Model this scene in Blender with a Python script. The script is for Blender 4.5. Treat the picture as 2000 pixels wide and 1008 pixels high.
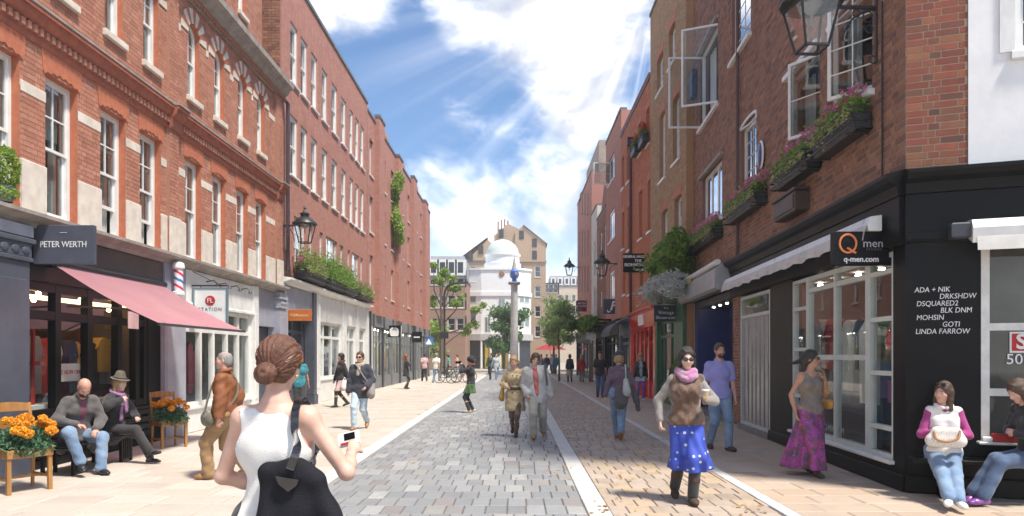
import bpy, math, random
import numpy as np
from mathutils import Vector, Matrix

for _o in list(bpy.data.objects):
    bpy.data.objects.remove(_o)
S = bpy.context.scene
COL = S.collection
R = math.radians
PI = math.pi
F, HX, HY, EYE = 1350.0, 1008.0, 694.0, 1.65     # photograph's focal length and horizon in its own pixels, eye height in metres

# ------------------------------------------------------------------ camera
cam_d = bpy.data.cameras.new('camera')
cam = bpy.data.objects.new('camera', cam_d)
COL.objects.link(cam)
cam.location = (0, 0, EYE)
cam.rotation_euler = (R(90), 0, 0)
cam_d.sensor_width = 36
cam_d.lens = F / 2000 * 36
cam_d.shift_x = -(HX - 1000) / 2000
cam_d.shift_y = (HY - 504) / 2000
cam_d.clip_end = 3000
cam_d.clip_start = 0.05
S.camera = cam

# ------------------------------------------------------------------ light and exposure
SUN_AZ, SUN_EL = 128, 63          # degrees right of straight ahead, degrees up
S.view_settings.view_transform = 'Standard'
S.view_settings.look = 'None'
S.view_settings.exposure = 2.1
S.view_settings.gamma = 1
S.cycles.use_denoising = True
S.cycles.max_bounces = 7
S.cycles.transparent_max_bounces = 16
S.cycles.caustics_reflective = False
S.cycles.caustics_refractive = False
S.cycles.sample_clamp_indirect = 6

sd = Vector((math.sin(R(SUN_AZ)) * math.cos(R(SUN_EL)), math.cos(R(SUN_AZ)) * math.cos(R(SUN_EL)), math.sin(R(SUN_EL))))
sun_d = bpy.data.lights.new('sun', 'SUN')
sun_d.energy = 1.6
sun_d.angle = R(7)
sun_d.color = (1.0, 0.93, 0.82)
sun = bpy.data.objects.new('sun', sun_d)
sun.rotation_euler = sd.to_track_quat('Z', 'Y').to_euler()
sun.location = (20, 20, 40)
COL.objects.link(sun)


class NT:
    """small helper for node trees"""
    def __init__(s, tree):
        s.t = tree; s.n = tree.nodes; s.l = tree.links
    def node(s, typ, **kw):
        nd = s.n.new(typ)
        for k, v in kw.items():
            if k.startswith('i_'):
                nd.inputs[k[2:].replace('_', ' ')].default_value = v
            else:
                setattr(nd, k, v)
        return nd
    def put(s, sock, v):
        if isinstance(v, (int, float)):
            try: sock.default_value = v
            except TypeError: sock.default_value = (v, v, v)
        elif isinstance(v, (tuple, list)):
            d = sock.default_value
            sock.default_value = tuple(v) + ((1,) if len(d) == 4 and len(v) == 3 else ())
        else:
            s.l.new(v, sock)
    def math(s, op, a, b=0.0, c=None, clamp=False):
        nd = s.n.new('ShaderNodeMath'); nd.operation = op; nd.use_clamp = clamp
        s.put(nd.inputs[0], a); s.put(nd.inputs[1], b)
        if c is not None: s.put(nd.inputs[2], c)
        return nd.outputs[0]
    def vmath(s, op, a, b=(0, 0, 0)):
        nd = s.n.new('ShaderNodeVectorMath'); nd.operation = op
        s.put(nd.inputs[0], a); s.put(nd.inputs[1], b)
        return nd.outputs['Value' if op in ('DOT_PRODUCT', 'LENGTH', 'DISTANCE') else 'Vector']
    def mix(s, f, a, b, blend='MIX'):
        nd = s.n.new('ShaderNodeMix'); nd.data_type = 'RGBA'; nd.blend_type = blend
        s.put(nd.inputs[0], f); s.put(nd.inputs[6], a); s.put(nd.inputs[7], b)
        return nd.outputs[2]
    def noise(s, vec, scale, detail=4, rough=.55, dist=0, out='Fac'):
        nd = s.n.new('ShaderNodeTexNoise'); s.put(nd.inputs['Vector'], vec)
        nd.inputs['Scale'].default_value = scale; nd.inputs['Detail'].default_value = detail
        nd.inputs['Roughness'].default_value = rough; nd.inputs['Distortion'].default_value = dist
        return nd.outputs[out]
    def ramp(s, f, stops, interp='LINEAR'):
        nd = s.n.new('ShaderNodeValToRGB'); s.put(nd.inputs[0], f)
        e = nd.color_ramp.elements; nd.color_ramp.interpolation = interp
        while len(e) < len(stops): e.new(0.5)
        for el, (p, c) in zip(e, stops):
            el.position = p; el.color = tuple(c) + (1,) if len(c) == 3 else c
        return nd.outputs[0]
    def step(s, v, a, b):
        nd = s.n.new('ShaderNodeMapRange'); nd.interpolation_type = 'SMOOTHSTEP'
        s.put(nd.inputs[0], v); nd.inputs[1].default_value = a; nd.inputs[2].default_value = b
        return nd.outputs[0]


def make_sky():
    w = bpy.data.worlds.new('World'); S.world = w; w.use_nodes = True
    T = NT(w.node_tree); T.n.clear()
    sky = T.node('ShaderNodeTexSky', sky_type='NISHITA', sun_disc=False)
    sky.sun_elevation = R(SUN_EL); sky.sun_rotation = R(SUN_AZ)
    sky.air_density = 1.0; sky.dust_density = 0.6; sky.ozone_density = 2.2
    d = T.vmath('NORMALIZE', T.node('ShaderNodeTexCoord').outputs['Generated'])
    sep = T.node('ShaderNodeSeparateXYZ'); T.put(sep.inputs[0], d)
    z = sep.outputs[2]
    def direction(px, py):
        return tuple(Vector(((px - HX) / F, 1, (HY - py) / F)).normalized())
    # clouds: fractal noise over the whole dome, drawn out along the wind, heavier towards the horizon
    st = T.vmath('MULTIPLY', d, (1.0, 1.0, 1.7))
    warp = T.noise(st, 3.0, 3, .5, out='Color')
    v = T.vmath('ADD', st, T.vmath('MULTIPLY', warp, (.22, .22, .22)))
    n1 = T.noise(v, 5.2, 9, .58)
    n2 = T.noise(T.vmath('ADD', v, (3.1, 1.7, 4.2)), 16.0, 7, .6)
    dens = T.math('ADD', T.math('MULTIPLY', n1, .78), T.math('MULTIPLY', n2, .22))
    low = T.step(z, .36, .05)
    dens = T.math('ADD', dens, T.math('MULTIPLY', low, .07))
    for px, py, rad, wt in CLOUDS:
        c = T.vmath('DISTANCE', d, direction(px, py))
        dens = T.math('ADD', dens, T.math('MULTIPLY', T.step(c, rad, 0.0), wt))
    cover = T.step(dens, .43, .76)
    thick = T.step(dens, .60, .86)
    # light fanning out below the brightest cloud gap
    g = Vector(direction(1290, -70)); e1 = g.cross(Vector((0, 0, 1))).normalized(); e2 = g.cross(e1)
    a = T.math('ARCTAN2', T.vmath('DOT_PRODUCT', d, tuple(e1)), T.vmath('DOT_PRODUCT', d, tuple(e2)))
    comb = T.node('ShaderNodeCombineXYZ'); T.put(comb.inputs[0], a)
    beam = T.step(T.noise(comb.outputs[0], 5.5, 3, .55), .40, .75)
    rad = T.vmath('DISTANCE', d, tuple(g))
    fall = T.math('MULTIPLY', T.step(rad, .52, .1), T.step(rad, .03, .12))
    beam = T.math('MULTIPLY', beam, fall)
    blue = T.vmath('MULTIPLY', sky.outputs[0], SKY_TINT)
    shade = T.noise(T.vmath('ADD', v, (.0, .0, .06)), 7.0, 6, .6)
    grey = T.mix(T.math('MULTIPLY', T.step(shade, .36, .60), .92), CLOUD_WHITE, CLOUD_GREY)
    c = T.mix(T.math('MULTIPLY', cover, .96), blue, grey)
    c = T.mix(T.math('MULTIPLY', beam, .26), c, CLOUD_WHITE)
    hz = T.step(z, .22, .0)
    c = T.mix(T.math('MULTIPLY', hz, .4), c, CLOUD_WHITE)
    bg = T.node('ShaderNodeBackground'); T.put(bg.inputs[0], c); bg.inputs[1].default_value = SKY_STRENGTH
    out = T.node('ShaderNodeOutputWorld'); T.l.new(bg.outputs[0], out.inputs[0])


SKY_STRENGTH = 0.15
SKY_TINT = (0.21, 0.26, 0.30)
CLOUD_WHITE = (4.5, 4.3, 4.1)
CLOUD_GREY = (1.30, 1.31, 1.34)
# px, py (photo), angular radius, weight
CLOUDS = [(1080, 90, .16, .20), (1220, 40, .14, .16), (690, 10, .09, .22), (740, 150, .16, -.22), (1000, 230, .10, -.10),
          (1130, 270, .09, .10), (880, 390, .10, .07), (1090, 410, .08, .10), (880, 60, .06, .10), (1265, 160, .05, -.2), (900, 230, .10, .07), (820, 300, .08, .06)]
make_sky()

# ------------------------------------------------------------------ materials
MATS = {}


def M(name, c1, c2=None, scale=6.0, rough=.6, bump=0.0, bscale=None, metal=0.0, rnd=None, spec=.5, streak=None, dirt=0.0, trans=0.0,
      sheen=0.0, sss=0.0, emit=0.0, speck=0.0, coat=0.0, rvar=0.12):
    """procedural material: two-tone noise, optional per-piece colours (rnd), speckle, dirt and fine relief"""
    if name in MATS: return MATS[name]
    m = bpy.data.materials.new(name); m.use_nodes = True; MATS[name] = m
    T = NT(m.node_tree); T.n.clear()
    b = T.node('ShaderNodeBsdfPrincipled'); out = T.node('ShaderNodeOutputMaterial')
    pos = T.node('ShaderNodeNewGeometry').outputs['Position']
    if streak: pos2 = T.vmath('MULTIPLY', pos, streak)
    else: pos2 = pos
    nz = T.noise(pos2, scale, 5, .6)
    c2 = c2 or tuple(x * .8 for x in c1)
    if rnd:
        at = T.node('ShaderNodeAttribute', attribute_name='rnd')
        oi = T.node('ShaderNodeObjectInfo')
        r = T.math('FRACT', T.math('ADD', at.outputs['Fac'], oi.outputs['Random']))
        col = T.ramp(r, rnd, 'LINEAR')
        col = T.mix(T.math('MULTIPLY', T.step(nz, .35, .75), .55), col, T.mix(.5, col, c2))
    else:
        col = T.mix(T.step(nz, .3, .7), c1, c2)
    if speck:
        sp = T.noise(pos, 190.0, 2, .7)
        col = T.mix(T.math('MULTIPLY', T.step(sp, .5, .72), speck), col, tuple(min(1, x * 1.7 + .06) for x in c1))
        col = T.mix(T.math('MULTIPLY', T.step(sp, .5, .3), speck), col, tuple(x * .35 for x in c1))
    if dirt:
        dn = T.noise(T.vmath('MULTIPLY', pos, (1, 1, .35)), 2.3, 7, .68)
        col = T.mix(T.math('MULTIPLY', T.step(dn, .45, .75), dirt), col, tuple(x * .45 for x in c1))
    T.put(b.inputs['Base Color'], col)
    T.put(b.inputs['Roughness'], T.math('ADD', rough - rvar / 2, T.math('MULTIPLY', nz, rvar)))
    b.inputs['Metallic'].default_value = metal
    b.inputs['Specular IOR Level'].default_value = spec
    if sheen: b.inputs['Sheen Weight'].default_value = sheen; b.inputs['Sheen Roughness'].default_value = .5
    if coat: b.inputs['Coat Weight'].default_value = coat; b.inputs['Coat Roughness'].default_value = .12
    if sss:
        b.inputs['Subsurface Weight'].default_value = sss
        b.inputs['Subsurface Radius'].default_value = (.012, .005, .003)
    if emit:
        T.put(b.inputs['Emission Color'], c1); b.inputs['Emission Strength'].default_value = emit
    if bump:
        bn = T.noise(pos2, bscale or scale * 4, 5, .6)
        bp = T.node('ShaderNodeBump'); bp.inputs['Strength'].default_value = min(1, bump); bp.inputs['Distance'].default_value = .012
        T.put(bp.inputs['Height'], bn); T.l.new(bp.outputs[0], b.inputs['Normal'])
    sh = b.outputs[0]
    if trans:
        tr = T.node('ShaderNodeBsdfTranslucent'); T.put(tr.inputs[0], col)
        mx = T.node('ShaderNodeMixShader'); mx.inputs[0].default_value = trans
        T.l.new(sh, mx.inputs[1]); T.l.new(tr.outputs[0], mx.inputs[2]); sh = mx.outputs[0]
    T.l.new(sh, out.inputs[0])
    return m


def M_glass(name, tint=(.75, .82, .8), refl=1.0, wav=.0, rough=.015):
    if name in MATS: return MATS[name]
    m = bpy.data.materials.new(name); m.use_nodes = True; MATS[name] = m
    T = NT(m.node_tree); T.n.clear()
    out = T.node('ShaderNodeOutputMaterial')
    tr = T.node('ShaderNodeBsdfTransparent'); T.put(tr.inputs[0], tint)
    gl = T.node('ShaderNodeBsdfGlossy'); T.put(gl.inputs[0], (.95, .97, 1)); gl.inputs['Roughness'].default_value = rough
    fr = T.node('ShaderNodeFresnel'); fr.inputs[0].default_value = 1.5
    if wav:
        pos = T.node('ShaderNodeNewGeometry').outputs['Position']
        bp = T.node('ShaderNodeBump'); bp.inputs['Strength'].default_value = wav; bp.inputs['Distance'].default_value = .02
        T.put(bp.inputs['Height'], T.noise(pos, 1.6, 2)); T.l.new(bp.outputs[0], gl.inputs['Normal'])
    back = T.node('ShaderNodeNewGeometry').outputs['Backfacing']
    k = T.math('MULTIPLY', T.math('MULTIPLY', fr.outputs[0], refl), T.math('SUBTRACT', 1.0, back), clamp=True)
    mx = T.node('ShaderNodeMixShader'); T.put(mx.inputs[0], k)
    T.l.new(tr.outputs[0], mx.inputs[1]); T.l.new(gl.outputs[0], mx.inputs[2])
    T.l.new(mx.outputs[0], out.inputs[0])
    return m


# ------------------------------------------------------------------ mesh collecting
class MB:
    def __init__(s):
        s.v = []; s.f = []; s.m = []; s.r = []; s.cm = 0; s.cr = 0.0
    def add(s, vs, fs):
        k = len(s.v); s.v.extend(vs)
        for f in fs:
            s.f.append([i + k for i in f]); s.m.append(s.cm); s.r.append(s.cr)
        return s
    def box(s, x0, x1, y0, y1, z0, z1):
        vs = [(x0, y0, z0), (x1, y0, z0), (x1, y1, z0), (x0, y1, z0), (x0, y0, z1), (x1, y0, z1), (x1, y1, z1), (x0, y1, z1)]
        return s.add(vs, [(0, 3, 2, 1), (4, 5, 6, 7), (0, 1, 5, 4), (1, 2, 6, 5), (2, 3, 7, 6), (3, 0, 4, 7)])
    def cbox(s, x0, x1, y0, y1, z0, z1, c):
        """box with chamfered edges all round (three loops of eight would be dear: 24 vertices)"""
        c = min(c, (x1 - x0) * .45, (y1 - y0) * .45, (z1 - z0) * .45)
        def ring(z, i):
            a, b2, e, g = x0 + i, x1 - i, y0 + i, y1 - i
            return [(a, e, z), (b2, e, z), (b2, g, z), (a, g, z)]
        rings = [ring(z0, c), ring(z0 + c, 0), ring(z1 - c, 0), ring(z1, c)]
        vs = [p for r_ in rings for p in r_]
        fs = [(3, 2, 1, 0), (12, 13, 14, 15)]
        for k in range(3):
            for i in range(4):
                j = (i + 1) % 4
                fs.append((k * 4 + i, k * 4 + j, k * 4 + 4 + j, k * 4 + 4 + i))
        return s.add(vs, fs)
    def bar(s, a, b, w, h=None, up=(0, 0, 1)):
        """rectangular bar from a to b, w across and h along up"""
        a, b = Vector(a), Vector(b); h = h or w
        d = (b - a).normalized(); up = Vector(up)
        sx = d.cross(up)
        if sx.length < 1e-4: sx = d.cross(Vector((1, 0, 0)))
        sx.normalize(); sz = sx.cross(d).normalized()
        vs = []
        for p in (a, b):
            for i, j in ((-1, -1), (1, -1), (1, 1), (-1, 1)):
                vs.append(tuple(p + sx * (i * w / 2) + sz * (j * h / 2)))
        return s.add(vs, [(0, 1, 2, 3), (7, 6, 5, 4), (0, 4, 5, 1), (1, 5, 6, 2), (2, 6, 7, 3), (3, 7, 4, 0)])
    def tube(s, pts, r, n=8, cap=True):
        pts = [Vector(p) for p in pts]
        rs = r if isinstance(r, (list, tuple)) else [r] * len(pts)
        vs = []; fs = []; ref = None
        for i, p in enumerate(pts):
            d = (pts[min(i + 1, len(pts) - 1)] - pts[max(i - 1, 0)]).normalized()
            if ref is None:
                ref = d.orthogonal().normalized()
            ref = (ref - d * ref.dot(d))
            ref = ref.normalized() if ref.length > 1e-5 else d.orthogonal().normalized()
            q = d.cross(ref)
            for k in range(n):
                a = 2 * PI * k / n
                vs.append(tuple(p + (ref * math.cos(a) + q * math.sin(a)) * rs[i]))
        for i in range(len(pts) - 1):
            for k in range(n):
                j = (k + 1) % n
                fs.append((i * n + k, i * n + j, i * n + n + j, i * n + n + k))
        if cap:
            fs.append(tuple(range(n))[::-1]); fs.append(tuple(range((len(pts) - 1) * n, len(pts) * n)))
        return s.add(vs, fs)
    def lathe(s, prof, c=(0, 0, 0), n=20, sx=1.0, sy=1.0):
        vs = []; fs = []
        for r, z in prof:
            for k in range(n):
                a = 2 * PI * k / n
                vs.append((c[0] + r * math.cos(a) * sx, c[1] + r * math.sin(a) * sy, c[2] + z))
        m = len(prof)
        for i in range(m - 1):
            for k in range(n):
                j = (k + 1) % n
                fs.append((i * n + k, i * n + j, i * n + n + j, i * n + n + k))
        fs.append(tuple(range(n))[::-1]); fs.append(tuple(range((m - 1) * n, m * n)))
        return s.add(vs, fs)
    def prism(s, poly, y0, y1):
        """polygon in x,z extruded from y0 to y1"""
        n = len(poly)
        vs = [(x, y0, z) for x, z in poly] + [(x, y1, z) for x, z in poly]
        fs = [tuple(range(n)), tuple(range(n, 2 * n))[::-1]]
        for i in range(n):
            j = (i + 1) % n
            fs.append((i, i + n, j + n, j))
        return s.add(vs, fs)
    def mould(s, prof, x0, x1):
        """closed profile in y,z swept along x"""
        n = len(prof)
        vs = [(x0, y, z) for y, z in prof] + [(x1, y, z) for y, z in prof]
        fs = [tuple(range(n)), tuple(range(n, 2 * n))[::-1]]
        for i in range(n):
            j = (i + 1) % n
            fs.append((i, i + n, j + n, j))
        return s.add(vs, fs)
    def ell(s, c, r, n=12, m=8):
        vs = []; fs = []
        for i in range(m + 1):
            t = PI * i / m
            for k in range(n):
                a = 2 * PI * k / n
                vs.append((c[0] + r[0] * math.sin(t) * math.cos(a), c[1] + r[1] * math.sin(t) * math.sin(a), c[2] + r[2] * math.cos(t)))
        for i in range(m):
            for k in range(n):
                j = (k + 1) % n
                fs.append((i * n + k, i * n + n + k, i * n + n + j, i * n + j))
        return s.add(vs, fs)
    def xform(s, mat, k0=0):
        for i in range(k0, len(s.v)):
            s.v[i] = tuple(mat @ Vector(s.v[i]))
        return s


def mesh_np(name, v, f4, rnd=None):
    """mesh from numpy: v (n,3), f4 (m,4) quads or (m,3) triangles"""
    me = bpy.data.meshes.new(name)
    v = np.asarray(v, dtype=np.float32); f4 = np.asarray(f4, dtype=np.int32)
    k = f4.shape[1]
    me.vertices.add(len(v)); me.vertices.foreach_set('co', v.ravel())
    me.loops.add(f4.size); me.loops.foreach_set('vertex_index', f4.ravel())
    me.polygons.add(len(f4))
    me.polygons.foreach_set('loop_start', np.arange(0, f4.size, k, dtype=np.int32))
    me.polygons.foreach_set('loop_total', np.full(len(f4), k, dtype=np.int32))
    if rnd is not None:
        a = me.attributes.new('rnd', 'FLOAT', 'FACE')
        a.data.foreach_set('value', np.asarray(rnd, dtype=np.float32))
    me.polygons.foreach_set('use_smooth', np.zeros(len(f4), bool))
    me.update(calc_edges=True)
    return me


def link(name, me, mats, parent=None, kind=None):
    o = bpy.data.objects.new(name, me); COL.objects.link(o)
    if me is not None and mats is not None and not me.materials:
        for m in (mats if isinstance(mats, (list, tuple)) else [mats]):
            me.materials.append(m)
    if parent is not None: o.parent = parent
    if kind: o['kind'] = kind
    return o


def ob(name, mb, mats, parent=None, smooth=False, kind=None):
    me = bpy.data.meshes.new(name)
    me.from_pydata(mb.v, [], mb.f)
    if any(mb.m): me.polygons.foreach_set('material_index', mb.m)
    if any(mb.r):
        a = me.attributes.new('rnd', 'FLOAT', 'FACE'); a.data.foreach_set('value', mb.r)
    if smooth:
        me.polygons.foreach_set('use_smooth', [True] * len(me.polygons))
        try: me.set_sharp_from_angle(angle=R(40))
        except Exception: pass
    me.update()
    return link(name, me, mats, parent, kind)


def tag(o, label, cat=None, group=None, kind=None):
    if label: o['label'] = label
    if cat: o['category'] = cat
    if group: o['group'] = group
    if kind: o['kind'] = kind
    return o


def thing(name, loc, rz, label, cat, group=None):
    o = bpy.data.objects.new(name, None); COL.objects.link(o)
    o.empty_display_size = .2
    o.location = loc; o.rotation_euler = (0, 0, rz)
    return tag(o, label, cat, group)


def copy_tree(o, parent=None):
    c = o.copy(); COL.objects.link(c)
    if parent is not None: c.parent = parent
    for ch in o.children: copy_tree(ch, c)
    return c


def text(body, size, mat, parent, loc, rot=(R(90), 0, 0), align='CENTER', shear=0.0, sx=1.0, ext=.002, spacing=1.0, bold=0.0, name='lettering'):
    cu = bpy.data.curves.new(name, 'FONT')
    cu.body = body; cu.size = size; cu.align_x = align; cu.align_y = 'CENTER'
    cu.extrude = ext; cu.shear = shear; cu.space_character = spacing; cu.offset = bold
    cu.resolution_u = 3
    cu.materials.append(mat)
    t = bpy.data.objects.new('tmp_text', cu)
    me = bpy.data.meshes.new_from_object(t)
    bpy.data.objects.remove(t); bpy.data.curves.remove(cu)
    if not me.materials: me.materials.append(mat)
    o = bpy.data.objects.new(name, me); COL.objects.link(o)
    o.parent = parent; o.location = loc; o.rotation_euler = rot; o.scale = (sx, 1, 1)
    return o


def to_px(p):
    return (HX + F * p[0] / max(p[1], .01), HY - F * (p[2] - EYE) / max(p[1], .01))


def gnd(px, py):
    """ground point seen at a photo pixel"""
    Y = F * EYE / (py - HY)
    return ((px - HX) * Y / F, Y)
# ------------------------------------------------------------------ shared materials
MW = M('white_paint', (.80, .80, .78), (.70, .70, .68), 4, .38, dirt=.22)
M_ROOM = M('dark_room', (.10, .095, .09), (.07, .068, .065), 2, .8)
M_STONE = M('pale_stone', (.74, .67, .58), (.60, .53, .46), 5, .75, bump=.25, dirt=.35)
M_GREYSTONE = M('weathered_stone', (.36, .32, .29), (.25, .22, .2), 4, .8, bump=.3, dirt=.4)
M_BLACK = M('black_paint', (.0035, .0035, .0045), (.006, .006, .007), 3, .42, bump=.05, spec=.16)
M_BLACKM = M('black_iron', (.014, .014, .017), (.03, .03, .03), 12, .42, bump=.1)
M_SLATE = M('slate_paint', (.085, .095, .125), (.065, .072, .1), 3, .45, dirt=.25)
M_LAV = M('lavender_grey_paint', (.36, .37, .43), (.29, .30, .36), 3, .5, dirt=.3)
M_PANE = M_glass('window_glass', (.78, .83, .83), 3.0, .05)
M_SHOPGL = M_glass('shop_glass', (.92, .95, .94), 1.1, .03)
M_BLIND = M('blind_cloth', (.78, .77, .74), (.7, .69, .66), 3, .8, trans=.25)
M_CURT = M('curtain_cloth', (.62, .62, .6), (.5, .5, .49), 8, .85, streak=(1, 1, .05), trans=.2)
M_ROOF = M('roof_lead', (.16, .165, .18), (.11, .115, .12), 3, .6)
M_GOLD = M('warm_lamp', (1, .62, .25), None, 3, .4, emit=16)
M_SPOT = M('spot_lamp', (1, .92, .8), None, 3, .4, emit=9)


def brick_mat(name, stops, c2):
    return M(name, stops[0][1], c2, 14, .78, bump=.35, bscale=70, rnd=stops, spec=.3, dirt=.3)


B_RED = brick_mat('orange_red_brick', [(0, (.43, .185, .12)), (.3, (.49, .225, .15)), (.55, (.36, .15, .10)), (.8, (.52, .26, .18)), (1, (.43, .185, .12))], (.30, .14, .105))
B_PINK = brick_mat('rose_brick', [(0, (.46, .22, .17)), (.4, (.50, .25, .195)), (.7, (.42, .195, .15)), (1, (.46, .22, .17))], (.38, .19, .155))
B_BROWN = brick_mat('brown_brick', [(0, (.27, .135, .09)), (.25, (.35, .18, .115)), (.5, (.20, .10, .075)), (.72, (.40, .205, .13)), (.88, (.14, .078, .066)), (1, (.27, .135, .09))], (.16, .088, .07))
B_CORNER = brick_mat('corner_brick', [(0, (.30, .085, .05)), (.25, (.20, .06, .042)), (.45, (.34, .11, .06)), (.6, (.11, .05, .042)), (.75, (.31, .13, .065)), (.9, (.15, .06, .048)), (1, (.30, .085, .05))], (.15, .055, .04))
B_YELLOW = brick_mat('yellow_stock_brick', [(0, (.38, .25, .14)), (.3, (.45, .30, .17)), (.55, (.30, .19, .11)), (.8, (.42, .23, .12)), (1, (.38, .25, .14))], (.24, .15, .10))
B_ORANGE = brick_mat('bright_orange_brick', [(0, (.46, .155, .075)), (.4, (.53, .19, .09)), (.7, (.40, .125, .065)), (1, (.46, .155, .075))], (.33, .11, .07))
MORTAR = M('mortar', (.41, .215, .15), (.34, .175, .125), 20, .9, bump=.3)
MORTAR_C = M('corner_mortar', (.44, .35, .25), (.36, .28, .21), 20, .9, bump=.3)
MORTAR_D = M('dark_mortar', (.46, .36, .29), (.36, .28, .23), 20, .9, bump=.3)
MORTAR_R = M('rose_mortar', (.48, .28, .23), (.42, .24, .2), 20, .9, bump=.3)
M_GAUGED = M('gauged_orange_brick', (.50, .17, .085), (.42, .13, .07), 10, .75, bump=.25, dirt=.25)


# ------------------------------------------------------------------ brick walls
def arch_rects(o):
    x0, x1, z0, z1, arch = o
    if not arch: return [(x0, x1, z0, z1)]
    w = x1 - x0
    rise = w / 2 if arch == 1 else arch
    zs = z1 - rise
    out = [(x0, x1, z0, zs)]
    n = 14
    for i in range(n):
        a = x0 + w * i / n; b = x0 + w * (i + 1) / n
        t = ((a + b) / 2 - (x0 + x1) / 2) / (w / 2)
        h = rise * math.sqrt(max(0, 1 - t * t))
        if h > .005: out.append((a, b, zs, zs + h))
    return out


def outline(o, inset=0.0):
    """opening's outline in x,z, counter-clockwise from its lower left corner"""
    x0, x1, z0, z1, arch = o
    x0 += inset; x1 -= inset; z0 += inset; z1 -= inset
    if not arch: return [(x0, z0), (x1, z0), (x1, z1), (x0, z1)]
    w = x1 - x0; rise = w / 2 if arch == 1 else arch
    zs = z1 - rise
    p = [(x0, z0), (x1, z0)]
    for i in range(17):
        a = PI * i / 16
        p.append(((x0 + x1) / 2 + w / 2 * math.cos(a), zs + rise * math.sin(a)))
    return p


def backing(root, name, x0, x1, z0, z1, ops, mat, y=.005, depth=.24, rev=None):
    """masonry sheet with real openings and reveals behind the bricks"""
    rects = [r for o in ops for r in arch_rects(o)]
    mb = MB()
    zs = sorted({z0, z1, *[min(max(q, z0), z1) for r in rects for q in r[2:]]})
    for a, b in zip(zs, zs[1:]):
        if b - a < 1e-6: continue
        zc = (a + b) / 2
        cut = sorted((r[0], r[1]) for r in rects if r[2] < zc < r[3])
        x = x0
        for c0, c1 in cut + [(x1, x1)]:
            if c0 > x + 1e-6:
                mb.add([(x, y, a), (c0, y, a), (c0, y, b), (x, y, b)], [(0, 1, 2, 3)])
            x = max(x, c1)
    mb.cm = 1
    for o in ops:
        p = outline(o); n = len(p)
        for i in range(n):
            q, r_ = p[i], p[(i + 1) % n]
            mb.add([(q[0], y, q[1]), (r_[0], y, r_[1]), (r_[0], y + depth, r_[1]), (q[0], y + depth, q[1])], [(0, 3, 2, 1)])
    return ob(name, mb, [mat, rev or mat], root)


UNIT = {}


def unit_piece(kind, mat):
    k = (kind, mat.name)
    if k not in UNIT:
        mb = MB()
        if kind == 'brick':
            mb.cbox(-.5, .5, -.5, .5, -.5, .5, .012)
        else:
            c = .03
            vs = [(-.5, -.5, -1), (.5, -.5, -1), (.5, .5, -1), (-.5, .5, -1), (-.5, -.5, -.25), (.5, -.5, -.25), (.5, .5, -.25), (-.5, .5, -.25),
                  (-.5 + c, -.5 + c * .6, 0), (.5 - c, -.5 + c * .6, 0), (.5 - c, .5 - c * .6, 0), (-.5 + c, .5 - c * .6, 0)]
            fs = [(8, 9, 10, 11)]
            for i in range(4):
                j = (i + 1) % 4
                fs += [(i, j, 4 + j, 4 + i), (4 + i, 4 + j, 8 + j, 8 + i)]
            mb.add(vs, fs)
        me = bpy.data.meshes.new(kind); me.from_pydata(mb.v, [], mb.f); me.update(); me.materials.append(mat)
        UNIT[k] = me
    return UNIT[k]


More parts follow.
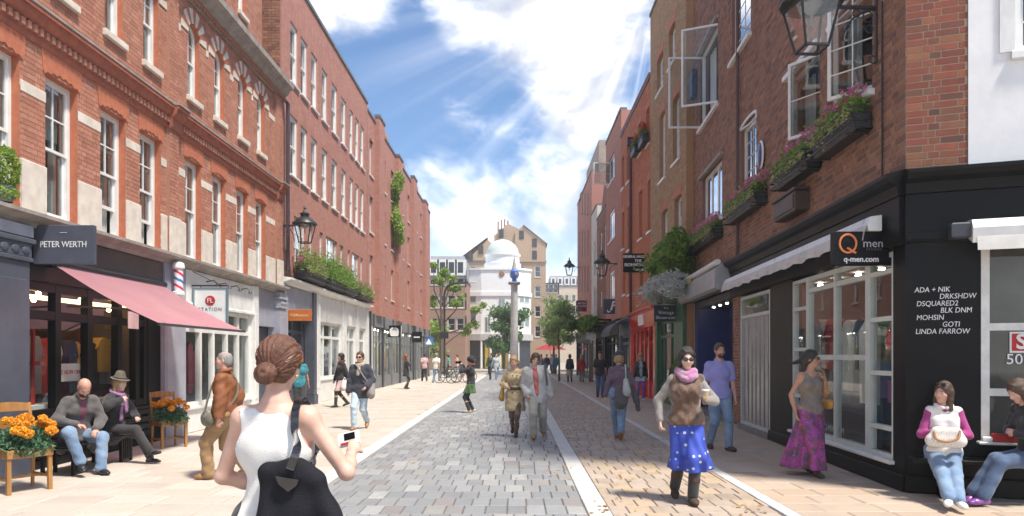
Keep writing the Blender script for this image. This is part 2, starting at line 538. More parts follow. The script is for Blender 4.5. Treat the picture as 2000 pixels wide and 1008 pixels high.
def brickwork(wall, mw, x0, x1, z0, z1, ops, mat, singles=0, y=0.0, bl=.225, ch=.075, seed=1, flemish=True, gap=.010):
    """courses of real bricks round the openings; the `singles` largest in view are objects, the rest one mesh"""
    rg = random.Random(seed)
    rects = [r for o in ops for r in arch_rects(o)]
    pcs = []
    n = int((z1 - z0) / ch + .01)
    for k in range(n):
        a, b = z0 + k * ch, z0 + (k + 1) * ch
        zc = (a + b) / 2
        cut = sorted((r[0], r[1]) for r in rects if r[2] < zc < r[3])
        pat = [bl, bl * .5] if flemish else [bl]
        x = x0 - (rg.random() * .02 + (bl * .75 if k % 2 else 0)); i = k % len(pat)
        while x < x1:
            l = pat[i % len(pat)]; i += 1
            segs = [(max(x, x0), min(x + l, x1))]
            for c0, c1 in cut:
                segs = [t for s_, e in segs for t in ((s_, min(e, c0)), (max(s_, c1), e)) if t[1] - t[0] > .02]
            for s_, e in segs:
                if e - s_ > .03: pcs.append((s_ + gap / 2, e - gap / 2, a + gap / 2, b - gap / 2, y - .001 - rg.random() * .0025, rg.random()))
            x += l
    P = np.array(pcs)
    if singles:
        W = np.array(mw)
        c = np.stack([(P[:, 0] + P[:, 1]) / 2, np.full(len(P), y), (P[:, 2] + P[:, 3]) / 2, np.ones(len(P))], 1) @ W.T
        nrm = W[:3, :3] @ np.array([0, -1, 0])
        cv = c[:, :3] - np.array([0, 0, EYE]); d = np.linalg.norm(cv, axis=1)
        face = np.clip(-(cv @ nrm) / d, .02, 1)
        px = HX + F * c[:, 0] / np.maximum(c[:, 1], .1); py = HY - F * (c[:, 2] - EYE) / np.maximum(c[:, 1], .1)
        ok = (c[:, 1] > 1) & (px > -5) & (px < 2005) & (py > -5) & (py < 1010)
        score = np.where(ok, (P[:, 1] - P[:, 0]) * face / d ** 2, 0)
        idx = set(np.argsort(-score)[:singles].tolist())
        me = unit_piece('brick', mat)
        for i in idx:
            a, b, c_, d_, yy, _ = pcs[i]
            o = bpy.data.objects.new('brick', me); COL.objects.link(o); o.parent = wall
            o.location = ((a + b) / 2, (yy + .02) / 2, (c_ + d_) / 2); o.scale = (b - a, .02 - yy, d_ - c_)
        P = P[[i for i in range(len(pcs)) if i not in idx]]
    if len(P):
        m = len(P); A, B, C_, D, Yf, rr = P.T
        bk = np.full(m, y + .012)
        v = np.stack([np.stack(t, 1) for t in ((A, Yf, C_), (B, Yf, C_), (B, Yf, D), (A, Yf, D), (A, bk, C_), (B, bk, C_), (B, bk, D), (A, bk, D))], 1).reshape(-1, 3)
        q = np.array([[0, 1, 2, 3], [0, 4, 5, 1], [1, 5, 6, 2], [2, 6, 7, 3], [3, 7, 4, 0]])
        f = (np.arange(m)[:, None, None] * 8 + q[None]).reshape(-1, 4)
        link('brickwork', mesh_np('brickwork', v, f, np.repeat(rr, 5)), mat, wall, 'stuff')


def pane(parent, poly, y, mat=None, th=.004):
    mb = MB().prism(poly, y, y + th)
    return ob('pane', mb, mat or M_PANE, parent)


def rect(x0, x1, z0, z1): return [(x0, z0), (x1, z0), (x1, z1), (x0, z1)]


def ring(mb, po, pi, y0, y1):
    """frame between two outlines of equal length"""
    n = len(po); k = len(mb.v)
    vs = [(x, y0, z) for x, z in po] + [(x, y0, z) for x, z in pi] + [(x, y1, z) for x, z in po] + [(x, y1, z) for x, z in pi]
    fs = []
    for i in range(n):
        j = (i + 1) % n
        fs += [(i, j, n + j, n + i), (n + i, n + j, 3 * n + j, 3 * n + i), (2 * n + j, 2 * n + i, 3 * n + i, 3 * n + j), (i, 2 * n + i, 2 * n + j, j)]
    mb.add(vs, fs)


def room(mb, x0, x1, z0, z1, y0, y1):
    vs = [(x0, y0, z0), (x1, y0, z0), (x1, y0, z1), (x0, y0, z1), (x0, y1, z0), (x1, y1, z0), (x1, y1, z1), (x0, y1, z1)]
    mb.add(vs, [(4, 5, 6, 7), (0, 1, 5, 4), (3, 7, 6, 2), (0, 4, 7, 3), (1, 2, 6, 5)])


def sash_window(root, o, cols=2, rt=2, rb=1, rv=.10, fw=.055, frame=None, glass=None, blind=0.0, curtain=False, sill=None, lift=0.0, roomy=.9, bar=.022, split=.5, sill_h=.09):
    """sliding sash window: frame (part) > sashes, panes, sill, blind"""
    frame = frame or MW
    x0, x1, z0, z1, arch = o
    w = x1 - x0
    mb = MB()
    ring(mb, outline(o, .001), outline((x0 + fw, x1 - fw, z0 + fw * .8, z1 - fw, arch and (1 if arch == 1 else arch)), 0), rv, rv + .12)
    mb.cm = 1
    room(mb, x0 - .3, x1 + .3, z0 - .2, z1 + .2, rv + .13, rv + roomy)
    win = ob('window', mb, [frame, M_ROOM], root)
    X0, X1, Z0, Z1 = x0 + fw, x1 - fw, z0 + fw * .8, z1 - fw
    zm = Z0 + (Z1 - Z0) * split
    st = .04
    ar = 0
    if arch: ar = (X1 - X0) / 2 if arch == 1 else arch
    # upper sash
    mb = MB()
    up = (X0, X1, zm - .02, Z1, arch)
    ring(mb, outline(up), outline((X0 + st, X1 - st, zm + .025, Z1 - st, arch and (1 if arch == 1 else arch))), rv + .012, rv + .05)
    a0, a1, b0, b1 = X0 + st, X1 - st, zm + .025, Z1 - st
    def top_at(x):
        if not ar: return b1
        r_ = (a1 - a0) / 2; t = (x - (a0 + a1) / 2) / r_
        rise = r_ if arch == 1 else arch
        return b1 - rise + rise * math.sqrt(max(0, 1 - t * t))
    xs = [a0 + (a1 - a0) * i / cols for i in range(cols + 1)]
    zz = [b0 + (b1 - b0) * i / rt for i in range(rt + 1)]
    for x in xs[1:-1]: mb.box(x - bar / 2, x + bar / 2, rv + .016, rv + .044, b0, top_at(x))
    for z in zz[1:-1]: mb.box(a0, a1, rv + .018, rv + .042, z - bar / 2, z + bar / 2)
    s1 = ob('upper_sash', mb, frame, win)
    for i in range(cols):
        for j in range(rt):
            p = [(xs[i], zz[j]), (xs[i + 1], zz[j])]
            if j == rt - 1 and ar:
                for k in range(7):
                    x = xs[i + 1] + (xs[i] - xs[i + 1]) * k / 6
                    p.append((x, max(zz[j] + .002, top_at(x))))
            else: p += [(xs[i + 1], zz[j + 1]), (xs[i], zz[j + 1])]
            pane(win, p, rv + .03, glass)
    # lower sash, slid up by lift
    mb = MB()
    d = lift * (zm - Z0)
    ring(mb, rect(X0, X1, Z0 + d, zm + .03 + d), rect(X0 + st, X1 - st, Z0 + .06 + d, zm - .012 + d), rv + .055, rv + .095)
    a0, a1, b0, b1 = X0 + st, X1 - st, Z0 + .06 + d, zm - .012 + d
    xs = [a0 + (a1 - a0) * i / (cols if rb > 1 else 1) for i in range((cols if rb > 1 else 1) + 1)]
    zz = [b0 + (b1 - b0) * i / rb for i in range(rb + 1)]
    for x in xs[1:-1]: mb.box(x - bar / 2, x + bar / 2, rv + .06, rv + .09, b0, b1)
    for z in zz[1:-1]: mb.box(a0, a1, rv + .062, rv + .088, z - bar / 2, z + bar / 2)
    ob('lower_sash', mb, frame, win)
    for i in range(len(xs) - 1):
        for j in range(rb):
            pane(win, rect(xs[i], xs[i + 1], zz[j], zz[j + 1]), rv + .073, glass)
    if sill:
        ob('window_sill', MB().cbox(x0 - .06, x1 + .06, -.07, rv, z0 - sill_h, z0 - .002, .012), sill, win)
    if blind:
        zb = Z1 - (Z1 - Z0) * blind
        ob('blind', MB().box(X0, X1, rv + .16, rv + .165, zb, Z1), M_BLIND, win)
    if curtain:
        for s_ in (0, 1):
            mb = MB(); n = 10; cw = w * .27
            xa = X0 if s_ == 0 else X1 - cw
            vs = []
            for i in range(n + 1):
                x = xa + cw * i / n; yy = rv + .17 + .02 * math.sin(i * 2.1)
                vs += [(x, yy, Z0), (x, yy, Z1)]
            mb.add(vs, [(2 * i, 2 * i + 2, 2 * i + 3, 2 * i + 1) for i in range(n)])
            ob('curtain', mb, M_CURT, win)
    return win


def plain_window(root, o, rv=.10, fw=.06, cols=1, rows=2, frame=None, glass=None, sill=None, blind=0.0, bar=.03, roomy=.7, name='window', singles=True):
    """fixed or small far window: frame part > pane for each light, sill"""
    frame = frame or MW
    x0, x1, z0, z1, arch = o
    mb = MB()
    ring(mb, outline(o, .001), outline((x0 + fw, x1 - fw, z0 + fw, z1 - fw, arch)), rv, rv + .07)
    X0, X1, Z0, Z1 = x0 + fw, x1 - fw, z0 + fw, z1 - fw
    zt = Z1 - ((X1 - X0) / 2 if arch == 1 else 0)
    for i in range(1, cols):
        x = X0 + (X1 - X0) * i / cols; mb.box(x - bar / 2, x + bar / 2, rv + .01, rv + .06, Z0, Z1)
    for j in range(1, rows):
        z = Z0 + (zt - Z0) * j / rows; mb.box(X0, X1, rv + .012, rv + .058, z - bar / 2, z + bar / 2)
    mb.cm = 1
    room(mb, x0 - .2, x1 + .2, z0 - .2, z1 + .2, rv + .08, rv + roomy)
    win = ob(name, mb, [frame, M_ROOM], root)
    if arch or not singles:
        pane(win, outline((X0, X1, Z0, Z1, arch)), rv + .03, glass)
    else:
        for i in range(cols):
            for j in range(rows):
                pane(win, rect(X0 + (X1 - X0) * i / cols, X0 + (X1 - X0) * (i + 1) / cols, Z0 + (Z1 - Z0) * j / rows, Z0 + (Z1 - Z0) * (j + 1) / rows), rv + .03, glass)
    if sill: ob('window_sill', MB().box(x0 - .06, x1 + .06, -.06, rv, z0 - .08, z0 - .003), sill, win)
    if blind: ob('blind', MB().box(X0, X1, rv + .1, rv + .105, Z1 - (Z1 - Z0) * blind, Z1), M_BLIND, win)
    return win


def mass(root, x0, x1, y0, y1, h, mat, roof=M_ROOF, par=.12):
    """the building's body behind its front: side and back walls, roof and coping"""
    mb = MB()
    mb.add([(x0, .012, 0), (x0, y1, 0), (x0, y1, h), (x0, .012, h)], [(0, 3, 2, 1)])
    mb.add([(x1, .012, 0), (x1, y1, 0), (x1, y1, h), (x1, .012, h)], [(0, 1, 2, 3)])
    mb.add([(x0, y1, 0), (x1, y1, 0), (x1, y1, h), (x0, y1, h)], [(0, 3, 2, 1)])
    mb.box(x0 + .01, x1 - .01, y0, y1 - .01, 0, h - .3)
    ob('side_wall', mb, mat, root)
    mb = MB()
    mb.box(x0, x1, -.05, .30, h, h + par)
    mb.box(x0 + .005, x1 - .005, .30, y1, h - .25, h - .2)
    ob('roof', mb, roof, root)


def root_at(loc, rz, *a, **k):
    o = thing('brick_building', (loc[0], loc[1], 0), rz, *a, **k)
    o.matrix_basis = Matrix.Translation((loc[0], loc[1], 0)) @ Matrix.Rotation(rz, 4, 'Z')
    return o, o.matrix_basis.copy()


# ------------------------------------------------------------------ ground
M_JOINT = M('joint_sand', (.17, .155, .14), (.11, .1, .09), 15, .95)
M_SETT = M('granite_sett', (.30, .32, .34), (.20, .22, .24), 16, .5, .5, 90, speck=.4, rnd=[
    (0, (.225, .228, .23)), (.18, (.28, .282, .28)), (.36, (.20, .202, .206)), (.52, (.33, .328, .32)), (.62, (.24, .243, .248)), (.76, (.28, .278, .27)),
    (.81, (.245, .205, .195)), (.86, (.31, .295, .265)), (.94, (.42, .415, .395)), (1, (.225, .228, .23))], dirt=.3)
M_PAVER = M('buff_paver', (.42, .34, .27), (.33, .26, .2), 9, .7, .4, 60, speck=.15, rnd=[
    (0, (.40, .32, .255)), (.25, (.47, .385, .31)), (.5, (.36, .285, .225)), (.7, (.45, .36, .28)), (.86, (.50, .37, .235)), (1, (.40, .32, .255))], dirt=.5)
M_SLAB = M('sandstone_slab', (.46, .39, .32), (.38, .32, .26), 5, .6, .3, 50, streak=(.5, 2.5, 1), rnd=[
    (0, (.50, .44, .375)), (.3, (.535, .48, .415)), (.5, (.47, .41, .35)), (.7, (.52, .45, .38)), (.88, (.55, .505, .45)), (1, (.50, .44, .375))], dirt=.18)
M_SLABR = M('brown_sandstone_slab', (.47, .37, .28), (.38, .29, .22), 5, .6, .3, 50, streak=(.5, 2.5, 1), rnd=[
    (0, (.46, .36, .275)), (.3, (.52, .42, .33)), (.55, (.40, .31, .235)), (.8, (.50, .38, .28)), (1, (.46, .36, .275))], dirt=.25)
M_KERB = M('white_granite', (.62, .605, .58), (.54, .525, .50), 30, .6, .3, 120, speck=.5, dirt=.35)


def flat(name, x0, x1, y0, y1, z, mat):
    mb = MB().add([(x0, y0, z), (x1, y0, z), (x1, y1, z), (x0, y1, z)], [(0, 1, 2, 3)])
    o = ob(name, mb, mat); o['kind'] = 'structure'; return o


def paving(bed, piece, x0, x1, y0, y1, w, l, mat, singles, gap=.012, seed=3, tilt=.25, wj=.0):
    rg = random.Random(seed); out = []
    k = 0; y = y0
    while y < y1:
        x = x0 - w * (.5 if k % 2 else 0) - rg.random() * w * .12
        while x < x1:
            ww = w * (1 + wj * (rg.random() - .5) * 2)
            a, b = max(x, x0), min(x + ww, x1)
            if b - a > w * .18: out.append((a + gap / 2, b - gap / 2, y + gap / 2, y + l - gap / 2, rg.random(), rg.gauss(0, 1), rg.gauss(0, 1)))
            x += ww
        y += l; k += 1
    P = np.array(out)
    cx, cy = (P[:, 0] + P[:, 1]) / 2, (P[:, 2] + P[:, 3]) / 2
    px = HX + F * cx / np.maximum(cy, .1); py = HY + F * EYE / np.maximum(cy, .1)
    ok = (px > -40) & (px < 2040) & (py < 1030) & (cy > 3)
    score = np.where(ok, (P[:, 1] - P[:, 0]) / np.maximum(cy, 1) ** 3, 0)
    idx = set(np.argsort(-score)[:singles].tolist())
    me = unit_piece(piece, mat)
    for i in idx:
        a, b, c, d, r_, t1, t2 = out[i]
        o = bpy.data.objects.new(piece, me); COL.objects.link(o); o.parent = bed
        o.location = ((a + b) / 2, (c + d) / 2, -.0015 * abs(t1)); o.scale = (b - a, d - c, .03)
        o.rotation_euler = (R(tilt) * t1, R(tilt) * t2, 0)
    P = P[[i for i in range(len(out)) if i not in idx]]
    m = len(P); A, B, C_, D, rr, t1, t2 = P.T
    i1 = gap * .5
    hz = [t1 * .001 + t2 * .0008 - .001, t1 * .001 - t2 * .0008 - .001, -t1 * .001 - t2 * .0008 - .001, -t1 * .001 + t2 * .0008 - .001]
    lo = np.full(m, -.014)
    v = np.stack([np.stack(t, 1) for t in ((A, C_, lo), (B, C_, lo), (B, D, lo), (A, D, lo), (A + i1, C_ + i1, hz[0]), (B - i1, C_ + i1, hz[1]), (B - i1, D - i1, hz[2]), (A + i1, D - i1, hz[3]))], 1).reshape(-1, 3)
    q = np.array([[4, 5, 6, 7], [0, 1, 5, 4], [1, 2, 6, 5], [2, 3, 7, 6], [3, 0, 4, 7]])
    f = (np.arange(m)[:, None, None] * 8 + q[None]).reshape(-1, 4)
    link('paving', mesh_np('paving', v, f, np.repeat(rr, 5)), mat, bed, 'stuff')


flat('ground', -118, 118, -60, 215, -.03, M('far_ground', (.40, .36, .31), (.33, .3, .26), 1.2, .8))
bed = flat('sett_street', -2.42, .75, 3, 75, -.012, M_JOINT)
paving(bed, 'sett', -2.42, .75, 5.2, 62, .215, .40, M_SETT, 300, .014, 5, .45, .10)
bed = flat('paver_lane', 1.0, 2.78, 3, 75, -.012, M_JOINT)
paving(bed, 'paver', 1.0, 2.78, 5.2, 60, .225, .34, M_PAVER, 300, .013, 8, .35, .22)
bed = flat('left_pavement', -6.95, -2.67, 1, 75, -.012, M('pale_joint', (.33, .28, .235), (.27, .23, .19), 12, .9))
paving(bed, 'slab', -6.95, -2.67, 5.2, 62, .62, .42, M_SLAB, 290, .008, 9, .15, .2)
bed = flat('right_pavement', 2.94, 9.5, 1, 75, -.012, M('brown_joint', (.28, .22, .17), (.22, .17, .13), 12, .9))
paving(bed, 'slab', 2.94, 7.5, 5.2, 60, .58, .42, M_SLABR, 290, .009, 11, .15, .2)
for nm, a, b in (('left_kerb', -2.67, -2.42), ('centre_kerb', .75, 1.0), ('right_kerb', 2.78, 2.94)):
    k = flat(nm, a, b, 1, 75, -.012, M_JOINT)
    me = unit_piece('kerb_stone', M_KERB)
    for i in range(44):
        o = bpy.data.objects.new('kerb_stone', me); COL.objects.link(o); o.parent = k
        o.location = ((a + b) / 2 + random.uniform(-.003, .003), 3.6 + i * 1.25, .003 + random.uniform(-.002, .002)); o.scale = (b - a - .006, 1.238, .03); o.rotation_euler = (R(random.uniform(-.1, .1)), R(random.uniform(-.5, .5)), R(random.uniform(-.12, .12)))
# ------------------------------------------------------------------ left: red Victorian building with shops
def YL(px): return 6.9 * F / (HX - px)
def ZL(px, py): return EYE + (HY - py) * YL(px) / F


def shop_cornice(root, x0, x1, z, mat, out=.28, name='cornice'):
    prof = [(.0, z - .16), (-.05, z - .16), (-.08, z - .10), (-out * .6, z - .07), (-out, z - .03), (-out, z + .02), (.0, z + .06)]
    return ob(name, MB().mould(prof, x0, x1), mat, root)


def shopfront(root, x0, x1, z0, z1, xs, zs, mat, glass=None, rv=.06, w=.05, d=.08, skip=(), name='shop_window'):
    """glazed timber front: frame (part) > panes; xs and zs are the mullion and transom lines"""
    mb = MB()
    X = [x0] + list(xs) + [x1]; Z = [z0] + list(zs) + [z1]
    for i, x in enumerate(X):
        a = x if i == 0 else x - w if i == len(X) - 1 else x - w / 2
        mb.box(a, a + w, rv, rv + d, z0, z1)
    for j, z in enumerate(Z):
        a = z if j == 0 else z - w if j == len(Z) - 1 else z - w / 2
        for i in range(len(X) - 1):
            mb.box(X[i] + w * (1 if i == 0 else .5), X[i + 1] - w * (1 if i == len(X) - 2 else .5), rv + .004, rv + d - .004, a, a + w)
    fr = ob(name, mb, mat, root)
    for i in range(len(X) - 1):
        for j in range(len(Z) - 1):
            if (i, j) in skip: continue
            pane(fr, rect(X[i] + w * .5, X[i + 1] - w * .5, Z[j] + w * .5, Z[j + 1] - w * .5), rv + d * .5, glass or M_SHOPGL)
    return fr


def interior(root, x0, x1, z1, mats, y0=.16, y1=2.6, z0=.02):
    """shop room: floor, walls and ceiling"""
    mb = MB()
    mb.add([(x0, y0, z0), (x1, y0, z0), (x1, y1, z0), (x0, y1, z0)], [(0, 1, 2, 3)]); mb.cm = 1
    vs = [(x0, y0, z0), (x1, y0, z0), (x1, y1, z0), (x0, y1, z0), (x0, y0, z1), (x1, y0, z1), (x1, y1, z1), (x0, y1, z1)]
    mb.add(vs, [(3, 2, 6, 7), (0, 3, 7, 4), (1, 5, 6, 2)]); mb.cm = 2
    mb.add(vs[4:], [(0, 1, 2, 3)])
    return ob('shop_interior', mb, mats, root)


M_WOODF = M('shop_floor', (.28, .2, .13), (.2, .14, .09), 6, .5, streak=(8, 1, 1))
M_INT = M('shop_wall_warm', (.16, .115, .08), (.11, .08, .055), 2, .8)
M_INTW = M('shop_wall_white', (.7, .69, .66), (.6, .6, .58), 2, .8)
M_CEIL = M('shop_ceiling', (.25, .22, .19), (.2, .175, .15), 2, .8)
M_RED = M('red_gloss_paint', (.74, .018, .02), (.62, .012, .015), 3, .22, coat=.5, dirt=.15)
M_GREENP = M('green_paint', (.05, .15, .075), (.04, .11, .06), 3, .4, dirt=.2)
M_BLUEP = M('deep_blue_paint', (.012, .03, .17), (.01, .022, .12), 3, .4)
M_WDOOR = M('dark_wood', (.10, .055, .03), (.06, .035, .02), 4, .45, streak=(6, 6, .5))
M_GREYP = M('grey_panel', (.20, .205, .215), (.16, .165, .17), 3, .5, dirt=.25)
M_DGREY = M('dark_grey_panel', (.045, .05, .062), (.03, .034, .045), 3, .45)
GOODS = [M('goods_%s' % n, c, None, 5, .75) for n, c in (('red', (.5, .03, .03)), ('white', (.75, .74, .7)), ('navy', (.03, .05, .14)), ('teal', (.06, .3, .3)),
         ('ochre', (.6, .36, .08)), ('black', (.02, .02, .02)), ('yellow', (.75, .62, .08)), ('pink', (.7, .2, .3)), ('grey', (.3, .3, .32)), ('green', (.1, .3, .12)))]


def goods(root, x0, x1, y, z0, z1, n, seed, pal, wide=.16):
    """clothes on hangers and things on shelves inside a shop window"""
    rg = random.Random(seed)
    for i in range(n):
        x = x0 + (x1 - x0) * (i + .5) / n + rg.uniform(-.03, .03); w = wide * rg.uniform(.7, 1.2); h = (z1 - z0) * rg.uniform(.6, 1)
        zt = z1 - rg.uniform(0, .15) * (z1 - z0)
        mb = MB()
        p = [(x - w * .9, zt - h), (x + w * .9, zt - h), (x + w, zt - h * .2), (x + w * 1.25, zt - h * .35), (x + w * 1.35, zt - h * .3), (x + w * .8, zt - .05), (x + w * .25, zt),
             (x - w * .25, zt), (x - w * .8, zt - .05), (x - w * 1.35, zt - h * .3), (x - w * 1.25, zt - h * .35), (x - w, zt - h * .2)]
        mb.prism(p, y + rg.uniform(0, .2), y + .25)
        ob('hanging_garment', mb, GOODS[pal[i % len(pal)]], root)


L1, W1 = root_at((-6.9, 3.0), R(90), 'red brick Victorian building with arched windows, dentil cornices and striped stone arches', 'building')
u = lambda Y: Y - 3.0
LEN1 = 20.3 - 3.0
starts = [3.75, 5.05, 6.3, 7.58, 8.87, 10.13, 11.47, 12.68, 14.40, 15.68, 17.04, 18.3]
w1 = [(u(s), u(s) + .74, 3.70, 5.80, 0) for s in starts]
w2 = [(u(s) + .12, u(s) + .66, 7.12, 8.72, 1) for s in starts]
w3 = [(u(s) + .14, u(s) + .62, 10.25, 11.6, .06) for s in starts[:-1]]
U3 = u(18.75)
wall = backing(L1, 'wall', 0, LEN1, 3.62, 9.45, w1 + w2, MORTAR, rev=M_GAUGED)
brickwork(wall, W1, 0, LEN1, 3.62, 9.45, w1 + w2, B_RED, 300, seed=2, gap=.008)
wl3 = backing(L1, 'upper_wall', 0, U3, 9.45, 13.2, w3, MORTAR, rev=M_GAUGED)
brickwork(wl3, W1, 0, U3, 9.45, 13.2, w3, B_RED, 0, seed=4)
mb = MB(); mb.box(U3 - .02, LEN1, .55, .7, 9.5, 13.2); mb.box(U3 - .2, U3 - .012, .014, .6, 9.5, 13.2)
ob('recessed_wall', mb, B_RED, L1)
mass(L1, 0, LEN1, 3.2, 9, 9.5, B_PINK)
mb = MB(); mb.box(0, U3, .3, 9, 13.2, 13.35); mb.box(0, U3, 3.2, 9, 9, 13.2); ob('roof', mb, M_ROOF, L1)
for i, o in enumerate(w1):
    sash_window(L1, o, 2, 2, 1, .12, .06, blind=[.3, .45, .3, .55, .3, .4, .3, .5][i % 8], curtain=True, lift=[0, 0, 0, 0, 0, 0, .42, .42, 0, 0, 0, 0][i], roomy=1.0)
    x0, x1 = o[0], o[1]
    # gauged brick lintel with a scalloped lower edge
    zb = 5.80; p = [(x0 - .10, zb + .34), (x0 - .06, zb + .02)]
    for k in range(13):
        t = k / 12; p.append((x0 - .04 + (x1 - x0 + .08) * t, zb - .02 + .07 * math.sin(PI * t) + (.022 if k % 2 else -.012)))
    p += [(x1 + .06, zb + .02), (x1 + .10, zb + .34)]
    ob('lintel', MB().prism(p, -.018, .02), M_GAUGED, L1)
for i, o in enumerate(w2):
    sash_window(L1, o, 2, 2, 1, .10, .05, curtain=True, sill=M_STONE, blind=.25 if i % 3 == 0 else 0, sill_h=.12)
M_VO = M('pale_voussoir', (.68, .62, .53), (.58, .52, .44), 5, .75, bump=.2)
def wedge(a0, a1, r0, r1, y0, y1, n=3):
    mb = MB(); p = []
    for k in range(n + 1):
        a = a0 + (a1 - a0) * k / n; p.append((r1 * math.cos(a), r1 * math.sin(a)))
    for k in range(n, -1, -1):
        a = a0 + (a1 - a0) * k / n; p.append((r0 * math.cos(a), r0 * math.sin(a)))
    return mb.prism(p[::-1], y0, y1)
vm = {}
for i, o in enumerate(w2):
    cx = (o[0] + o[1]) / 2; r0 = (o[1] - o[0]) / 2 + .004; zs = o[3] - (o[1] - o[0]) / 2
    for k in range(11):
        key = k
        if key not in vm:
            b_ = wedge(PI * k / 11 + .004, PI * (k + 1) / 11 - .004, r0, r0 + .30, -.016 - (.006 if k % 2 == 0 else 0), .02)
            me = bpy.data.meshes.new('voussoir'); me.from_pydata(b_.v, [], b_.f); me.update(); me.materials.append(M_VO if k % 2 == 0 else M_GAUGED); vm[key] = me
        q = link('voussoir', vm[key], None, L1); q.location = (cx, 0, zs)
for i, o in enumerate(w3):
    sash_window(L1, (o[0], o[1], o[2], o[3], 0), 2, 2, 1, .1, .05, sill=M_STONE, sill_h=.12)
# stone dado blocks and bands between the windows
edges = [0] + [e for o in w1 for e in (o[0], o[1])] + [LEN1]
for a, b in zip(edges[::2], edges[1::2]):
    ob('stone_block', MB().cbox(a + .005, b - .005, -.03, .02, 3.66, 4.40, .012), M_STONE, L1)
    ob('stone_band', MB().cbox(a + .004, b - .004, -.012, .02, 5.34, 5.50, .008), M_STONE, L1)
e2 = [0] + [e for o in w2 for e in (o[0] - .31, o[1] + .31)] + [LEN1]
for a, b in zip(e2[::2], e2[1::2]):
    if b - a > .04: ob('stone_band', MB().cbox(a + .004, b - .004, -.012, .02, 8.30, 8.45, .008), M_STONE, L1)
# mouldings
P1 = [(.0, 6.12), (-.03, 6.12), (-.05, 6.18), (-.05, 6.34), (-.14, 6.40), (-.17, 6.50), (-.20, 6.50), (-.20, 6.56), (.0, 6.62)]
ob('string_course', MB().mould(P1, 0, LEN1 + .02), M('moulded_brick', (.40, .13, .08), (.30, .1, .065), 8, .75, bump=.3, dirt=.4), L1)
mb = MB(); x = .02
while x < LEN1:
    mb.cr = random.random() * .3; mb.box(x, x + .065, -.10, -.048, 6.23, 6.33); x += .125
ob('dentils', mb, B_RED, L1, kind='stuff')
ob('coping', MB().mould([(-.01, 6.563), (-.215, 6.563), (-.215, 6.60), (-.01, 6.655)], 0, LEN1 + .03), M_GREYSTONE, L1)
P2 = [(.0, 9.12), (-.06, 9.12), (-.08, 9.22), (-.20, 9.30), (-.26, 9.42), (-.36, 9.46), (-.36, 9.60), (.0, 9.72)]
ob('cornice', MB().mould(P2, 0, LEN1 + .04), M_GREYSTONE, L1)
mb = MB(); x = .02
while x < LEN1:
    mb.box(x, x + .06, -.13, -.078, 9.13, 9.21); x += .12
ob('dentils', mb, B_RED, L1, kind='stuff')
for Y0, ww in ((13.62, .36), (19.75, .42)):
    a = u(Y0)
    pl = ob('pilaster', MB().box(a, a + ww, -.075, .02, 3.66, 9.12), MORTAR, L1)
    brickwork(pl, W1, a + .0, a + ww, 4.42, 6.12, [], B_RED, 0, y=-.082, seed=7)
    brickwork(pl, W1, a + .0, a + ww, 6.66, 9.12, [], B_RED, 0, y=-.082, seed=8)
    ob('stone_block', MB().cbox(a - .02, a + ww + .02, -.115, -.076, 3.66, 4.40, .012), M_STONE, L1)
    ob('string_course', MB().mould([(y_ - .085, z_) for y_, z_ in P1], a - .04, a + ww + .04), MATS['moulded_brick'], L1)
    ob('coping', MB().mould([(-.1, 6.564), (-.31, 6.564), (-.31, 6.602), (-.1, 6.66)], a - .05, a + ww + .05), M_GREYSTONE, L1)
shop_cornice(L1, 0, LEN1, 3.62, M_GREYSTONE, .26)

# --- ground floor of the Victorian building
mb = MB(); mb.box(0, u(8.6), .1, .3, 0, 3.46); ob('ground_floor_wall', mb, M_SLATE, L1)
def pil(root, a, b, mat, zc=2.95, top=3.46, out=.10, cap=True):
    mb = MB(); mb.cbox(a, b, -out, .2, .32, zc, .012); mb.box(a - .03, b + .03, -out - .03, .2, .0, .32); mb.cbox(a + .06, b - .06, -out - .012, -out + .01, .5, zc - .25, .008)
    if cap:
        mb.cbox(a - .03, b + .03, -out - .035, .2, zc, zc + .06, .01); mb.cbox(a - .015, b + .015, -out - .02, .2, zc + .06, zc + .25, .01); mb.cbox(a - .05, b + .05, -out - .06, .2, zc + .25, zc + .32, .012)
        for k in range(5):
            mb.ell((a + (b - a) * (k + .5) / 5, -out - .025, zc + .155), ((b - a) * .08, .02, .06), 8, 5)
        mb.box(a, b, -out, .2, zc + .32, top)
    else: mb.box(a, b, -out + .004, .2, zc, top)
    return ob('shop_pilaster', mb, mat, root)
pil(L1, u(8.65), u(9.66), M_SLATE)
ob('fascia_block', MB().cbox(u(8.6), u(9.7), -.13, -.101, 3.29, 3.455, .01), M_LAV, L1)
# black shop
xa, xb = u(9.70), u(13.45)
M_FAS = M('bronze_fascia', (.10, .085, .075), (.075, .065, .06), 2.5, .4)
ob('fascia', MB().cbox(xa + .75, xb, -.03, .12, 3.02, 3.45, .01), M_FAS, L1)
ob('fascia_trim', MB().cbox(xa + .7, xb, -.06, .1, 2.95, 3.015, .012), M_LAV, L1)
ob('header', MB().box(xa, xb, -.02, .16, 2.72, 2.945), M_BLACK, L1)
sr = MB(); sr.box(xa, xb, .0, .16, 0, .12)
for k in range(4): sr.cbox(xa, xb, .01 + .004 * k, .16, .13 + .135 * k, .255 + .135 * k, .02)
sr.box(xa, xb, -.05, .18, .67, .72); ob('stall_riser', sr, M_BLACK, L1)
xs = [u(YL(p)) for p in (118, 180, 238, 272)]
shopfront(L1, xa, xb - .45, .72, 2.72, xs, [2.24], M_BLACK, w=.13, d=.12, rv=.03)
ob('door_frame', MB().box(xb - .45, xb, .02, .2, 0, 2.72), M_BLACK, L1)
interior(L1, xa, xb, 2.75, [M_WOODF, M_INT, M_CEIL], .18, 2.9)
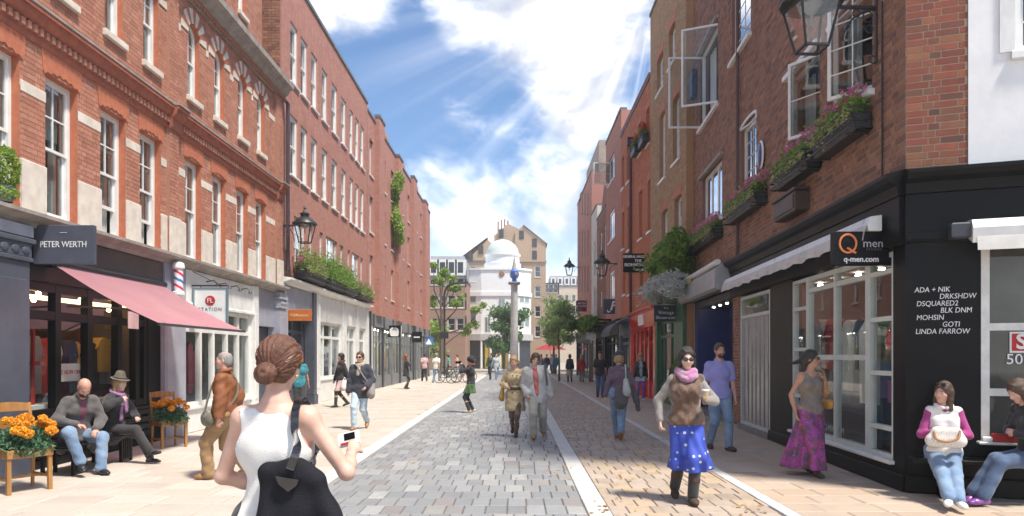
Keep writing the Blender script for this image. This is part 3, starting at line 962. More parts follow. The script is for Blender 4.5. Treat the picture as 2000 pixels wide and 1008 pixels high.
for x in (u(10.45), u(10.95)):
    ob('red_stand', MB().box(x, x + .04, .4, .44, .7, 2.05).box(x - .1, x + .14, .36, .48, .65, .70).box(x - .05, x + .09, .36, .48, 1.5, 1.56), GOODS[0], L1)
goods(L1, xa + 1.0, xb - .1, .75, 1.0, 2.0, 9, 3, [4, 8, 0, 1, 2, 4, 5], .15)
ob('display_table', MB().box(xa + .3, xb - .3, .25, .6, .84, .90).box(xa + .4, xa + .46, .3, .36, 0, .84).box(xb - .5, xb - .44, .3, .36, 0, .84), GOODS[1], L1)
for x, y, z in ((u(10.85), .6, 2.62), (u(10.8), .64, 2.52), (u(11.9), .6, 2.6), (u(12.9), .7, 2.5)):
    mb = MB().ell((x, y, z), (.036, .036, .042)); ob('lamp_bulb', mb, M_GOLD, L1)
for yy in (.45, .8): ob('strip_lamp', MB().box(u(10.4), xb - .1, yy, yy + .04, 2.55, 2.575), M('warm_strip', (1, .7, .35), None, 3, .4, emit=1.3), L1)
ob('lamp_track', MB().box(xa + .1, xb - .2, 1.2, 1.24, 2.62, 2.65), M('brass', (.6, .42, .18), None, 4, .35, metal=.8), L1)
po = ob('sale_poster', MB().box(xs[0] + .09, xs[1] - .05, .16, .163, 1.24, 1.52), M_BLIND, L1)
M_REDINK = M('red_ink', (.5, .02, .03), None, 3, .6); M_INK = M('dark_ink', (.03, .03, .035), None, 3, .6); M_WINK = M('white_ink', (.85, .85, .84), None, 3, .5)
text('SALE! NOW ON', .098, M_REDINK, po, ((xs[0] + xs[1]) / 2 + .02, .158, 1.38), sx=.86)
ob('hanging_tag', MB().box(xs[2] - .02, xs[2] + .32, -.12, -.117, 2.12, 2.42), GOODS[1], L1)
# grey pier between the shops, then the white shop
pil(L1, u(13.48), u(14.32), M_LAV, zc=3.1, cap=False, out=.06)
xa, xb = u(14.34), u(18.0)
ob('fascia', MB().cbox(xa, xb, -.05, .12, 2.78, 3.45, .012), MW, L1)
ob('fascia_trim', MB().mould([(.0, 2.70), (-.09, 2.70), (-.09, 2.745), (-.055, 2.778), (.0, 2.778)], xa, xb), MW, L1)
ob('stall_riser', MB().cbox(xa, xb, .02, .16, 0, .5, .015).box(xa, xb, -.03, .18, .5, .55), MW, L1)
shopfront(L1, xa, xb, .55, 2.70, [u(YL(p)) for p in (395, 420, 446, 468)], [2.2], MW, w=.10, d=.1, rv=.03)
interior(L1, xa, xb, 2.72, [M_WOODF, M_INTW, M_CEIL], .18, 2.9)
goods(L1, xa + .1, xb - .3, .9, .7, 2.0, 8, 5, [7, 5, 0, 1, 2, 7], .17)
for k in range(4):
    x = xa + .95 + k * .62
    mb = MB().tube([(x, -.05, 3.28), (x, -.22, 3.31), (x, -.30, 3.24)], .013, 6).lathe([(.015, .02), (.03, 0), (.05, -.05)], (x, -.30, 3.23), 10)
    ob('swan_neck_lamp', mb, M_BLACKM, L1, True)
# grey door recess at the end
xa, xb = u(18.0), u(20.28)
pil(L1, xa, xa + .3, MW, zc=3.0, cap=False, out=.09)
ob('ground_floor_wall', MB().box(xa + .3, xb - .5, .02, .3, 2.45, 3.46).box(xa + .3, xa + .6, .02, .3, 0, 2.45), M_LAV, L1)
pil(L1, xb - .5, xb, M_LAV, zc=3.0, cap=True, out=.14)
dr = ob('door', MB().cbox(xa + .6, xb - .5, .22, .28, 0, 2.42, .01).cbox(xa + .72, xb - .62, .205, .225, .2, 1.1, .01).cbox(xa + .72, xb - .62, .205, .225, 1.25, 2.25, .01), M_SLATE, L1)
ob('handle', MB().ell((xa + .75, .19, 1.05), (.025, .025, .025), 8, 6), MATS['brass'], dr)

# ------------------------------------------------------------------ left: plain rose building with white sash windows
L2, W2 = root_at((-6.9, 20.3), R(90), 'plain rose brick building with three rows of tall white sash windows', 'building')
u2 = lambda px: YL(px) - 20.3
LEN2 = 11.75
pxw = [(567, 582), (587.5, 601), (608, 620), (628.5, 639.5), (648, 659), (666.5, 676), (683, 690), (694, 701), (704.5, 711)]
ra = [(u2(a), u2(b), 10.05, 11.9, 0) for a, b in pxw]
rb_ = [(u2(a), u2(b), 7.2, 9.05, 0) for a, b in pxw]
trip = [(559, 566), (574, 597), (603, 611), (624, 631), (637, 659), (664, 671), (679, 684), (687, 701), (704, 709)]
rc = [(u2(a), u2(b), 4.55, 6.0, 0) for a, b in trip]
wall = backing(L2, 'wall', 0, LEN2, 3.9, 13.3, ra + rb_ + rc, MORTAR_R, rev=B_PINK)
brickwork(wall, W2, 0, LEN2, 3.9, 13.3, ra + rb_ + rc, B_PINK, 120, seed=12)
mass(L2, 0, LEN2, 2.6, 9, 13.3, B_PINK)
mb = MB(); x = 0
rg = random.Random(5)
for k in range(44):
    z = 9.74 + k * .08
    yy = .05 - (.11 if k % 2 else 0)
    while yy < 1.6:
        a, b = max(yy, .03), min(yy + .215, 1.6)
        if b > a + .02:
            mb.cr = rg.random(); mb.box(-.035, -.005, a, b, z, z + .07)
        yy += .225
ob('party_wall', mb, B_BROWN, L2)
for row in (ra, rb_):
    for i, o in enumerate(row): sash_window(L2, o, 1, 1, 1, .05, .08, glass=M_glass('white_window_glass', (.97, .97, .97), .35), blind=[.97, .7, .97, .8, .97, .75, .97, .97, .97][i], sill=MW, roomy=.6, sill_h=.07)
for i, o in enumerate(rc): plain_window(L2, o, .07, .05, 3 if o[1] - o[0] > .8 else 1, 3, blind=.35, roomy=.6)
shop_cornice(L2, 0, LEN2, 3.92, MW, .3)
def ux(px): return u2(px)
# lavender shop with recessed dark doors
ob('fascia', MB().cbox(.32, 3.1, -.04, .12, 3.0, 3.75, .012), M_LAV, L2)
pil(L2, 0.02, .32, M_LAV, zc=3.1, cap=False, out=.1, top=3.75); pil(L2, 2.95, 3.3, M_SLATE, zc=3.1, cap=False, out=.1, top=3.75)
shopfront(L2, .32, 2.95, .35, 3.0, [1.0, 1.75], [2.4], M_SLATE, w=.1, d=.1, rv=.25)
ob('stall_riser', MB().box(.32, 2.95, .22, .4, 0, .35), M_SLATE, L2)
interior(L2, .3, 3.1, 3.1, [M_WOODF, M_INT, M_CEIL], .38, 2.4)
goods(L2, .4, 2.7, .9, .6, 2.0, 5, 8, [2, 5, 3, 8], .2)
# white shop
xa = 3.3; xb = LEN2 - .02
ob('fascia', MB().cbox(xa, xb, -.05, .12, 2.85, 3.75, .012), MW, L2)
for a, b in ((3.3, 3.75), (6.9, 7.5), (9.3, 9.7), (11.2, 11.72)): pil(L2, a, b, MW, zc=2.85, cap=False, out=.1, top=3.75)
ob('stall_riser', MB().cbox(xa, xb, .0, .16, 0, .75, .015).box(xa, xb, -.04, .18, .75, .8), MW, L2)
shopfront(L2, 3.75, 6.9, .8, 2.85, [4.6, 5.7], [2.3], MW, w=.1, d=.1, rv=.04)
shopfront(L2, 7.5, 9.3, .8, 2.85, [8.4], [2.3], MW, w=.1, d=.1, rv=.04)
shopfront(L2, 9.7, 11.2, .8, 2.85, [], [2.3], MW, w=.1, d=.1, rv=.04)
interior(L2, xa, xb, 2.9, [M_WOODF, M_INTW, M_CEIL], .18, 2.4)
ob('notice_board', MB().box(4.0, 4.55, .13, .14, .95, 2.2), GOODS[1], L2)
goods(L2, 4.8, 10.8, .8, .85, 2.1, 9, 18, [1, 2, 3, 1, 8], .22)
ob('side_banner', MB().box(5.85, 6.1, .12, .13, .9, 2.3), GOODS[2], L2)

# ------------------------------------------------------------------ left: far brick terrace with piers
L3, W3 = root_at((-6.9, 32.1), R(90), 'long red brick block with projecting piers and glass shops beneath', 'building')
LEN3 = 23.3
bays = [0, 5.6, 11.4, 17.2]
ops = []; 
for b0 in bays:
    for zz in (4.7, 7.5, 10.2):
        ops += [(b0 + 3.5, b0 + 4.5, zz, zz + 1.75, 0), (b0 + .45, b0 + 1.25, zz, zz + 1.75, 0)]
wall = backing(L3, 'wall', 0, LEN3, 3.6, 13.0, ops, MORTAR_R, rev=B_PINK)
brickwork(wall, W3, 0, LEN3, 3.6, 13.0, ops, B_PINK, 0, seed=22, flemish=False, bl=.3, ch=.1)
mass(L3, 0, LEN3, 2.4, 10, 13.0, B_PINK)
for o in ops: plain_window(L3, o, .12, .07, 1, 2, sill=M_STONE, blind=.5, roomy=.7)
for i, b0 in enumerate(bays):
    x0 = b0 + 1.7; h = 13.3 - (i % 2) * .3
    pr = ob('pier', MB().box(x0, x0 + 1.35, -.22, .003, 3.6, h), MORTAR_R, L3)
    brickwork(pr, W3, x0, x0 + 1.35, 3.6, h, [], B_PINK, 0, y=-.225, seed=30 + i, flemish=False, bl=.3, ch=.1)
    mb = MB()
    for k in range(int((h - 3.6) / .1)):
        z = 3.6 + k * .1; mb.cr = random.Random(k * 7 + i).random()
        mb.box(x0 - .006, x0, -.22, -.02, z + .006, z + .094)
    ob('brickwork', mb, B_PINK, pr, kind='stuff')
    ob('pier_cap', MB().box(x0 - .04, x0 + 1.39, -.27, .02, h, h + .12), M_ROOF, L3)
    ob('parapet', MB().box(b0 + 3.1, b0 + 5.4, .02, .22, 13.12, 13.5), MORTAR_R, L3)
ob('fascia', MB().cbox(0, LEN3, -.06, .14, 3.05, 3.62, .012), M_GREYP, L3)
for k in range(9):
    x = .9 + k * 2.65
    ob('fascia_post', MB().cbox(x, x + .35, -.09, -.058, 3.03, 3.64, .01), M_DGREY, L3)
    ob('shop_pilaster', MB().cbox(x, x + .32, -.05, .2, 0, 3.05, .01), M_DGREY if k % 2 else M_GREYP, L3)
    if k < 8:
        fr = shopfront(L3, x + .32, x + 2.65, .55, 3.05, [x + 1.5], [2.3], M_GREYP, w=.07, d=.08, rv=.04)
        ob('stall_riser', MB().box(x + .32, x + 2.65, .02, .16, 0, .55), M_GREYP, L3)
        goods(L3, x + .5, x + 2.5, .7, .7, 2.2, 4, 40 + k, [6, 1, 3, 4, 9, 6, 3], .22)
        if k in (0, 1, 3): ob('display_strip', MB().box(x + 1.2, x + 1.32, .4, .45, .6, 2.2).box(x + 1.9, x + 2.0, .4, .45, .6, 2.2), GOODS[6], L3)
interior(L3, 0, LEN3, 3.1, [M_WOODF, M_INTW, M_INTW], .18, 2.3)
for k in range(9): ob('added_fill_panel', MB().cbox(1.6 + k * 2.65, 2.9 + k * 2.65, .7, .95, 3.0, 3.06, .01), M('added_fill_glow', (1, .95, .86), None, 3, .4, emit=7), L3)  # unseen glowing panels, added to brighten the dark shop interior
ob('shop_pilaster', MB().cbox(0, .9, -.05, .2, 0, 3.05, .01), MW, L3)
ob('drainpipe', MB().tube([(.05, -.12, 0), (.05, -.12, 3.7)], .06, 8), M_DGREY, L3)
ob('drainpipe', MB().tube([(14.6, -.12, .0), (14.6, -.12, 12.9)], .06, 8), M_GREYP, L3)
# ------------------------------------------------------------------ right: brown brick corner building
A_, C_ = Vector((5.37, 20.9)), Vector((4.71, 8.35))
dr_ = (C_ - A_).normalized(); LENR = (C_ - A_).length
def YR(px): return 5778.0 / (px - 1078)
def uR(px): return (20.9 - YR(px)) / (20.9 - 8.35) * LENR
R1, WR = root_at((A_.x, A_.y), math.atan2(dr_.y, dr_.x), 'dark brown brick corner building with casement windows above a black shop', 'building')
rops = [(uR(1367), uR(1402), 8.15, 10.3, 0), (uR(1372), uR(1410), 5.15, 6.65, 0), (uR(1447), uR(1477), 5.35, 6.8, .08), (uR(1429), uR(1466), 8.6, 10.5, .08),
        (uR(1540), uR(1601), 5.22, 6.6, 0), (uR(1617), uR(1704), 5.2, 6.75, .1), (uR(1540), uR(1601), 8.6, 10.2, 0), (uR(1617), uR(1704), 8.6, 10.2, .1)]
wall = backing(R1, 'wall', 0, LENR, 3.8, 12.9, rops, MORTAR_D, rev=B_BROWN)
brickwork(wall, WR, 0, LENR, 3.83, 12.9, rops, B_BROWN, 300, seed=51, bl=.25, ch=.085, gap=.013)
M_CHROME = M('steel', (.55, .55, .56), (.45, .45, .46), 3, .3, metal=.9)
mb = MB(); mb.box(0, LENR + 1.5, .5, 7, 12.8, 13.0); mb.box(.01, LENR, 3.0, 7, 0, 12.8); mb.box(-.01, .0, .014, 7, 0, 12.8); ob('roof', mb, M_ROOF, R1)


def casement(root, o, cols, rows, rv=.08, opened=(), leaves=2, frame=None, lintel=None, fw=.05, curtain=True, gl=None):
    """hinged metal window: fixed frame (part) > leaves with bars, panes, sill"""
    frame = frame or MW
    x0, x1, z0, z1, arch = o
    mb = MB(); ring(mb, outline(o, .001), outline((x0 + fw, x1 - fw, z0 + fw, z1 - fw, arch)), rv, rv + .07)
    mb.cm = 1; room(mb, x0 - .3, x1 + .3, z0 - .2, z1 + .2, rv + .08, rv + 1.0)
    win = ob('window', mb, [frame, M_ROOM], root)
    W = (x1 - x0 - 2 * fw) / leaves
    for k in range(leaves):
        a = x0 + fw + k * W
        zt = z1 - fw - (arch or 0) * .6
        ang = dict(opened).get(k, 0)
        mb = MB()
        ring(mb, rect(0, W, 0, zt - z0 - fw), rect(.05, W - .05, .05, zt - z0 - fw - .05), -.024, .024)
        H = zt - z0 - fw
        for i in range(1, cols): mb.box(W * i / cols - .008, W * i / cols + .008, -.012, .012, .035, H - .035)
        for j in range(1, rows): mb.box(.035, W - .035, -.010, .010, H * j / rows - .008, H * j / rows + .008)
        hinge_right = k == leaves - 1 and leaves > 1
        lf = ob('casement', mb, frame, win)
        M0 = Matrix.Translation((a + (W if hinge_right else 0), rv + .03, z0 + fw)) @ Matrix.Rotation(ang, 4, 'Z') @ Matrix.Translation((-W if hinge_right else 0, 0, 0))
        lf.matrix_basis = M0
        for i in range(cols):
            for j in range(rows):
                p = pane(win, rect(max(.035, W * i / cols), min(W - .035, W * (i + 1) / cols), max(.035, H * j / rows), min(H - .035, H * (j + 1) / rows)), -.002, gl)
                p.matrix_basis = M0
    ob('window_sill', MB().cbox(x0 - .08, x1 + .08, -.09, rv, z0 - .09, z0 - .002, .012), MW if lintel is None else lintel, win)
    if curtain:
        for s_ in (0, 1):
            mb = MB(); n = 9; cw = (x1 - x0) * .3
            xa = x0 + fw if s_ == 0 else x1 - fw - cw
            vs = []
            for i in range(n + 1):
                x = xa + cw * i / n; yy = rv + .2 + .025 * math.sin(i * 2.3)
                vs += [(x, yy, z0 + .05), (x, yy, z1 - .05)]
            mb.add(vs, [(2 * i, 2 * i + 2, 2 * i + 3, 2 * i + 1) for i in range(n)]); ob('curtain', mb, M_CURT, win)
    return win


casement(R1, rops[0], 1, 1, opened=((0, -R(88)), (1, R(70))), gl=M_SHOPGL)
casement(R1, rops[1], 1, 1, leaves=3)
casement(R1, rops[2], 2, 4, leaves=1)
casement(R1, rops[3], 2, 5, leaves=1, curtain=False)
casement(R1, rops[4], 1, 2, opened=((0, -R(24)), (1, R(35))))
casement(R1, rops[5], 2, 4, opened=((0, -R(22)), (1, R(42))))
casement(R1, rops[6], 1, 2); casement(R1, rops[7], 2, 4)
for o, m_, e in ((rops[0], M_GREYSTONE, .12), (rops[1], M_GREYSTONE, .2), (rops[4], MW, .06)):
    ob('lintel', MB().cbox(o[0] - e, o[1] + e, -.10, .06, o[3] + .003, o[3] + .10, .012), m_, R1)
for o in (rops[2], rops[3], rops[5]):
    p = outline((o[0] - .04, o[1] + .04, o[3] - .2, o[3] + .05, o[4])); q = outline((o[0], o[1], o[3] - .2, o[3], o[4]))
    mb = MB(); ring(mb, p[1:], q[1:], -.02, .03); ob('arch_trim', mb, MW, R1)
ob('drainpipe', MB().tube([(uR(1446), -.07, 3.9), (uR(1446), -.07, 11.4)], .035, 8), M('brown_pipe', (.10, .05, .045), None, 5, .5), R1)
mb = MB(); mb.tube([(uR(1728), -.03, 3.9), (uR(1728), -.03, 6.2)], .012, 6); ob('wall_cable', mb, M_BLACKM, R1)
# black shop base
LS = uR(1432)
prC = [(.0, 3.58), (-.10, 3.58), (-.12, 3.70), (-.20, 3.74), (-.24, 3.80), (-.24, 3.84), (.0, 3.90)]
ob('cornice', MB().mould(prC, LS, LENR + .02), M_BLACK, R1)
ob('fascia', MB().cbox(LS, LENR, -.08, .14, 3.0, 3.58, .012), M_BLACK, R1)
w0, w1_ = uR(1549), uR(1748)
ob('shop_wall', MB().box(uR(1506), w0, -.02, .16, .0, 3.0).box(w1_, LENR + .02, -.02, .16, 0, 3.0).box(w0, w1_, -.02, .16, 0, .30), M_BLACK, R1)
ob('plinth', MB().cbox(uR(1506), LENR + .03, -.06, -.021, 0, .2, .012), M_BLACK, R1)
M_FRAMEG = M('pale_green_frame', (.60, .66, .63), (.52, .58, .55), 3, .4, dirt=.25)
xs = [uR(1578), uR(1632), uR(1697)]
# window: wide lights split once, narrow side lights split more
fr = shopfront(R1, w0, xs[0], .34, 2.95, [], [.95, 1.75, 2.45], M_FRAMEG, w=.06, d=.09, rv=-.01)
shopfront(R1, xs[0], xs[2], .34, 2.95, [xs[1]], [1.62, 2.72], M_FRAMEG, w=.075, d=.09, rv=-.014)
shopfront(R1, xs[2], w1_, .34, 2.95, [], [.72, 1.42, 2.12, 2.72], M_FRAMEG, w=.06, d=.09, rv=-.01)
ob('window_sill', MB().cbox(w0 - .04, w1_ + .04, -.09, .12, .29, .338, .01), MW, R1)
interior(R1, uR(1506), LENR - .1, 3.0, [M_WOODF, M('shop_wall_dim', (.16, .13, .12), (.1, .09, .08), 2, .8), M_CEIL], .18, 2.6)
goods(R1, w0 - .5, w1_ - .6, .42, 1.15, 2.35, 6, 61, [8, 0, 1, 2, 9, 4], .22)
goods(R1, w0 - .9, w1_ - 1.2, .95, .8, 1.9, 7, 62, [3, 2, 0, 8, 7, 1, 6], .2)
for k in range(5): ob('shop_lamp', MB().lathe([(.05, 0), (.04, .03)], (w0 - .6 + k * .8, .7, 2.94), 10), M_SPOT, R1)
ob('white_shirt_on_stand', MB().prism([(xs[2] - .85, .95), (xs[2] - .38, .95), (xs[2] - .34, 2.0), (xs[2] - .53, 2.16), (xs[2] - .67, 2.16), (xs[2] - .89, 2.0)], .25, .32), GOODS[1], R1)
ob('low_red_sign', MB().box(w1_ - .45, w1_ - .1, .1, .105, 1.72, 1.98), GOODS[0], R1)
txt = text('Q-MEN.COM', .13, M('frosted_ink', (.45, .5, .5), None, 3, .6), fr, ((xs[0] + xs[1]) / 2 + .45, .02, .52), sx=1.0)
# folding steel door, recess and small brick pier
d0, d1 = uR(1447), uR(1505)
shopfront(R1, d0, d1, .12, 2.95, [], [2.5], M_FRAMEG, w=.07, d=.1, rv=-.01, skip=((0, 0),))
mb = MB(); n = 14
for k in range(n):
    a = d0 + .07 + (d1 - d0 - .14) * k / n; b = d0 + .07 + (d1 - d0 - .14) * (k + 1) / n
    y0_, y1_ = (.03, .09) if k % 2 else (.09, .03)
    mb.add([(a, y0_, .14), (b, y1_, .14), (b, y1_, 2.47), (a, y0_, 2.47)], [(0, 1, 2, 3)])
    mb.tube([(a, y0_ - .01, .14), (a, y0_ - .01, 2.47)], .012, 6)
dr2 = ob('folding_door', mb, M_CHROME, R1)
ob('handle', MB().tube([(d0 + .6, -.02, .9), (d0 + .6, -.02, 1.6)], .014, 6), M_CHROME, dr2)
ob('door_sill', MB().box(d0 - .03, d1 + .03, -.08, .16, .0, .12), M_GREYP, R1)
bp = ob('brick_pier', MB().box(LS - .02, d0, .0, .2, 0, 3.4), MORTAR_D, R1)
brickwork(bp, WR, LS - .02, d0, .05, 3.4, [], B_BROWN, 0, y=-.006, seed=70)
# blue recess under a grey canopy
ob('recess_wall', MB().box(.0, .55, .0, .2, 0, 3.2).box(.55, 1.7, .9, 1.0, 0, 3.2).box(.45, .55, .2, 1.0, 0, 3.2), M_BLUEP, R1)
bp = ob('brick_pier', MB().box(-.02, .18, -.03, .0, 0, 3.2), MORTAR_D, R1)
brickwork(bp, WR, -.02, .18, .0, 3.2, [], B_BROWN, 0, y=-.036, seed=71)
mb = MB()
vs = []
for i in range(25):
    x = 1.7 + (LS - 1.75) * i / 24; yy = .75 + .05 * math.sin(i * 1.9)
    vs += [(x, yy, .05), (x, yy, 2.9)]
mb.add(vs, [(2 * i, 2 * i + 2, 2 * i + 3, 2 * i + 1) for i in range(24)])
ob('long_curtain', mb, M('green_grey_curtain', (.14, .2, .19), (.09, .13, .13), 8, .8, streak=(1, 1, .05)), R1)
ob('recess_ceiling', MB().box(0, LS, .0, 1.2, 3.02, 3.2).box(0, LS, 1.1, 1.2, 0, 3.02), M_DGREY, R1)
ob('step', MB().cbox(.2, LS - .05, -.05, .7, 0, .14, .01), M_GREYP, R1)
for k in range(4):
    ob('ceiling_spot', MB().lathe([(.035, 0), (.03, .02)], (1.3 + k * .75, .3, 3.0), 10), M_SPOT, R1)
cn = MB()
cn.mould([(.0, 3.25), (-.34, 3.2), (-.42, 3.26), (-.42, 3.66), (-.30, 3.82), (.0, 3.95)], -.15, LS - .03)
ob('canopy_box', cn, M('grey_canopy', (.42, .42, .43), (.33, .33, .34), 2, .45, dirt=.3), R1)
ob('canopy_roller', MB().tube([(-.2, -.36, 3.84), (LS, -.36, 3.86)], .07, 12), MW, R1, True)
ob('canopy_band', MB().cbox(.9, 1.7, -.445, -.421, 3.66, 3.78, .008), M('brass_yellow', (.6, .45, .12), None, 5, .5), R1)
ob('roof', MB().box(0, LENR, -.03, .3, 12.9, 13.05), M_GREYSTONE, R1)
# wall fittings on the brown facade
q = (uR(1490) , 6.2)
ob('wall_plaque', MB().ell((uR(1490), -.06, EYE + (HY - 303) * YR(1490) / F), (.16, .05, .26), 16, 10), M('blue_enamel', (.02, .05, .18), None, 4, .3, coat=.6), R1, True)
x = uR(1340.5) + .1
ob('plaque_rim', MB().ell((uR(1490), -.045, EYE + (HY - 303) * YR(1490) / F), (.20, .04, .30), 16, 10), MW, R1, True)
ob('alarm_box', MB().cbox(.12, .55, -.16, .0, 9.3, 10.1, .03), M_BLACKM, R1)
a, b = uR(1537), uR(1582)
ob('metal_vent_box', MB().cbox(a, b, -.24, .0, 4.06, 4.40, .02).cbox(a - .03, b + .03, -.27, .0, 4.40, 4.46, .015).box(a + .08, b - .08, -.255, -.241, 4.12, 4.34), M('brown_metal', (.10, .075, .06), (.07, .05, .045), 5, .5, metal=.4), R1)
# white retracted shop awning over the shop window
aw = thing('shop_awning', (0, 0, 0), 0, 'white retracted awning with scalloped edge above the black corner shop window', 'awning')
aw.matrix_basis = WR
a0, a1 = uR(1437), uR(1742)
mb = MB(); mb.mould([(-.12, 3.22), (-.28, 3.22), (-.30, 3.30), (-.26, 3.40), (-.12, 3.42)], a0, a1)
ob('cassette', mb, MW, aw)
mb = MB(); n = 60; vs = []
for i in range(n + 1):
    x = a0 + (a1 - a0) * i / n
    vs += [(x, -.30, 3.30), (x, -.335 - .01 * math.sin(i * 1.1), 3.20), (x, -.34 - .02 * math.sin(i * 1.3), 3.10 + .03 * abs(math.sin(i * PI / 6)))]
mb.add(vs, [(3 * i + k, 3 * i + 3 + k, 3 * i + 4 + k, 3 * i + 1 + k) for i in range(n) for k in (0, 1)])
ob('valance', mb, M('awning_cloth', (.74, .72, .69), (.62, .6, .57), 3, .8, dirt=.3, trans=.15), aw)
mb = MB()
for x in (a0 + .1, (a0 + a1) / 2, a1 - .15): mb.bar((x, -.05, 3.28), (x, -.28, 3.36), .05, .06)
ob('arm', mb, M_CHROME, aw)

# frontal wall of the corner building and its white neighbour
R1b, WB = root_at((C_.x, C_.y), R(-19.5), 'narrow red brick corner face above a black painted shop with white lettering', 'building')
wall = backing(R1b, 'wall', 0, .645, 3.8, 12.9, [], MORTAR_C)
brickwork(wall, WB, 0, .645, 3.83, 12.9, [], B_CORNER, 200, seed=81, bl=.25, ch=.085, gap=.016)
ob('cornice', MB().mould(prC, -.02, 5.5), M_BLACK, R1b)
ob('fascia', MB().cbox(-.02, 5.5, -.08, .14, 3.0, 3.58, .012), M_BLACK, R1b)
ob('fascia_band', MB().cbox(-.02, 5.5, -.10, -.079, 3.02, 3.12, .008), M_BLACK, R1b)
ob('shop_wall', MB().box(-.01, .77, -.02, .3, 0, 3.0).box(.77, 5.5, -.02, .3, 0, .62), M_BLACK, R1b)
ob('plinth', MB().cbox(-.02, 5.5, -.07, -.021, 0, .22, .015), M_BLACK, R1b)
ob('bench_ledge', MB().cbox(.02, 2.6, -.38, -.03, .40, .46, .01).box(.3, .36, -.33, -.05, 0, .40).box(2.1, 2.16, -.33, -.05, 0, .40), M_BLACK, R1b)
M_FRW = M('chipped_white_frame', (.74, .74, .70), (.6, .6, .56), 7, .45, dirt=.35)
sf = shopfront(R1b, .77, 3.2, .62, 3.0, [2.1], [1.22, 1.98], M_FRW, w=.085, d=.1, rv=-.03)
interior(R1b, .5, 4.5, 3.0, [M_WOODF, MATS['shop_wall_dim'], MATS['shop_wall_dim']], .3, 1.6)
goods(R1b, .9, 3.0, .8, .9, 1.9, 4, 90, [9, 5, 8, 5], .2)
po = ob('sale_sticker', MB().box(1.08, 1.95, -.006, -.003, 1.70, 1.90), GOODS[0], sf)
ob('sticker_edge', MB().box(1.06, 1.97, -.0025, .0, 1.68, 1.92), M_WINK, sf)
text('SALE', .24, M_WINK, sf, (1.12, -.010, 1.80), align='LEFT', bold=.006)
text('50%', .17, M_WINK, sf, (1.02, -.010, 1.60), align='LEFT'); text('OFF', .17, GOODS[4], sf, (1.42, -.010, 1.60), align='LEFT')
for k, (s_, dx) in enumerate((('ADA + NIK', .0), ('DRKSHDW', .26), ('DSQUARED2', .02), ('BLK DNM', .27), ('MOHSIN', .02), ('GOTI', .29), ('LINDA FARROW', .01))):
    text(s_, .088, M_WINK, R1b, (.085 + dx, -.023, 2.43 - k * .083), align='LEFT', sx=.86, shear=.12)
ob('window_ledge', MB().cbox(.72, 3.3, -.16, -.03, .62, .655, .01), M_FRW, R1b)
ob('white_awning_cassette', MB().mould([(-.08, 3.02), (-.30, 2.93), (-.32, 3.10), (-.26, 3.20), (-.08, 3.22)], .62, 5.4), MW, R1b)
ob('awning_valance', MB().add([(.66, -.31, 3.0), (5.4, -.31, 3.0), (5.4, -.36, 2.83), (.66, -.34, 2.84)], [(0, 1, 2, 3)]), MATS['awning_cloth'], R1b)
ob('awning_motor', MB().cbox(.42, .62, -.26, -.08, 3.0, 3.18, .02), M_DGREY, R1b)
mb = MB(); mb.box(.0, 5.5, .3, 3.0, 12.8, 13.0); ob('roof', mb, M_ROOF, R1b)
R1c = thing('white_building', (0, 0, 0), 0, 'white rendered house wall with a sash window beside the brick corner', 'building'); R1c.matrix_basis = WB @ Matrix.Translation((.645, 0, 0))
wop = [(.48, 1.35, 5.15, 7.1, 0), (.48, 1.35, 8.4, 10.2, 0)]
backing(R1c, 'wall', .0, 5, 3.86, 12.9, wop, M('white_render', (.80, .80, .80), (.74, .74, .75), 3, .7, bump=.15, dirt=.12), y=-.012)
for o in wop:
    wn = sash_window(R1c, o, 2, 3, 2, .06, .06, sill=MW, split=.34, sill_h=.1, roomy=.8)
    mb = MB(); ring(mb, rect(o[0] - .17, o[1] + .17, o[2] - .0, o[3] + .17), rect(o[0] - .02, o[1] + .02, o[2], o[3] + .02), -.035, -.01); ob('surround', mb, MW, R1c)
    for k in range(9): ob('book', MB().box(o[0] + .1 + k * .06, o[0] + .145 + k * .06, .30, .45, o[2] + .12, o[2] + .12 + .3 - .03 * (k % 3)), GOODS[(k * 3 + 1) % 10], wn)

# ------------------------------------------------------------------ right: the row beyond
def YQ(px): return 5.15 * F / (px - HX)
def ZQ(px, py): return EYE + (HY - py) * YQ(px) / F
def row_house(Y0, Y1, h, bmat, mort, wins, label, seed, z0=3.5, style=0, cop=M_ROOF, flem=True, sc=1.0, nm='building', dx=0.0):
    r_, w_ = root_at((5.15 + dx, Y1), R(-90), label, nm)
    L = Y1 - Y0
    ops = []
    for (pa, pb, ya, yb) in wins:
        Ya, Yb = YQ(pa), YQ(pb); m_ = (pa + pb) / 2
        ops.append((Y1 - Ya, Y1 - Yb, ZQ(m_, yb), ZQ(m_, ya), .06 if style else 0))
    wl = backing(r_, 'wall', 0, L, z0, h, ops, mort, rev=bmat)
    brickwork(wl, w_, 0, L, z0, h, ops, bmat, 0, seed=seed, bl=.225 * sc, ch=.075 * sc, flemish=flem)
    mass(r_, 0, L, 2.4, 8, h, bmat, cop)
    return r_, w_, ops
R2, W_2, ops = row_house(20.9, 26.5, 14.6, B_YELLOW, MORTAR_D, [(1288, 1299, 219, 351), (1314, 1327, 187, 315), (1292, 1304, 410, 493), (1317, 1331, 383, 461), (1283, 1295, 108, 178), (1306, 1319, 50, 125)],
    'tall yellow stock brick house with dark narrow sash windows', 101, style=1)
for o in ops:
    sash_window(R2, (o[0], o[1], o[2], o[3], 0), 1, 1, 1, .14, .07, sill=MW, curtain=True, roomy=.7)
    ob('lintel', MB().prism([(o[0] - .1, o[3] + .28), (o[0] - .03, o[3] - .0), (o[1] + .03, o[3]), (o[1] + .1, o[3] + .28)], -.012, .02), M_GAUGED, R2)
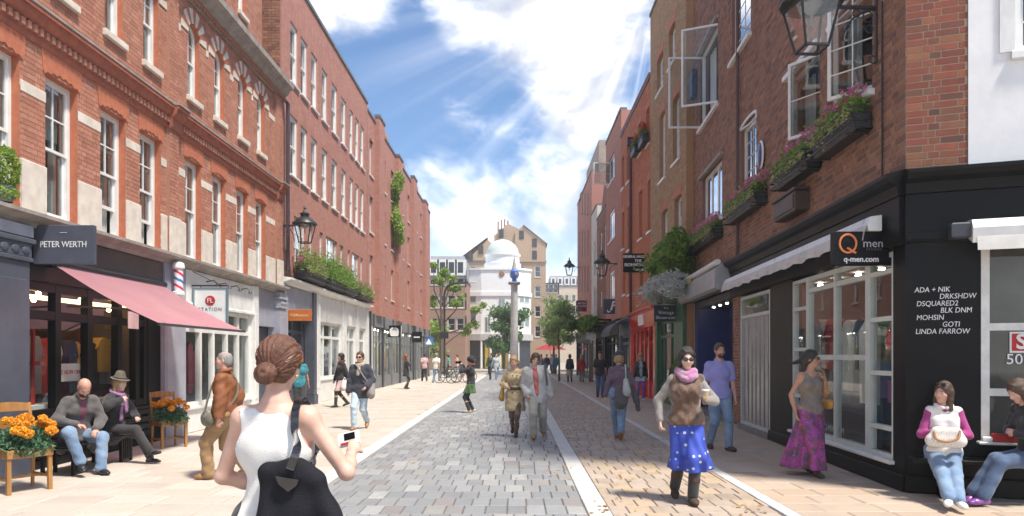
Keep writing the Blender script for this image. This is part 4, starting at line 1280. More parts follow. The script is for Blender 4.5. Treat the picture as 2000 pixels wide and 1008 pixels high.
R3, W_3, ops = row_house(26.5, 33.9, 12.3, B_ORANGE, MORTAR_R, [(1246, 1252.5, 241, 301), (1262, 1268.5, 212, 282), (1214.5, 1218.5, 305, 368), (1224.5, 1229, 283, 355), (1215.5, 1219.5, 415, 486), (1226, 1230, 403, 488), (1248, 1254, 372, 466), (1265, 1271, 352, 452), (1217, 1221, 535, 575), (1227, 1231, 530, 575), (1250, 1256, 515, 570)],
    'bright orange brick house with paired narrow arched windows and a drainpipe', 102, style=1)
for i, o in enumerate(ops):
    sash_window(R3, (o[0], o[1], o[2], o[3], 0), 1, 1, 1, .16, .06, sill=MW if o[2] > 4.2 else None, roomy=.6)
    ob('lintel', MB().prism([(o[0] - .08, o[3] + .25), (o[0] - .03, o[3] - .0), (o[1] + .03, o[3]), (o[1] + .08, o[3] + .25)], -.012, .02), M_GAUGED, R3)
mb = MB(); xx = 33.9 - YQ(1236); mb.tube([(xx, -.10, 3.3), (xx, -.10, 10.9)], .06, 8); mb.cbox(xx - .14, xx + .14, -.26, -.02, 10.9, 11.25, .02); ob('drainpipe', mb, M('maroon_pipe', (.07, .02, .025), None, 5, .45), R3)
ob('coping', MB().box(0, 7.4, -.08, .2, 12.42, 12.5), M('pink_lead', (.45, .18, .2), None, 4, .6), R3)
for i in (0, 1):
    o = ops[i]
    mb = MB().cbox(o[0] - .1, o[1] + .1, -.3, -.04, o[2] - .05, o[2] + .22, .02); bx_ = ob('window_box', mb, M_BLACKM, R3)
R4, W_4, ops = row_house(33.9, 39.6, 13.7, B_PINK, MORTAR_R, [(1189.5, 1200, 305, 355), (1189.5, 1200, 412, 470), (1190, 1200, 530, 590)], 'red brick house with an open white casement high up', 103)
for i, o in enumerate(ops): casement(R4, o, 1, 2, opened=((0, -R(85)),) if i == 0 else (), rv=.05, fw=.09, curtain=False)
R5, W_5, ops = row_house(39.6, 44.0, 10.2, B_BROWN, MORTAR_D, [(1172, 1176, 455, 545), (1180, 1185, 440, 530), (1172, 1176, 570, 600)], 'low brown brick house with narrow white windows', 104, sc=1.4)
for o in ops: plain_window(R5, o, .05, .12, 1, 2)
gb = MB(); gb.prism([(0, 10.3), (4.4, 10.3), (2.2, 12.2)], .2, .4); ob('gable', gb, B_BROWN, R5)
R6, W_6, ops = row_house(44.0, 47.2, 11.2, M('cream_render', (.66, .62, .54), (.58, .54, .47), 3, .7, dirt=.25), M_STONE, [(1160, 1164, 470, 540), (1160, 1164, 560, 600)], 'narrow cream rendered house between brick neighbours', 105, sc=3)
for o in ops: plain_window(R6, o, .05, .1, 1, 2)
R7, W_7, ops = row_house(47.2, 58.0, 14.2, B_PINK, MORTAR_R, [(p, p + 2.8, a, b) for p in (1132, 1137, 1142, 1147.5) for a, b in ((378, 420), (450, 500), (520, 570))], 'tall red brick end house with ranks of small windows', 106, sc=1.6, flem=False)
for o in ops: plain_window(R7, o, .08, .1, 1, 2)
ob('penthouse', MB().box(1.5, 10, .6, 5, 14.2, 16.6), M('brown_cladding', (.36, .29, .24), (.3, .24, .2), 3, .7), R7)

# ground floors on the right
def simple_shop(root, x0, x1, mat, top, xs, zs, riser=.5, gl=None, label=None, im=None, pal=(5, 2, 8), seed=1, fasc=None):
    ob('fascia', MB().cbox(x0, x1, -.12, .12, top - .62, top, .012), fasc or mat, root)
    ob('fascia_cornice', MB().mould([(.0, top), (-.14, top), (-.26, top + .08), (-.26, top + .12), (.0, top + .16)], x0, x1), fasc or mat, root)
    for a in (x0, x1 - .26): ob('shop_pilaster', MB().cbox(a + .003, a + .257, -.10, .14, 0, top - .62, .012), mat, root)
    ob('stall_riser', MB().cbox(x0 + .26, x1 - .26, .0, .14, 0, riser, .012), mat, root)
    shopfront(root, x0 + .26, x1 - .26, riser, top - .62, xs, zs, mat, w=.09, d=.09, rv=.03)
    interior(root, x0 + .05, x1 - .05, top - .4, [M_WOODF, im or MATS['shop_wall_dim'], M_CEIL], .16, 2.3)
    goods(root, x0 + .5, x1 - .5, .6, .7, 2.1, max(3, int((x1 - x0) * 1.2)), seed, list(pal), .2)
simple_shop(R2, 1.42, 4.6, M_GREENP, 3.45, [2.3, 3.4], [2.3], .6, pal=(4, 9, 5, 8), seed=111)
ob('shop_pilaster', MB().cbox(4.62, 5.55, -.1, .14, 0, 3.45, .012), M_GREENP, R2)
ob('ground_floor_wall', MB().box(0, 5.6, .01, .14, 3.3, 3.52), M_GREENP, R2)
simple_shop(R3, 3.3, 8.75, M_RED, 3.35, [4.2, 5.1, 6.0, 6.9, 7.8], [2.15], .55, pal=(0, 1, 5), seed=112)
ob('shop_notice', MB().cbox(5.6, 6.7, -.16, -.121, 2.85, 3.28, .01), M_WINK, R3)
for k in range(6):
    ob('glazing_post', MB().cbox(3.7 + k * .9, 3.84 + k * .9, -.06, .03, .0, 2.75, .012), M_RED, R3)
simple_shop(R3, .05, 3.1, M('blue_grey_paint', (.16, .2, .27), (.12, .15, .2), 3, .5), 3.2, [1.1, 2.1], [2.2], .4, pal=(8, 2, 1), seed=113)
ob('ground_floor_wall', MB().box(0, 7.4, .012, .14, 3.3, 3.52), M_DGREY, R3)
mb = MB(); vs = []
for i in range(9):
    a = PI / 2 * i / 8; vs += [(.1, -.1 - .9 * math.sin(a), 2.5 + .75 * math.cos(a)), (3.05, -.1 - .9 * math.sin(a), 2.5 + .75 * math.cos(a))]
mb.add(vs, [(2 * i, 2 * i + 1, 2 * i + 3, 2 * i + 2) for i in range(8)]); ob('curved_canopy', mb, M('charcoal_canvas', (.06, .06, .075), (.045, .045, .055), 4, .7), R3)
simple_shop(R4, .05, 5.6, M_BLACK, 3.3, [1.4, 2.8, 4.2], [2.3], .4, pal=(5, 8, 2), seed=114)
ob('ground_floor_wall', MB().box(0, 5.7, .012, .14, 3.3, 3.52), M_BLACK, R4)
simple_shop(R5, .05, 4.35, M_BLACK, 3.3, [1.4, 2.8], [2.3], .4, seed=115); ob('ground_floor_wall', MB().box(0, 4.4, .012, .14, 3.3, 3.52), M_BLACK, R5)
simple_shop(R6, .05, 3.15, MW, 3.3, [1.4], [2.3], .4, seed=116); ob('ground_floor_wall', MB().box(0, 3.2, .012, .14, 3.3, 3.52), MW, R6)
simple_shop(R7, .05, 10.7, M_DGREY, 3.3, [2.4, 4.8, 7.2, 9], [2.3], .4, seed=117); ob('ground_floor_wall', MB().box(0, 10.8, .012, .14, 3.3, 3.52), M_DGREY, R7)

# ------------------------------------------------------------------ the far crossing
def far_block(name, label, cat, X0, X1, Y, depth, h, mat, cols, floors, z0, roofm=M_ROOF, rz=0.0, wmat=None, ww=.9, wh=1.7, fh=3.0, gable=0.0, dormer=False, base=None):
    L = X1 - X0
    r_ = thing(name, (X0, Y, 0), rz, label, cat)
    ops = []
    for f in range(floors):
        for c in range(cols):
            x = L * (c + .5) / cols; ops.append((x - ww / 2, x + ww / 2, z0 + f * fh, z0 + f * fh + wh, 0))
    backing(r_, 'wall', 0, L, 0, h, ops, mat, y=0)
    mb = MB(); mb.box(0, L, 1.2, depth, 0, h - .1); mb.box(-.01, .0, .0, depth, 0, h); mb.box(L, L + .01, 0, depth, 0, h); ob('side_wall', mb, mat, r_)
    for o in ops: plain_window(r_, o, .1, .1, 1, 2, frame=wmat or MW, sill=M_STONE, singles=False, roomy=.6)
    mb = MB()
    if gable:
        mb.add([(-.1, -.2, h), (L + .1, -.2, h), (L + .1, depth, h), (-.1, depth, h), (L / 2, -.2, h + gable), (L / 2, depth, h + gable)], [(0, 1, 4), (1, 2, 5, 4), (2, 3, 5), (3, 0, 4, 5)])
    else:
        mb.box(-.1, L + .1, -.15, depth, h, h + .25)
    ob('roof', mb, roofm, r_)
    if dormer:
        ob('mansard', MB().mould([(.1, h + .25), (depth, h + .25), (depth, h + 2.7), (.9, h + 2.7)], .1, L - .1), M('grey_slate', (.30, .30, .32), (.24, .24, .26), 4, .7), r_)
        for c in range(cols):
            x = L * (c + .5) / cols
            dm = ob('dormer', MB().box(x - .6, x + .6, .0, 1.0, h + .4, h + 2.2), MW, r_)
            pane(dm, rect(x - .3, x + .3, h + .7, h + 1.9), -.01, M_DGREY)
    return r_
def at(px, Y): return (px - HX) * Y / F
def zt(py, Y): return EYE + (HY - py) * Y / F
M_TAN = M('tan_brick', (.44, .31, .21), (.37, .26, .18), 4, .8, bump=.2)
M_TAN2 = M('brown_far_brick', (.33, .20, .14), (.27, .16, .115), 4, .8, bump=.2)
M_CREAMF = M('cream_far_stone', (.62, .52, .40), (.54, .45, .35), 3, .8)
far_block('terrace_house', 'brown terrace with white dormers behind the pale tree', 'building', at(838, 78), at(908, 78), 78, 9, zt(545, 78), M_TAN2, 4, 3, 4.4, dormer=True, fh=2.6, wh=1.5)
g1 = far_block('gabled_building', 'tall tan brick building with stepped gables behind the white dome', 'building', at(908, 104), at(1066, 104), 104, 14, zt(512, 104), M_TAN, 5, 4, 4.4, fh=3.0)
mb = MB(); z = zt(512, 104); L = at(1066, 104) - at(908, 104)
mb.prism([(L * .0, z), (L * .42, z), (L * .42, z + 1.5), (L * .28, z + 3.4), (L * .12, z + 1.4)], -.1, .5)
mb.prism([(L * .36, z), (L * .74, z), (L * .74, z + 4.6), (L * .53, z + 5.8), (L * .36, z + 4.0)], .1, .9)
mb.prism([(L * .62, z), (L, z), (L, z + 2.9), (L * .72, z + 5.4), (L * .62, z + 4.6)], -.2, .05)
ob('gable', mb, M_TAN, g1)
for q, dz in ((.07, .2), (.2, 1.2), (.45, 3.6), (.45, 1.0), (.86, .4), (.86, 2.2), (.7, 3.4)):
    wq = ob('window', MB().box(L * q - .35, L * q + .35, -.26, -.12, z + dz, z + dz + 1.3), M_DGREY, g1)
mb = MB(); mb.add([(L * .0 - .3, -.35, z + .9), (L * .28, -.35, z + 3.7), (L * .28, 6, z + 3.7), (L * .0 - .3, 6, z + .9)], [(0, 1, 2, 3)]); mb.add([(L * 1.02, -.4, z + 2.7), (L * .72, -.4, z + 5.6), (L * .72, 6, z + 5.6), (L * 1.02, 6, z + 2.7)], [(0, 3, 2, 1)]); ob('roof_slope', mb, M('brown_tile', (.22, .13, .09), None, 6, .8), g1)
mb = MB()
for q in (.40, .44, .48, .52): mb.box(L * q, L * q + .25, .2, .5, z + 4.5, z + 6.6 - abs(q - .47) * 6)
ob('chimney', mb, M_TAN2, g1)
far_block('street_terrace', 'tan brick terrace receding beyond the white corner building', 'building', at(1062, 128), at(1090, 128), 128, 30, zt(565, 128), M_TAN, 3, 4, 4.2, rz=0)
far_block('pale_stone_block', 'cream stone office block closing the far street', 'building', at(1074, 165), at(1180, 165), 165, 10, zt(560, 165), M_CREAMF, 8, 4, 4.8, fh=3.2, dormer=True)
far_block('side_street_house', 'brick house across the side turning on the far left', 'building', at(700, 80), at(836, 80), 80, 10, 11, M_TAN2, 6, 3, 4.3)
far_block('corner_house', 'red brick house beyond the end of the right hand row', 'building', 9.8, 26, 66, 10, 13, M_TAN2, 6, 3, 4.3)
# white corner building with a dome
WBD = thing('domed_building', (at(968, 86), 86, 0), 0, 'white stucco corner building with pale green dome and clock', 'building')
M_STUC = M('white_stucco', (.88, .88, .86), (.84, .84, .82), 3, .6, dirt=.1)
cx0, cx1, rx0, rx1 = at(940, 86) - at(968, 86), at(1012, 86) - at(968, 86), at(893, 88) - at(968, 86), at(1037, 88) - at(968, 86)
hp = zt(527, 86)
poly = [(rx0, 1.0), (cx0, 0), (cx1, 0), (rx1, 1.6), (rx1, 12), (rx0, 12)]
def slab(mb, pl, z0, z1, g=0.0):
    c = Vector((sum(p[0] for p in pl) / len(pl), sum(p[1] for p in pl) / len(pl)))
    q = [c + (Vector(p) - c) * (1 + g) for p in pl]; n = len(q)
    mb.add([(p.x, p.y, z0) for p in q] + [(p.x, p.y, z1) for p in q], [tuple(range(n))[::-1], tuple(range(n, 2 * n))] + [(i, (i + 1) % n, n + (i + 1) % n, n + i) for i in range(n)])
mb = MB(); slab(mb, poly, 4.3, hp); ob('wall', mb, M_STUC, WBD)
mb = MB(); slab(mb, poly, 3.5, 4.3, .06); ob('shop_cornice', mb, M('pale_grey_stone', (.5, .5, .49), (.42, .42, .41), 3, .7), WBD)
mb = MB(); slab(mb, poly, 0, 3.5, -.02); ob('shop_front', mb, M_DGREY, WBD)
mb = MB(); slab(mb, poly, zt(578, 86), zt(570, 86), .03); slab(mb, poly, hp, hp + .25, .03); ob('string_course', mb, M_STUC, WBD)
for t in np.linspace(0, 1, 5): ob('shop_column', MB().lathe([(.16, 0), (.14, 3.5)], (cx0 + (cx1 - cx0) * t, -.1, 0), 10), MW, WBD)
for t in (.08, .36, .64): ob('shop_door', MB().box(cx0 + (cx1 - cx0) * (t + .02), cx0 + (cx1 - cx0) * (t + .2), -.05, .2, .1, 3.1), M('mustard_paint', (.5, .38, .05), None, 3, .5), WBD)
mb = MB(); n = 16
mb.lathe([(2.35, hp + .25), (2.35, hp + 1.0), (2.15, hp + 1.1), (2.15, hp + 1.9), (2.3, hp + 2.0), (2.3, hp + 2.2)], ((cx0 + cx1) / 2 + .3, 2.4, 0), 28); ob('drum', mb, M_STUC, WBD, True)
mb = MB(); mb.lathe([(2.1 * math.cos(a), hp + 2.2 + 1.95 * math.sin(a)) for a in np.linspace(0, PI / 2 - .05, 10)], ((cx0 + cx1) / 2 + .3, 2.4, 0), 28); ob('dome', mb, M('pale_verdigris', (.60, .68, .63), (.52, .61, .57), 3, .6), WBD, True)
xm = at(980, 86) - at(968, 86)
def wwin(x0, x1, z0, z1, y=-.03):
    w_ = ob('window', MB().box(x0, x1, y, .1, z0, z1), MW, WBD); pane(w_, rect(x0 + .1, (x0 + x1) / 2 - .03, z0 + .1, z1 - .1), y - .012); pane(w_, rect((x0 + x1) / 2 + .03, x1 - .1, z0 + .1, z1 - .1), y - .012)
wwin(xm - .45, xm + .45, zt(578, 86) - 1.5, zt(578, 86) - .2); wwin(xm - .5, xm + .5, zt(650, 86), zt(618, 86)); wwin(cx0 + .4, cx0 + 1.2, zt(650, 86), zt(618, 86))
ob('clock', MB().lathe([(.3, 0), (.36, .05), (.3, .1)], (0, 0, 0), 18).xform(Matrix.Translation((xm, -.0, zt(535, 86))) @ Matrix.Rotation(R(90), 4, 'X')), M('clock_brown', (.35, .16, .1), None, 3, .5), WBD)
for sgn, (pa, pb) in ((1, (poly[0], poly[1])), (1, (poly[2], poly[3]))):
    pa, pb = Vector(pa), Vector(pb); d_ = (pb - pa).normalized(); nrm = Vector((d_.y, -d_.x))
    for t in (.28, .68):
        for z0_, z1_ in ((5.2, 7.4), (8.2, 9.6)):
            c = pa.lerp(pb, t) + nrm * .03
            Mx = Matrix.Translation((c.x, c.y, 0)) @ Matrix.Rotation(math.atan2(d_.y, d_.x), 4, 'Z')
            w_ = ob('window', MB().box(-.45, .45, 0, .1, z0_, z1_).xform(Mx), MW, WBD); p_ = pane(w_, rect(-.34, .34, z0_ + .1, z1_ - .1), -.012); p_.matrix_basis = Mx
# ------------------------------------------------------------------ plants
def leaf_mat(name, stops, tr=.35):
    return M(name, stops[0][1], tuple(x * .7 for x in stops[0][1]), 5, .5, rnd=stops, trans=tr, spec=.4)
LF_GREEN = leaf_mat('leaf_green', [(0, (.19, .32, .055)), (.4, (.26, .40, .08)), (.7, (.13, .23, .04)), (1, (.19, .32, .055))], .4)
LF_LIME = leaf_mat('leaf_lime', [(0, (.30, .42, .08)), (.5, (.22, .34, .06)), (1, (.30, .42, .08))])
LF_DARK = leaf_mat('leaf_dark', [(0, (.09, .19, .07)), (.5, (.14, .26, .09)), (1, (.09, .19, .07))], .4)
LF_SOFT = leaf_mat('leaf_soft', [(0, (.32, .44, .19)), (.5, (.40, .50, .24)), (.8, (.24, .36, .13)), (1, (.32, .44, .19))], .45)
LF_SILVER = leaf_mat('leaf_silver', [(0, (.55, .58, .54)), (.5, (.68, .69, .66)), (.8, (.4, .44, .41)), (1, (.55, .58, .54))], .25)
LF_CREAM = leaf_mat('leaf_cream', [(0, (.55, .56, .26)), (.5, (.4, .46, .16)), (1, (.55, .56, .26))])
LF_BLUE = leaf_mat('leaf_marigold', [(0, (.05, .13, .06)), (.5, (.10, .2, .11)), (1, (.05, .13, .06))], .2)
PT_PINK = leaf_mat('petal_pink', [(0, (.72, .22, .40)), (.5, (.80, .36, .52)), (1, (.6, .14, .32))], .3)
PT_RED = leaf_mat('petal_red', [(0, (.6, .04, .03)), (1, (.5, .03, .03))], .3)
PT_ORANGE = leaf_mat('petal_orange', [(0, (.88, .36, .02)), (.5, (.92, .50, .05)), (1, (.82, .27, .015))], .2)
BARK = M('bark', (.16, .12, .09), (.09, .07, .05), 10, .85, bump=.6)
rnp = np.random.default_rng(11)


def sprigs(c, r, n, L, droop=.5, k=14):
    """points along arching stems that leave an ellipsoid"""
    out = []
    for _ in range(n):
        d = rnp.normal(size=3); d[2] = abs(d[2]) * .8; d /= np.linalg.norm(d); p = np.asarray(c) + d * np.asarray(r) * .8; l = L * (.5 + rnp.random())
        t = np.linspace(0, 1, k)[:, None]
        out.append(p + d * l * t + np.array([0, 0, -1.0]) * droop * l * t ** 2 + rnp.normal(size=(k, 3)) * .02 * (L / .3))
    return np.concatenate(out)



def leaf_mesh(name, pts, size, mat, parent, jit=.35, up=.3, aspect=.55, kind=None, nrm=None):
    """small folded leaves at the given points"""
    n = len(pts); P = np.asarray(pts)
    d = rnp.normal(size=(n, 3)); d[:, 2] += up; d /= np.linalg.norm(d, axis=1)[:, None]
    e = np.cross(d, rnp.normal(size=(n, 3))); e /= np.linalg.norm(e, axis=1)[:, None]
    s = size * (1 + jit * rnp.normal(size=(n, 1)).clip(-1.5, 1.5))
    w = s * aspect
    nn = np.cross(d, e)
    v = np.stack([P - d * s * .5, P + e * w * .5 + nn * s * .12, P + d * s * .5, P - e * w * .5 + nn * s * .12], 1).reshape(-1, 3)
    f = np.arange(n * 4).reshape(-1, 4)
    f3 = np.concatenate([f[:, [0, 1, 2]], f[:, [0, 2, 3]]])
    r_ = rnp.random(n)
    return link(name, mesh_np(name, v, f3, np.concatenate([r_, r_])), mat, parent, kind)


def blob(c, r, n, shell=.35):
    """points through an ellipsoid, denser near its surface"""
    d = rnp.normal(size=(n, 3)); d /= np.linalg.norm(d, axis=1)[:, None]
    k = (shell + (1 - shell) * rnp.random((n, 1))) ** .6
    return np.asarray(c) + d * k * np.asarray(r)


def tree(name, loc, h, trunk_h, r0, crown, mat, leaf, n, label, seed, lean=(0, 0), branches=9, clump=1.0, tips=None, group=None):
    rg = random.Random(seed)
    t = thing(name, (loc[0], loc[1], 0), 0, label, 'tree', group)
    mb = MB()
    top = Vector((lean[0], lean[1], h * .86))
    path = [Vector((lean[0] * q + rg.uniform(-.04, .04) * h * .3 * q, lean[1] * q, h * .86 * q)) for q in np.linspace(0, 1, 7)]
    mb.tube(path, [r0 * (1 - .8 * q) + .004 for q in np.linspace(0, 1, 7)], 8)
    ends = []
    if tips is None:
        for i in range(branches):
            q = rg.uniform(trunk_h / h, .84); b = path[0].lerp(path[-1], q / .86 if q < .86 else 1)
            a = 2 * PI * i / branches * 2.4 + rg.uniform(-.4, .4)
            k = rg.uniform(.5, 1.0)
            e = Vector((crown[0] * k * math.cos(a), crown[1] * k * math.sin(a), b.z + crown[2] * rg.uniform(.05, .6)))
            e.x += lean[0] * q; ends.append((b, e))
    else:
        for q, e in tips: ends.append((path[0].lerp(path[-1], q), Vector(e)))
    pts = []
    for b, e in ends:
        m_ = b.lerp(e, .5) + Vector((0, 0, -.06 * (e - b).length)) + Vector((rg.uniform(-.1, .1), 0, rg.uniform(-.1, .1))) * (e - b).length
        mb.tube([b, m_, e], [r0 * .4, r0 * .25, r0 * .08], 6)
        for _ in range(2):
            s_ = b.lerp(e, rg.uniform(.5, .9)); o_ = s_ + Vector((rg.uniform(-1, 1), rg.uniform(-1, 1), rg.uniform(-.2, .8))) * clump * .6
            mb.tube([s_, o_], [r0 * .15, r0 * .04], 5); pts.append(o_)
        pts.append(e)
    ob('trunk', mb, BARK, t, True)
    P = []
    pts += [Vector((lean[0], lean[1], h * .9))]
    for p in pts:
        m_ = int(n / len(pts) * rg.uniform(.5, 1.4)); sz = clump * rg.uniform(.6, 1.15)
        P.append(blob((p.x, p.y, p.z), (sz, sz, sz * .7), max(m_, 4), .1))
    leaf_mesh('crown', np.concatenate(P), leaf, mat, t)
    return t


def trough(W, loc, L, label, seed, depth=.26, h=.24, pink=True, group='window boxes', bmat=None, cream=True, fol=1.0, rot=None, sz=1.0):
    """iron window box: trough with rails, foliage and blossom"""
    t = thing('window_box', (0, 0, 0), 0, label, 'planter', group)
    t.matrix_basis = W @ Matrix.Translation(loc)
    bm_ = bmat or M_BLACKM
    mb = MB(); mb.mould([(0, 0), (-depth * .8, 0), (-depth, h), (-depth + .015, h), (-depth * .8 + .012, .02), (-.015, .02), (-.015, h), (0, h)], 0, L)
    for x in (0, L - .012): mb.mould([(0, 0), (-depth * .8, 0), (-depth, h), (0, h)], x, x + .012)
    ob('trough', mb, bm_, t)
    mb = MB()
    for z in (.02, h * .55, h + .05): mb.tube([(-.03, 0, z), (-.03, -depth - .05, z), (L + .03, -depth - .05, z), (L + .03, 0, z)], .013, 6)
    for x in (.1, L - .1): mb.bar((x, 0, -.02), (x, -depth - .05, -.02), .025, .02)
    ob('rail', mb, bm_, t)
    soil = ob('soil', MB().box(.014, L - .014, -depth + .03, -.02, h - .06, h - .03), M('soil', (.05, .035, .025), None, 9, .95), t)
    n = int(900 * L * fol)
    g = np.stack([rnp.random(n) * L, -depth * .5 + rnp.normal(size=n) * depth * .34, h + np.abs(rnp.normal(size=n)) * .13 * sz], 1)
    g = np.concatenate([g, sprigs((L / 2, -depth * .5, h), (L / 2, depth * .3, .08), int(16 * L), .16 * sz)])
    leaf_mesh('foliage', g, .07, LF_GREEN, t)
    if cream:
        n = int(240 * L)
        g = np.stack([rnp.random(n) * L, -depth - .0 - rnp.random(n) * .06, h + .08 - np.abs(rnp.normal(size=n)) * .09], 1)
        leaf_mesh('trailing_foliage', g, .05, LF_CREAM, t)
    if pink:
        k = int(L * 44); P = []
        for i in range(k):
            x = rnp.random() * L; y = -depth * .45 + rnp.normal() * depth * .25; z = h + .14 + rnp.random() * .22
            P.append(np.stack([x + rnp.normal(size=16) * .018, y + rnp.normal(size=16) * .018, z + rnp.random(16) * .11], 1))
        leaf_mesh('blossom', np.concatenate(P), .052, PT_PINK if pink is True else PT_RED, t)
    return t


trough(WR, (uR(1620), -.02, 4.66), uR(1706) - uR(1620), 'long flower box with pink blossom under the open window nearest the corner', 1)
trough(WR, (uR(1540), -.02, 4.62), uR(1606) - uR(1540), 'flower box with pink blossom above the metal vent box', 2)
trough(WR, (uR(1440), -.02, 4.66), uR(1500) - uR(1440), 'flower box with pink blossom below the narrow leaded window', 3)
trough(WR, (uR(1362), -.02, 4.60), uR(1412) - uR(1362), 'flower box with pink blossom above the grey canopy', 4)
W2m = W2
trough(W2m, (.95, -.12, 4.02), 2.3, 'black basket of pink flowers on the cornice beside the wall lantern', 5, .34, .32, fol=1.6, sz=2)
trough(W2m, (3.6, -.12, 4.02), 2.2, 'bushy green basket in the middle of the white cornice', 6, .34, .3, pink=False, cream=False, fol=3, sz=2.6)
trough(W2m, (5.9, -.12, 4.02), 1.7, 'second bushy green basket on the white cornice', 7, .34, .3, pink=False, cream=False, fol=3, sz=2.3)
trough(W2m, (8.3, -.12, 4.02), 2.6, 'small pink flower basket at the far end of the white cornice', 8, .34, .28, fol=1.2, sz=1.5)
for i, (pa, pb, yy, lab) in enumerate(((1246, 1252.5, 301, 'red flower box on the upper sill of the orange house, beside the drainpipe'), (1262, 1268.5, 282, 'red flower box on the upper sill of the orange house, beside the yellow house'))):
    trough(W_3, (33.9 - YQ(pa) - .1, -.06, ZQ((pa + pb) / 2, yy) + .2), .8, lab, 9 + i, .22, .15, pink='red', cream=False, fol=.5)
# round shrub on the cornice at the picture's edge
tp = thing('topiary', (-6.78, 9.15, 3.68), 0, 'round clipped shrub standing on the shop cornice', 'plant')
leaf_mesh('foliage', np.concatenate([blob((0, 0, .45), (.19, .19, .3), 1300, .6), blob((.02, -.02, .12), (.17, .17, .1), 300)]), .055, LF_LIME, tp)
ob('pot', MB().lathe([(.1, 0), (.14, .18), (.15, .2)], (0, 0, 0), 14), M_GREYP, tp, True)
# bush and silver trailing plant over the green shop
bh = thing('hanging_bush', (5.15, 21.75, 3.62), 0, 'large green bush spilling over the green shop front', 'plant')
P = [blob((-.3 + .25 * math.sin(y * 5), y, 1.0 + .35 * math.sin(y * 3.1)), (.34, .45, .5), 560, .1) for y in np.linspace(-1.7, 1.5, 9)]
P += [sprigs((-.3, y, 1.0), (.4, .5, .55), 16, .5) for y in (-1.3, -.4, .5, 1.2)]
leaf_mesh('foliage', np.concatenate(P), .15, LF_GREEN, bh)
P = [blob((-.5 + .15 * math.sin(y * 7), y, .28 - .12 * abs(y) + .1 * math.sin(y * 4)), (.36, .45, .3), 520, .1) for y in np.linspace(-1.9, 1.8, 9)]
P += [sprigs((-.5, y, .25), (.35, .5, .2), 18, .5, 1.0) for y in (-1.5, -.6, .4, 1.4)]
leaf_mesh('silver_foliage', np.concatenate(P), .16, LF_SILVER, bh, aspect=.22)
ob('planter', MB().cbox(-.3, .1, -1.7, 1.9, .05, .4, .02), M_GREENP, bh)
sh = thing('potted_conifer', (4.72, 20.2, 0), 0, 'slim potted conifer with white flowers at the green shop door', 'plant')
leaf_mesh('foliage', np.concatenate([blob((0, 0, 1.0), (.17, .17, .65), 1300, .4)]), .07, LF_GREEN, sh)
leaf_mesh('white_blossom', blob((-.03, -.05, .42), (.24, .22, .16), 420, .3), .06, M('petal_white', (.75, .78, .72), None, 5, .6, trans=.3), sh)
ob('pot', MB().lathe([(.15, 0), (.2, .34), (.22, .36)], (0, 0, 0), 16), M_GREYP, sh, True)
hb = thing('hanging_plant', (4.9, 44.5, 3.4), 0, 'leafy hanging basket over the black shops far along the right', 'plant')
leaf_mesh('foliage', np.concatenate([blob((-.3, y, .2), (.7, .9, .6), 800, .3) for y in (-1.6, -.2, 1.3)] + [blob((-1.4, .6, .3), (.6, .6, .5), 700, .3)]), .2, LF_GREEN, hb)
ob('basket', MB().box(-.6, .2, -2, 1.6, -.3, 0).box(-.4, -.3, -.2, -.1, 0, .8), M_BLACKM, hb)
ivy = thing('wall_creeper', (-6.85, 38.8, 8.0), 0, 'lime green creeper hanging down the brick block', 'plant')
leaf_mesh('foliage', np.concatenate([blob((.1 + .22 * math.sin(z * 2.2), .5 * math.cos(z * 3) * (1 - z / 6), z), (.28, .8, .45), 420, .3) for z in np.linspace(.3, 3.5, 8)]), .16, LF_LIME, ivy)
ob('stem', MB().tube([(-.05, 0, -.3), (.02, .1, 1.8), (.0, 0, 3.6)], .03, 6), BARK, ivy)

# trees at the far crossing
tree('plane_tree', (at(862, 60), 60), 8.8, 3.2, .22, (2, 2, 2), LF_LIME, .30, 2600, 'sparse pale plane tree by the tall street lamp', 3,
     tips=[(.35, (-1.2, 0, 4.2)), (.5, (-.9, .3, 6.5)), (.75, (.2, .3, 9.0)), (.8, (-.6, -.4, 9.4)), (.7, (1.3, .2, 7.6)), (.55, (1.8, 0, 6.6)), (.45, (3.6, 0, 6.0)), (.3, (2.9, .2, 4.3)), (.25, (-1.3, .4, 2.9)), (.62, (.9, .2, 8.4))], clump=.55)
tree('maple_tree', (at(985, 70), 70), 6.4, 1.9, .16, (1.7, 1.7, 2.4), LF_DARK, .32, 4200, 'dense dark green tree in front of the white domed building', 5, branches=14, clump=.95)
tree('birch_tree', (at(1092, 44), 44), 5.2, 1.8, .07, (1.1, 1.0, 2.2), LF_SOFT, .15, 3600, 'airy light green street tree in the middle of the far pavement', 6, branches=15, clump=.6)
tree('lime_tree', (at(1082, 62), 62), 6.6, 2.4, .12, (1.2, 1.2, 1.6), LF_SOFT, .28, 2600, 'taller soft green tree behind the airy street tree', 8, branches=10, clump=.8)
tree('plane_tree', (at(848, 66), 66), 4.8, 1.4, .12, (1.2, 1.2, 2.2), LF_LIME, .3, 1800, 'low bright green tree at the end of the brick block', 9, branches=9, clump=.9)

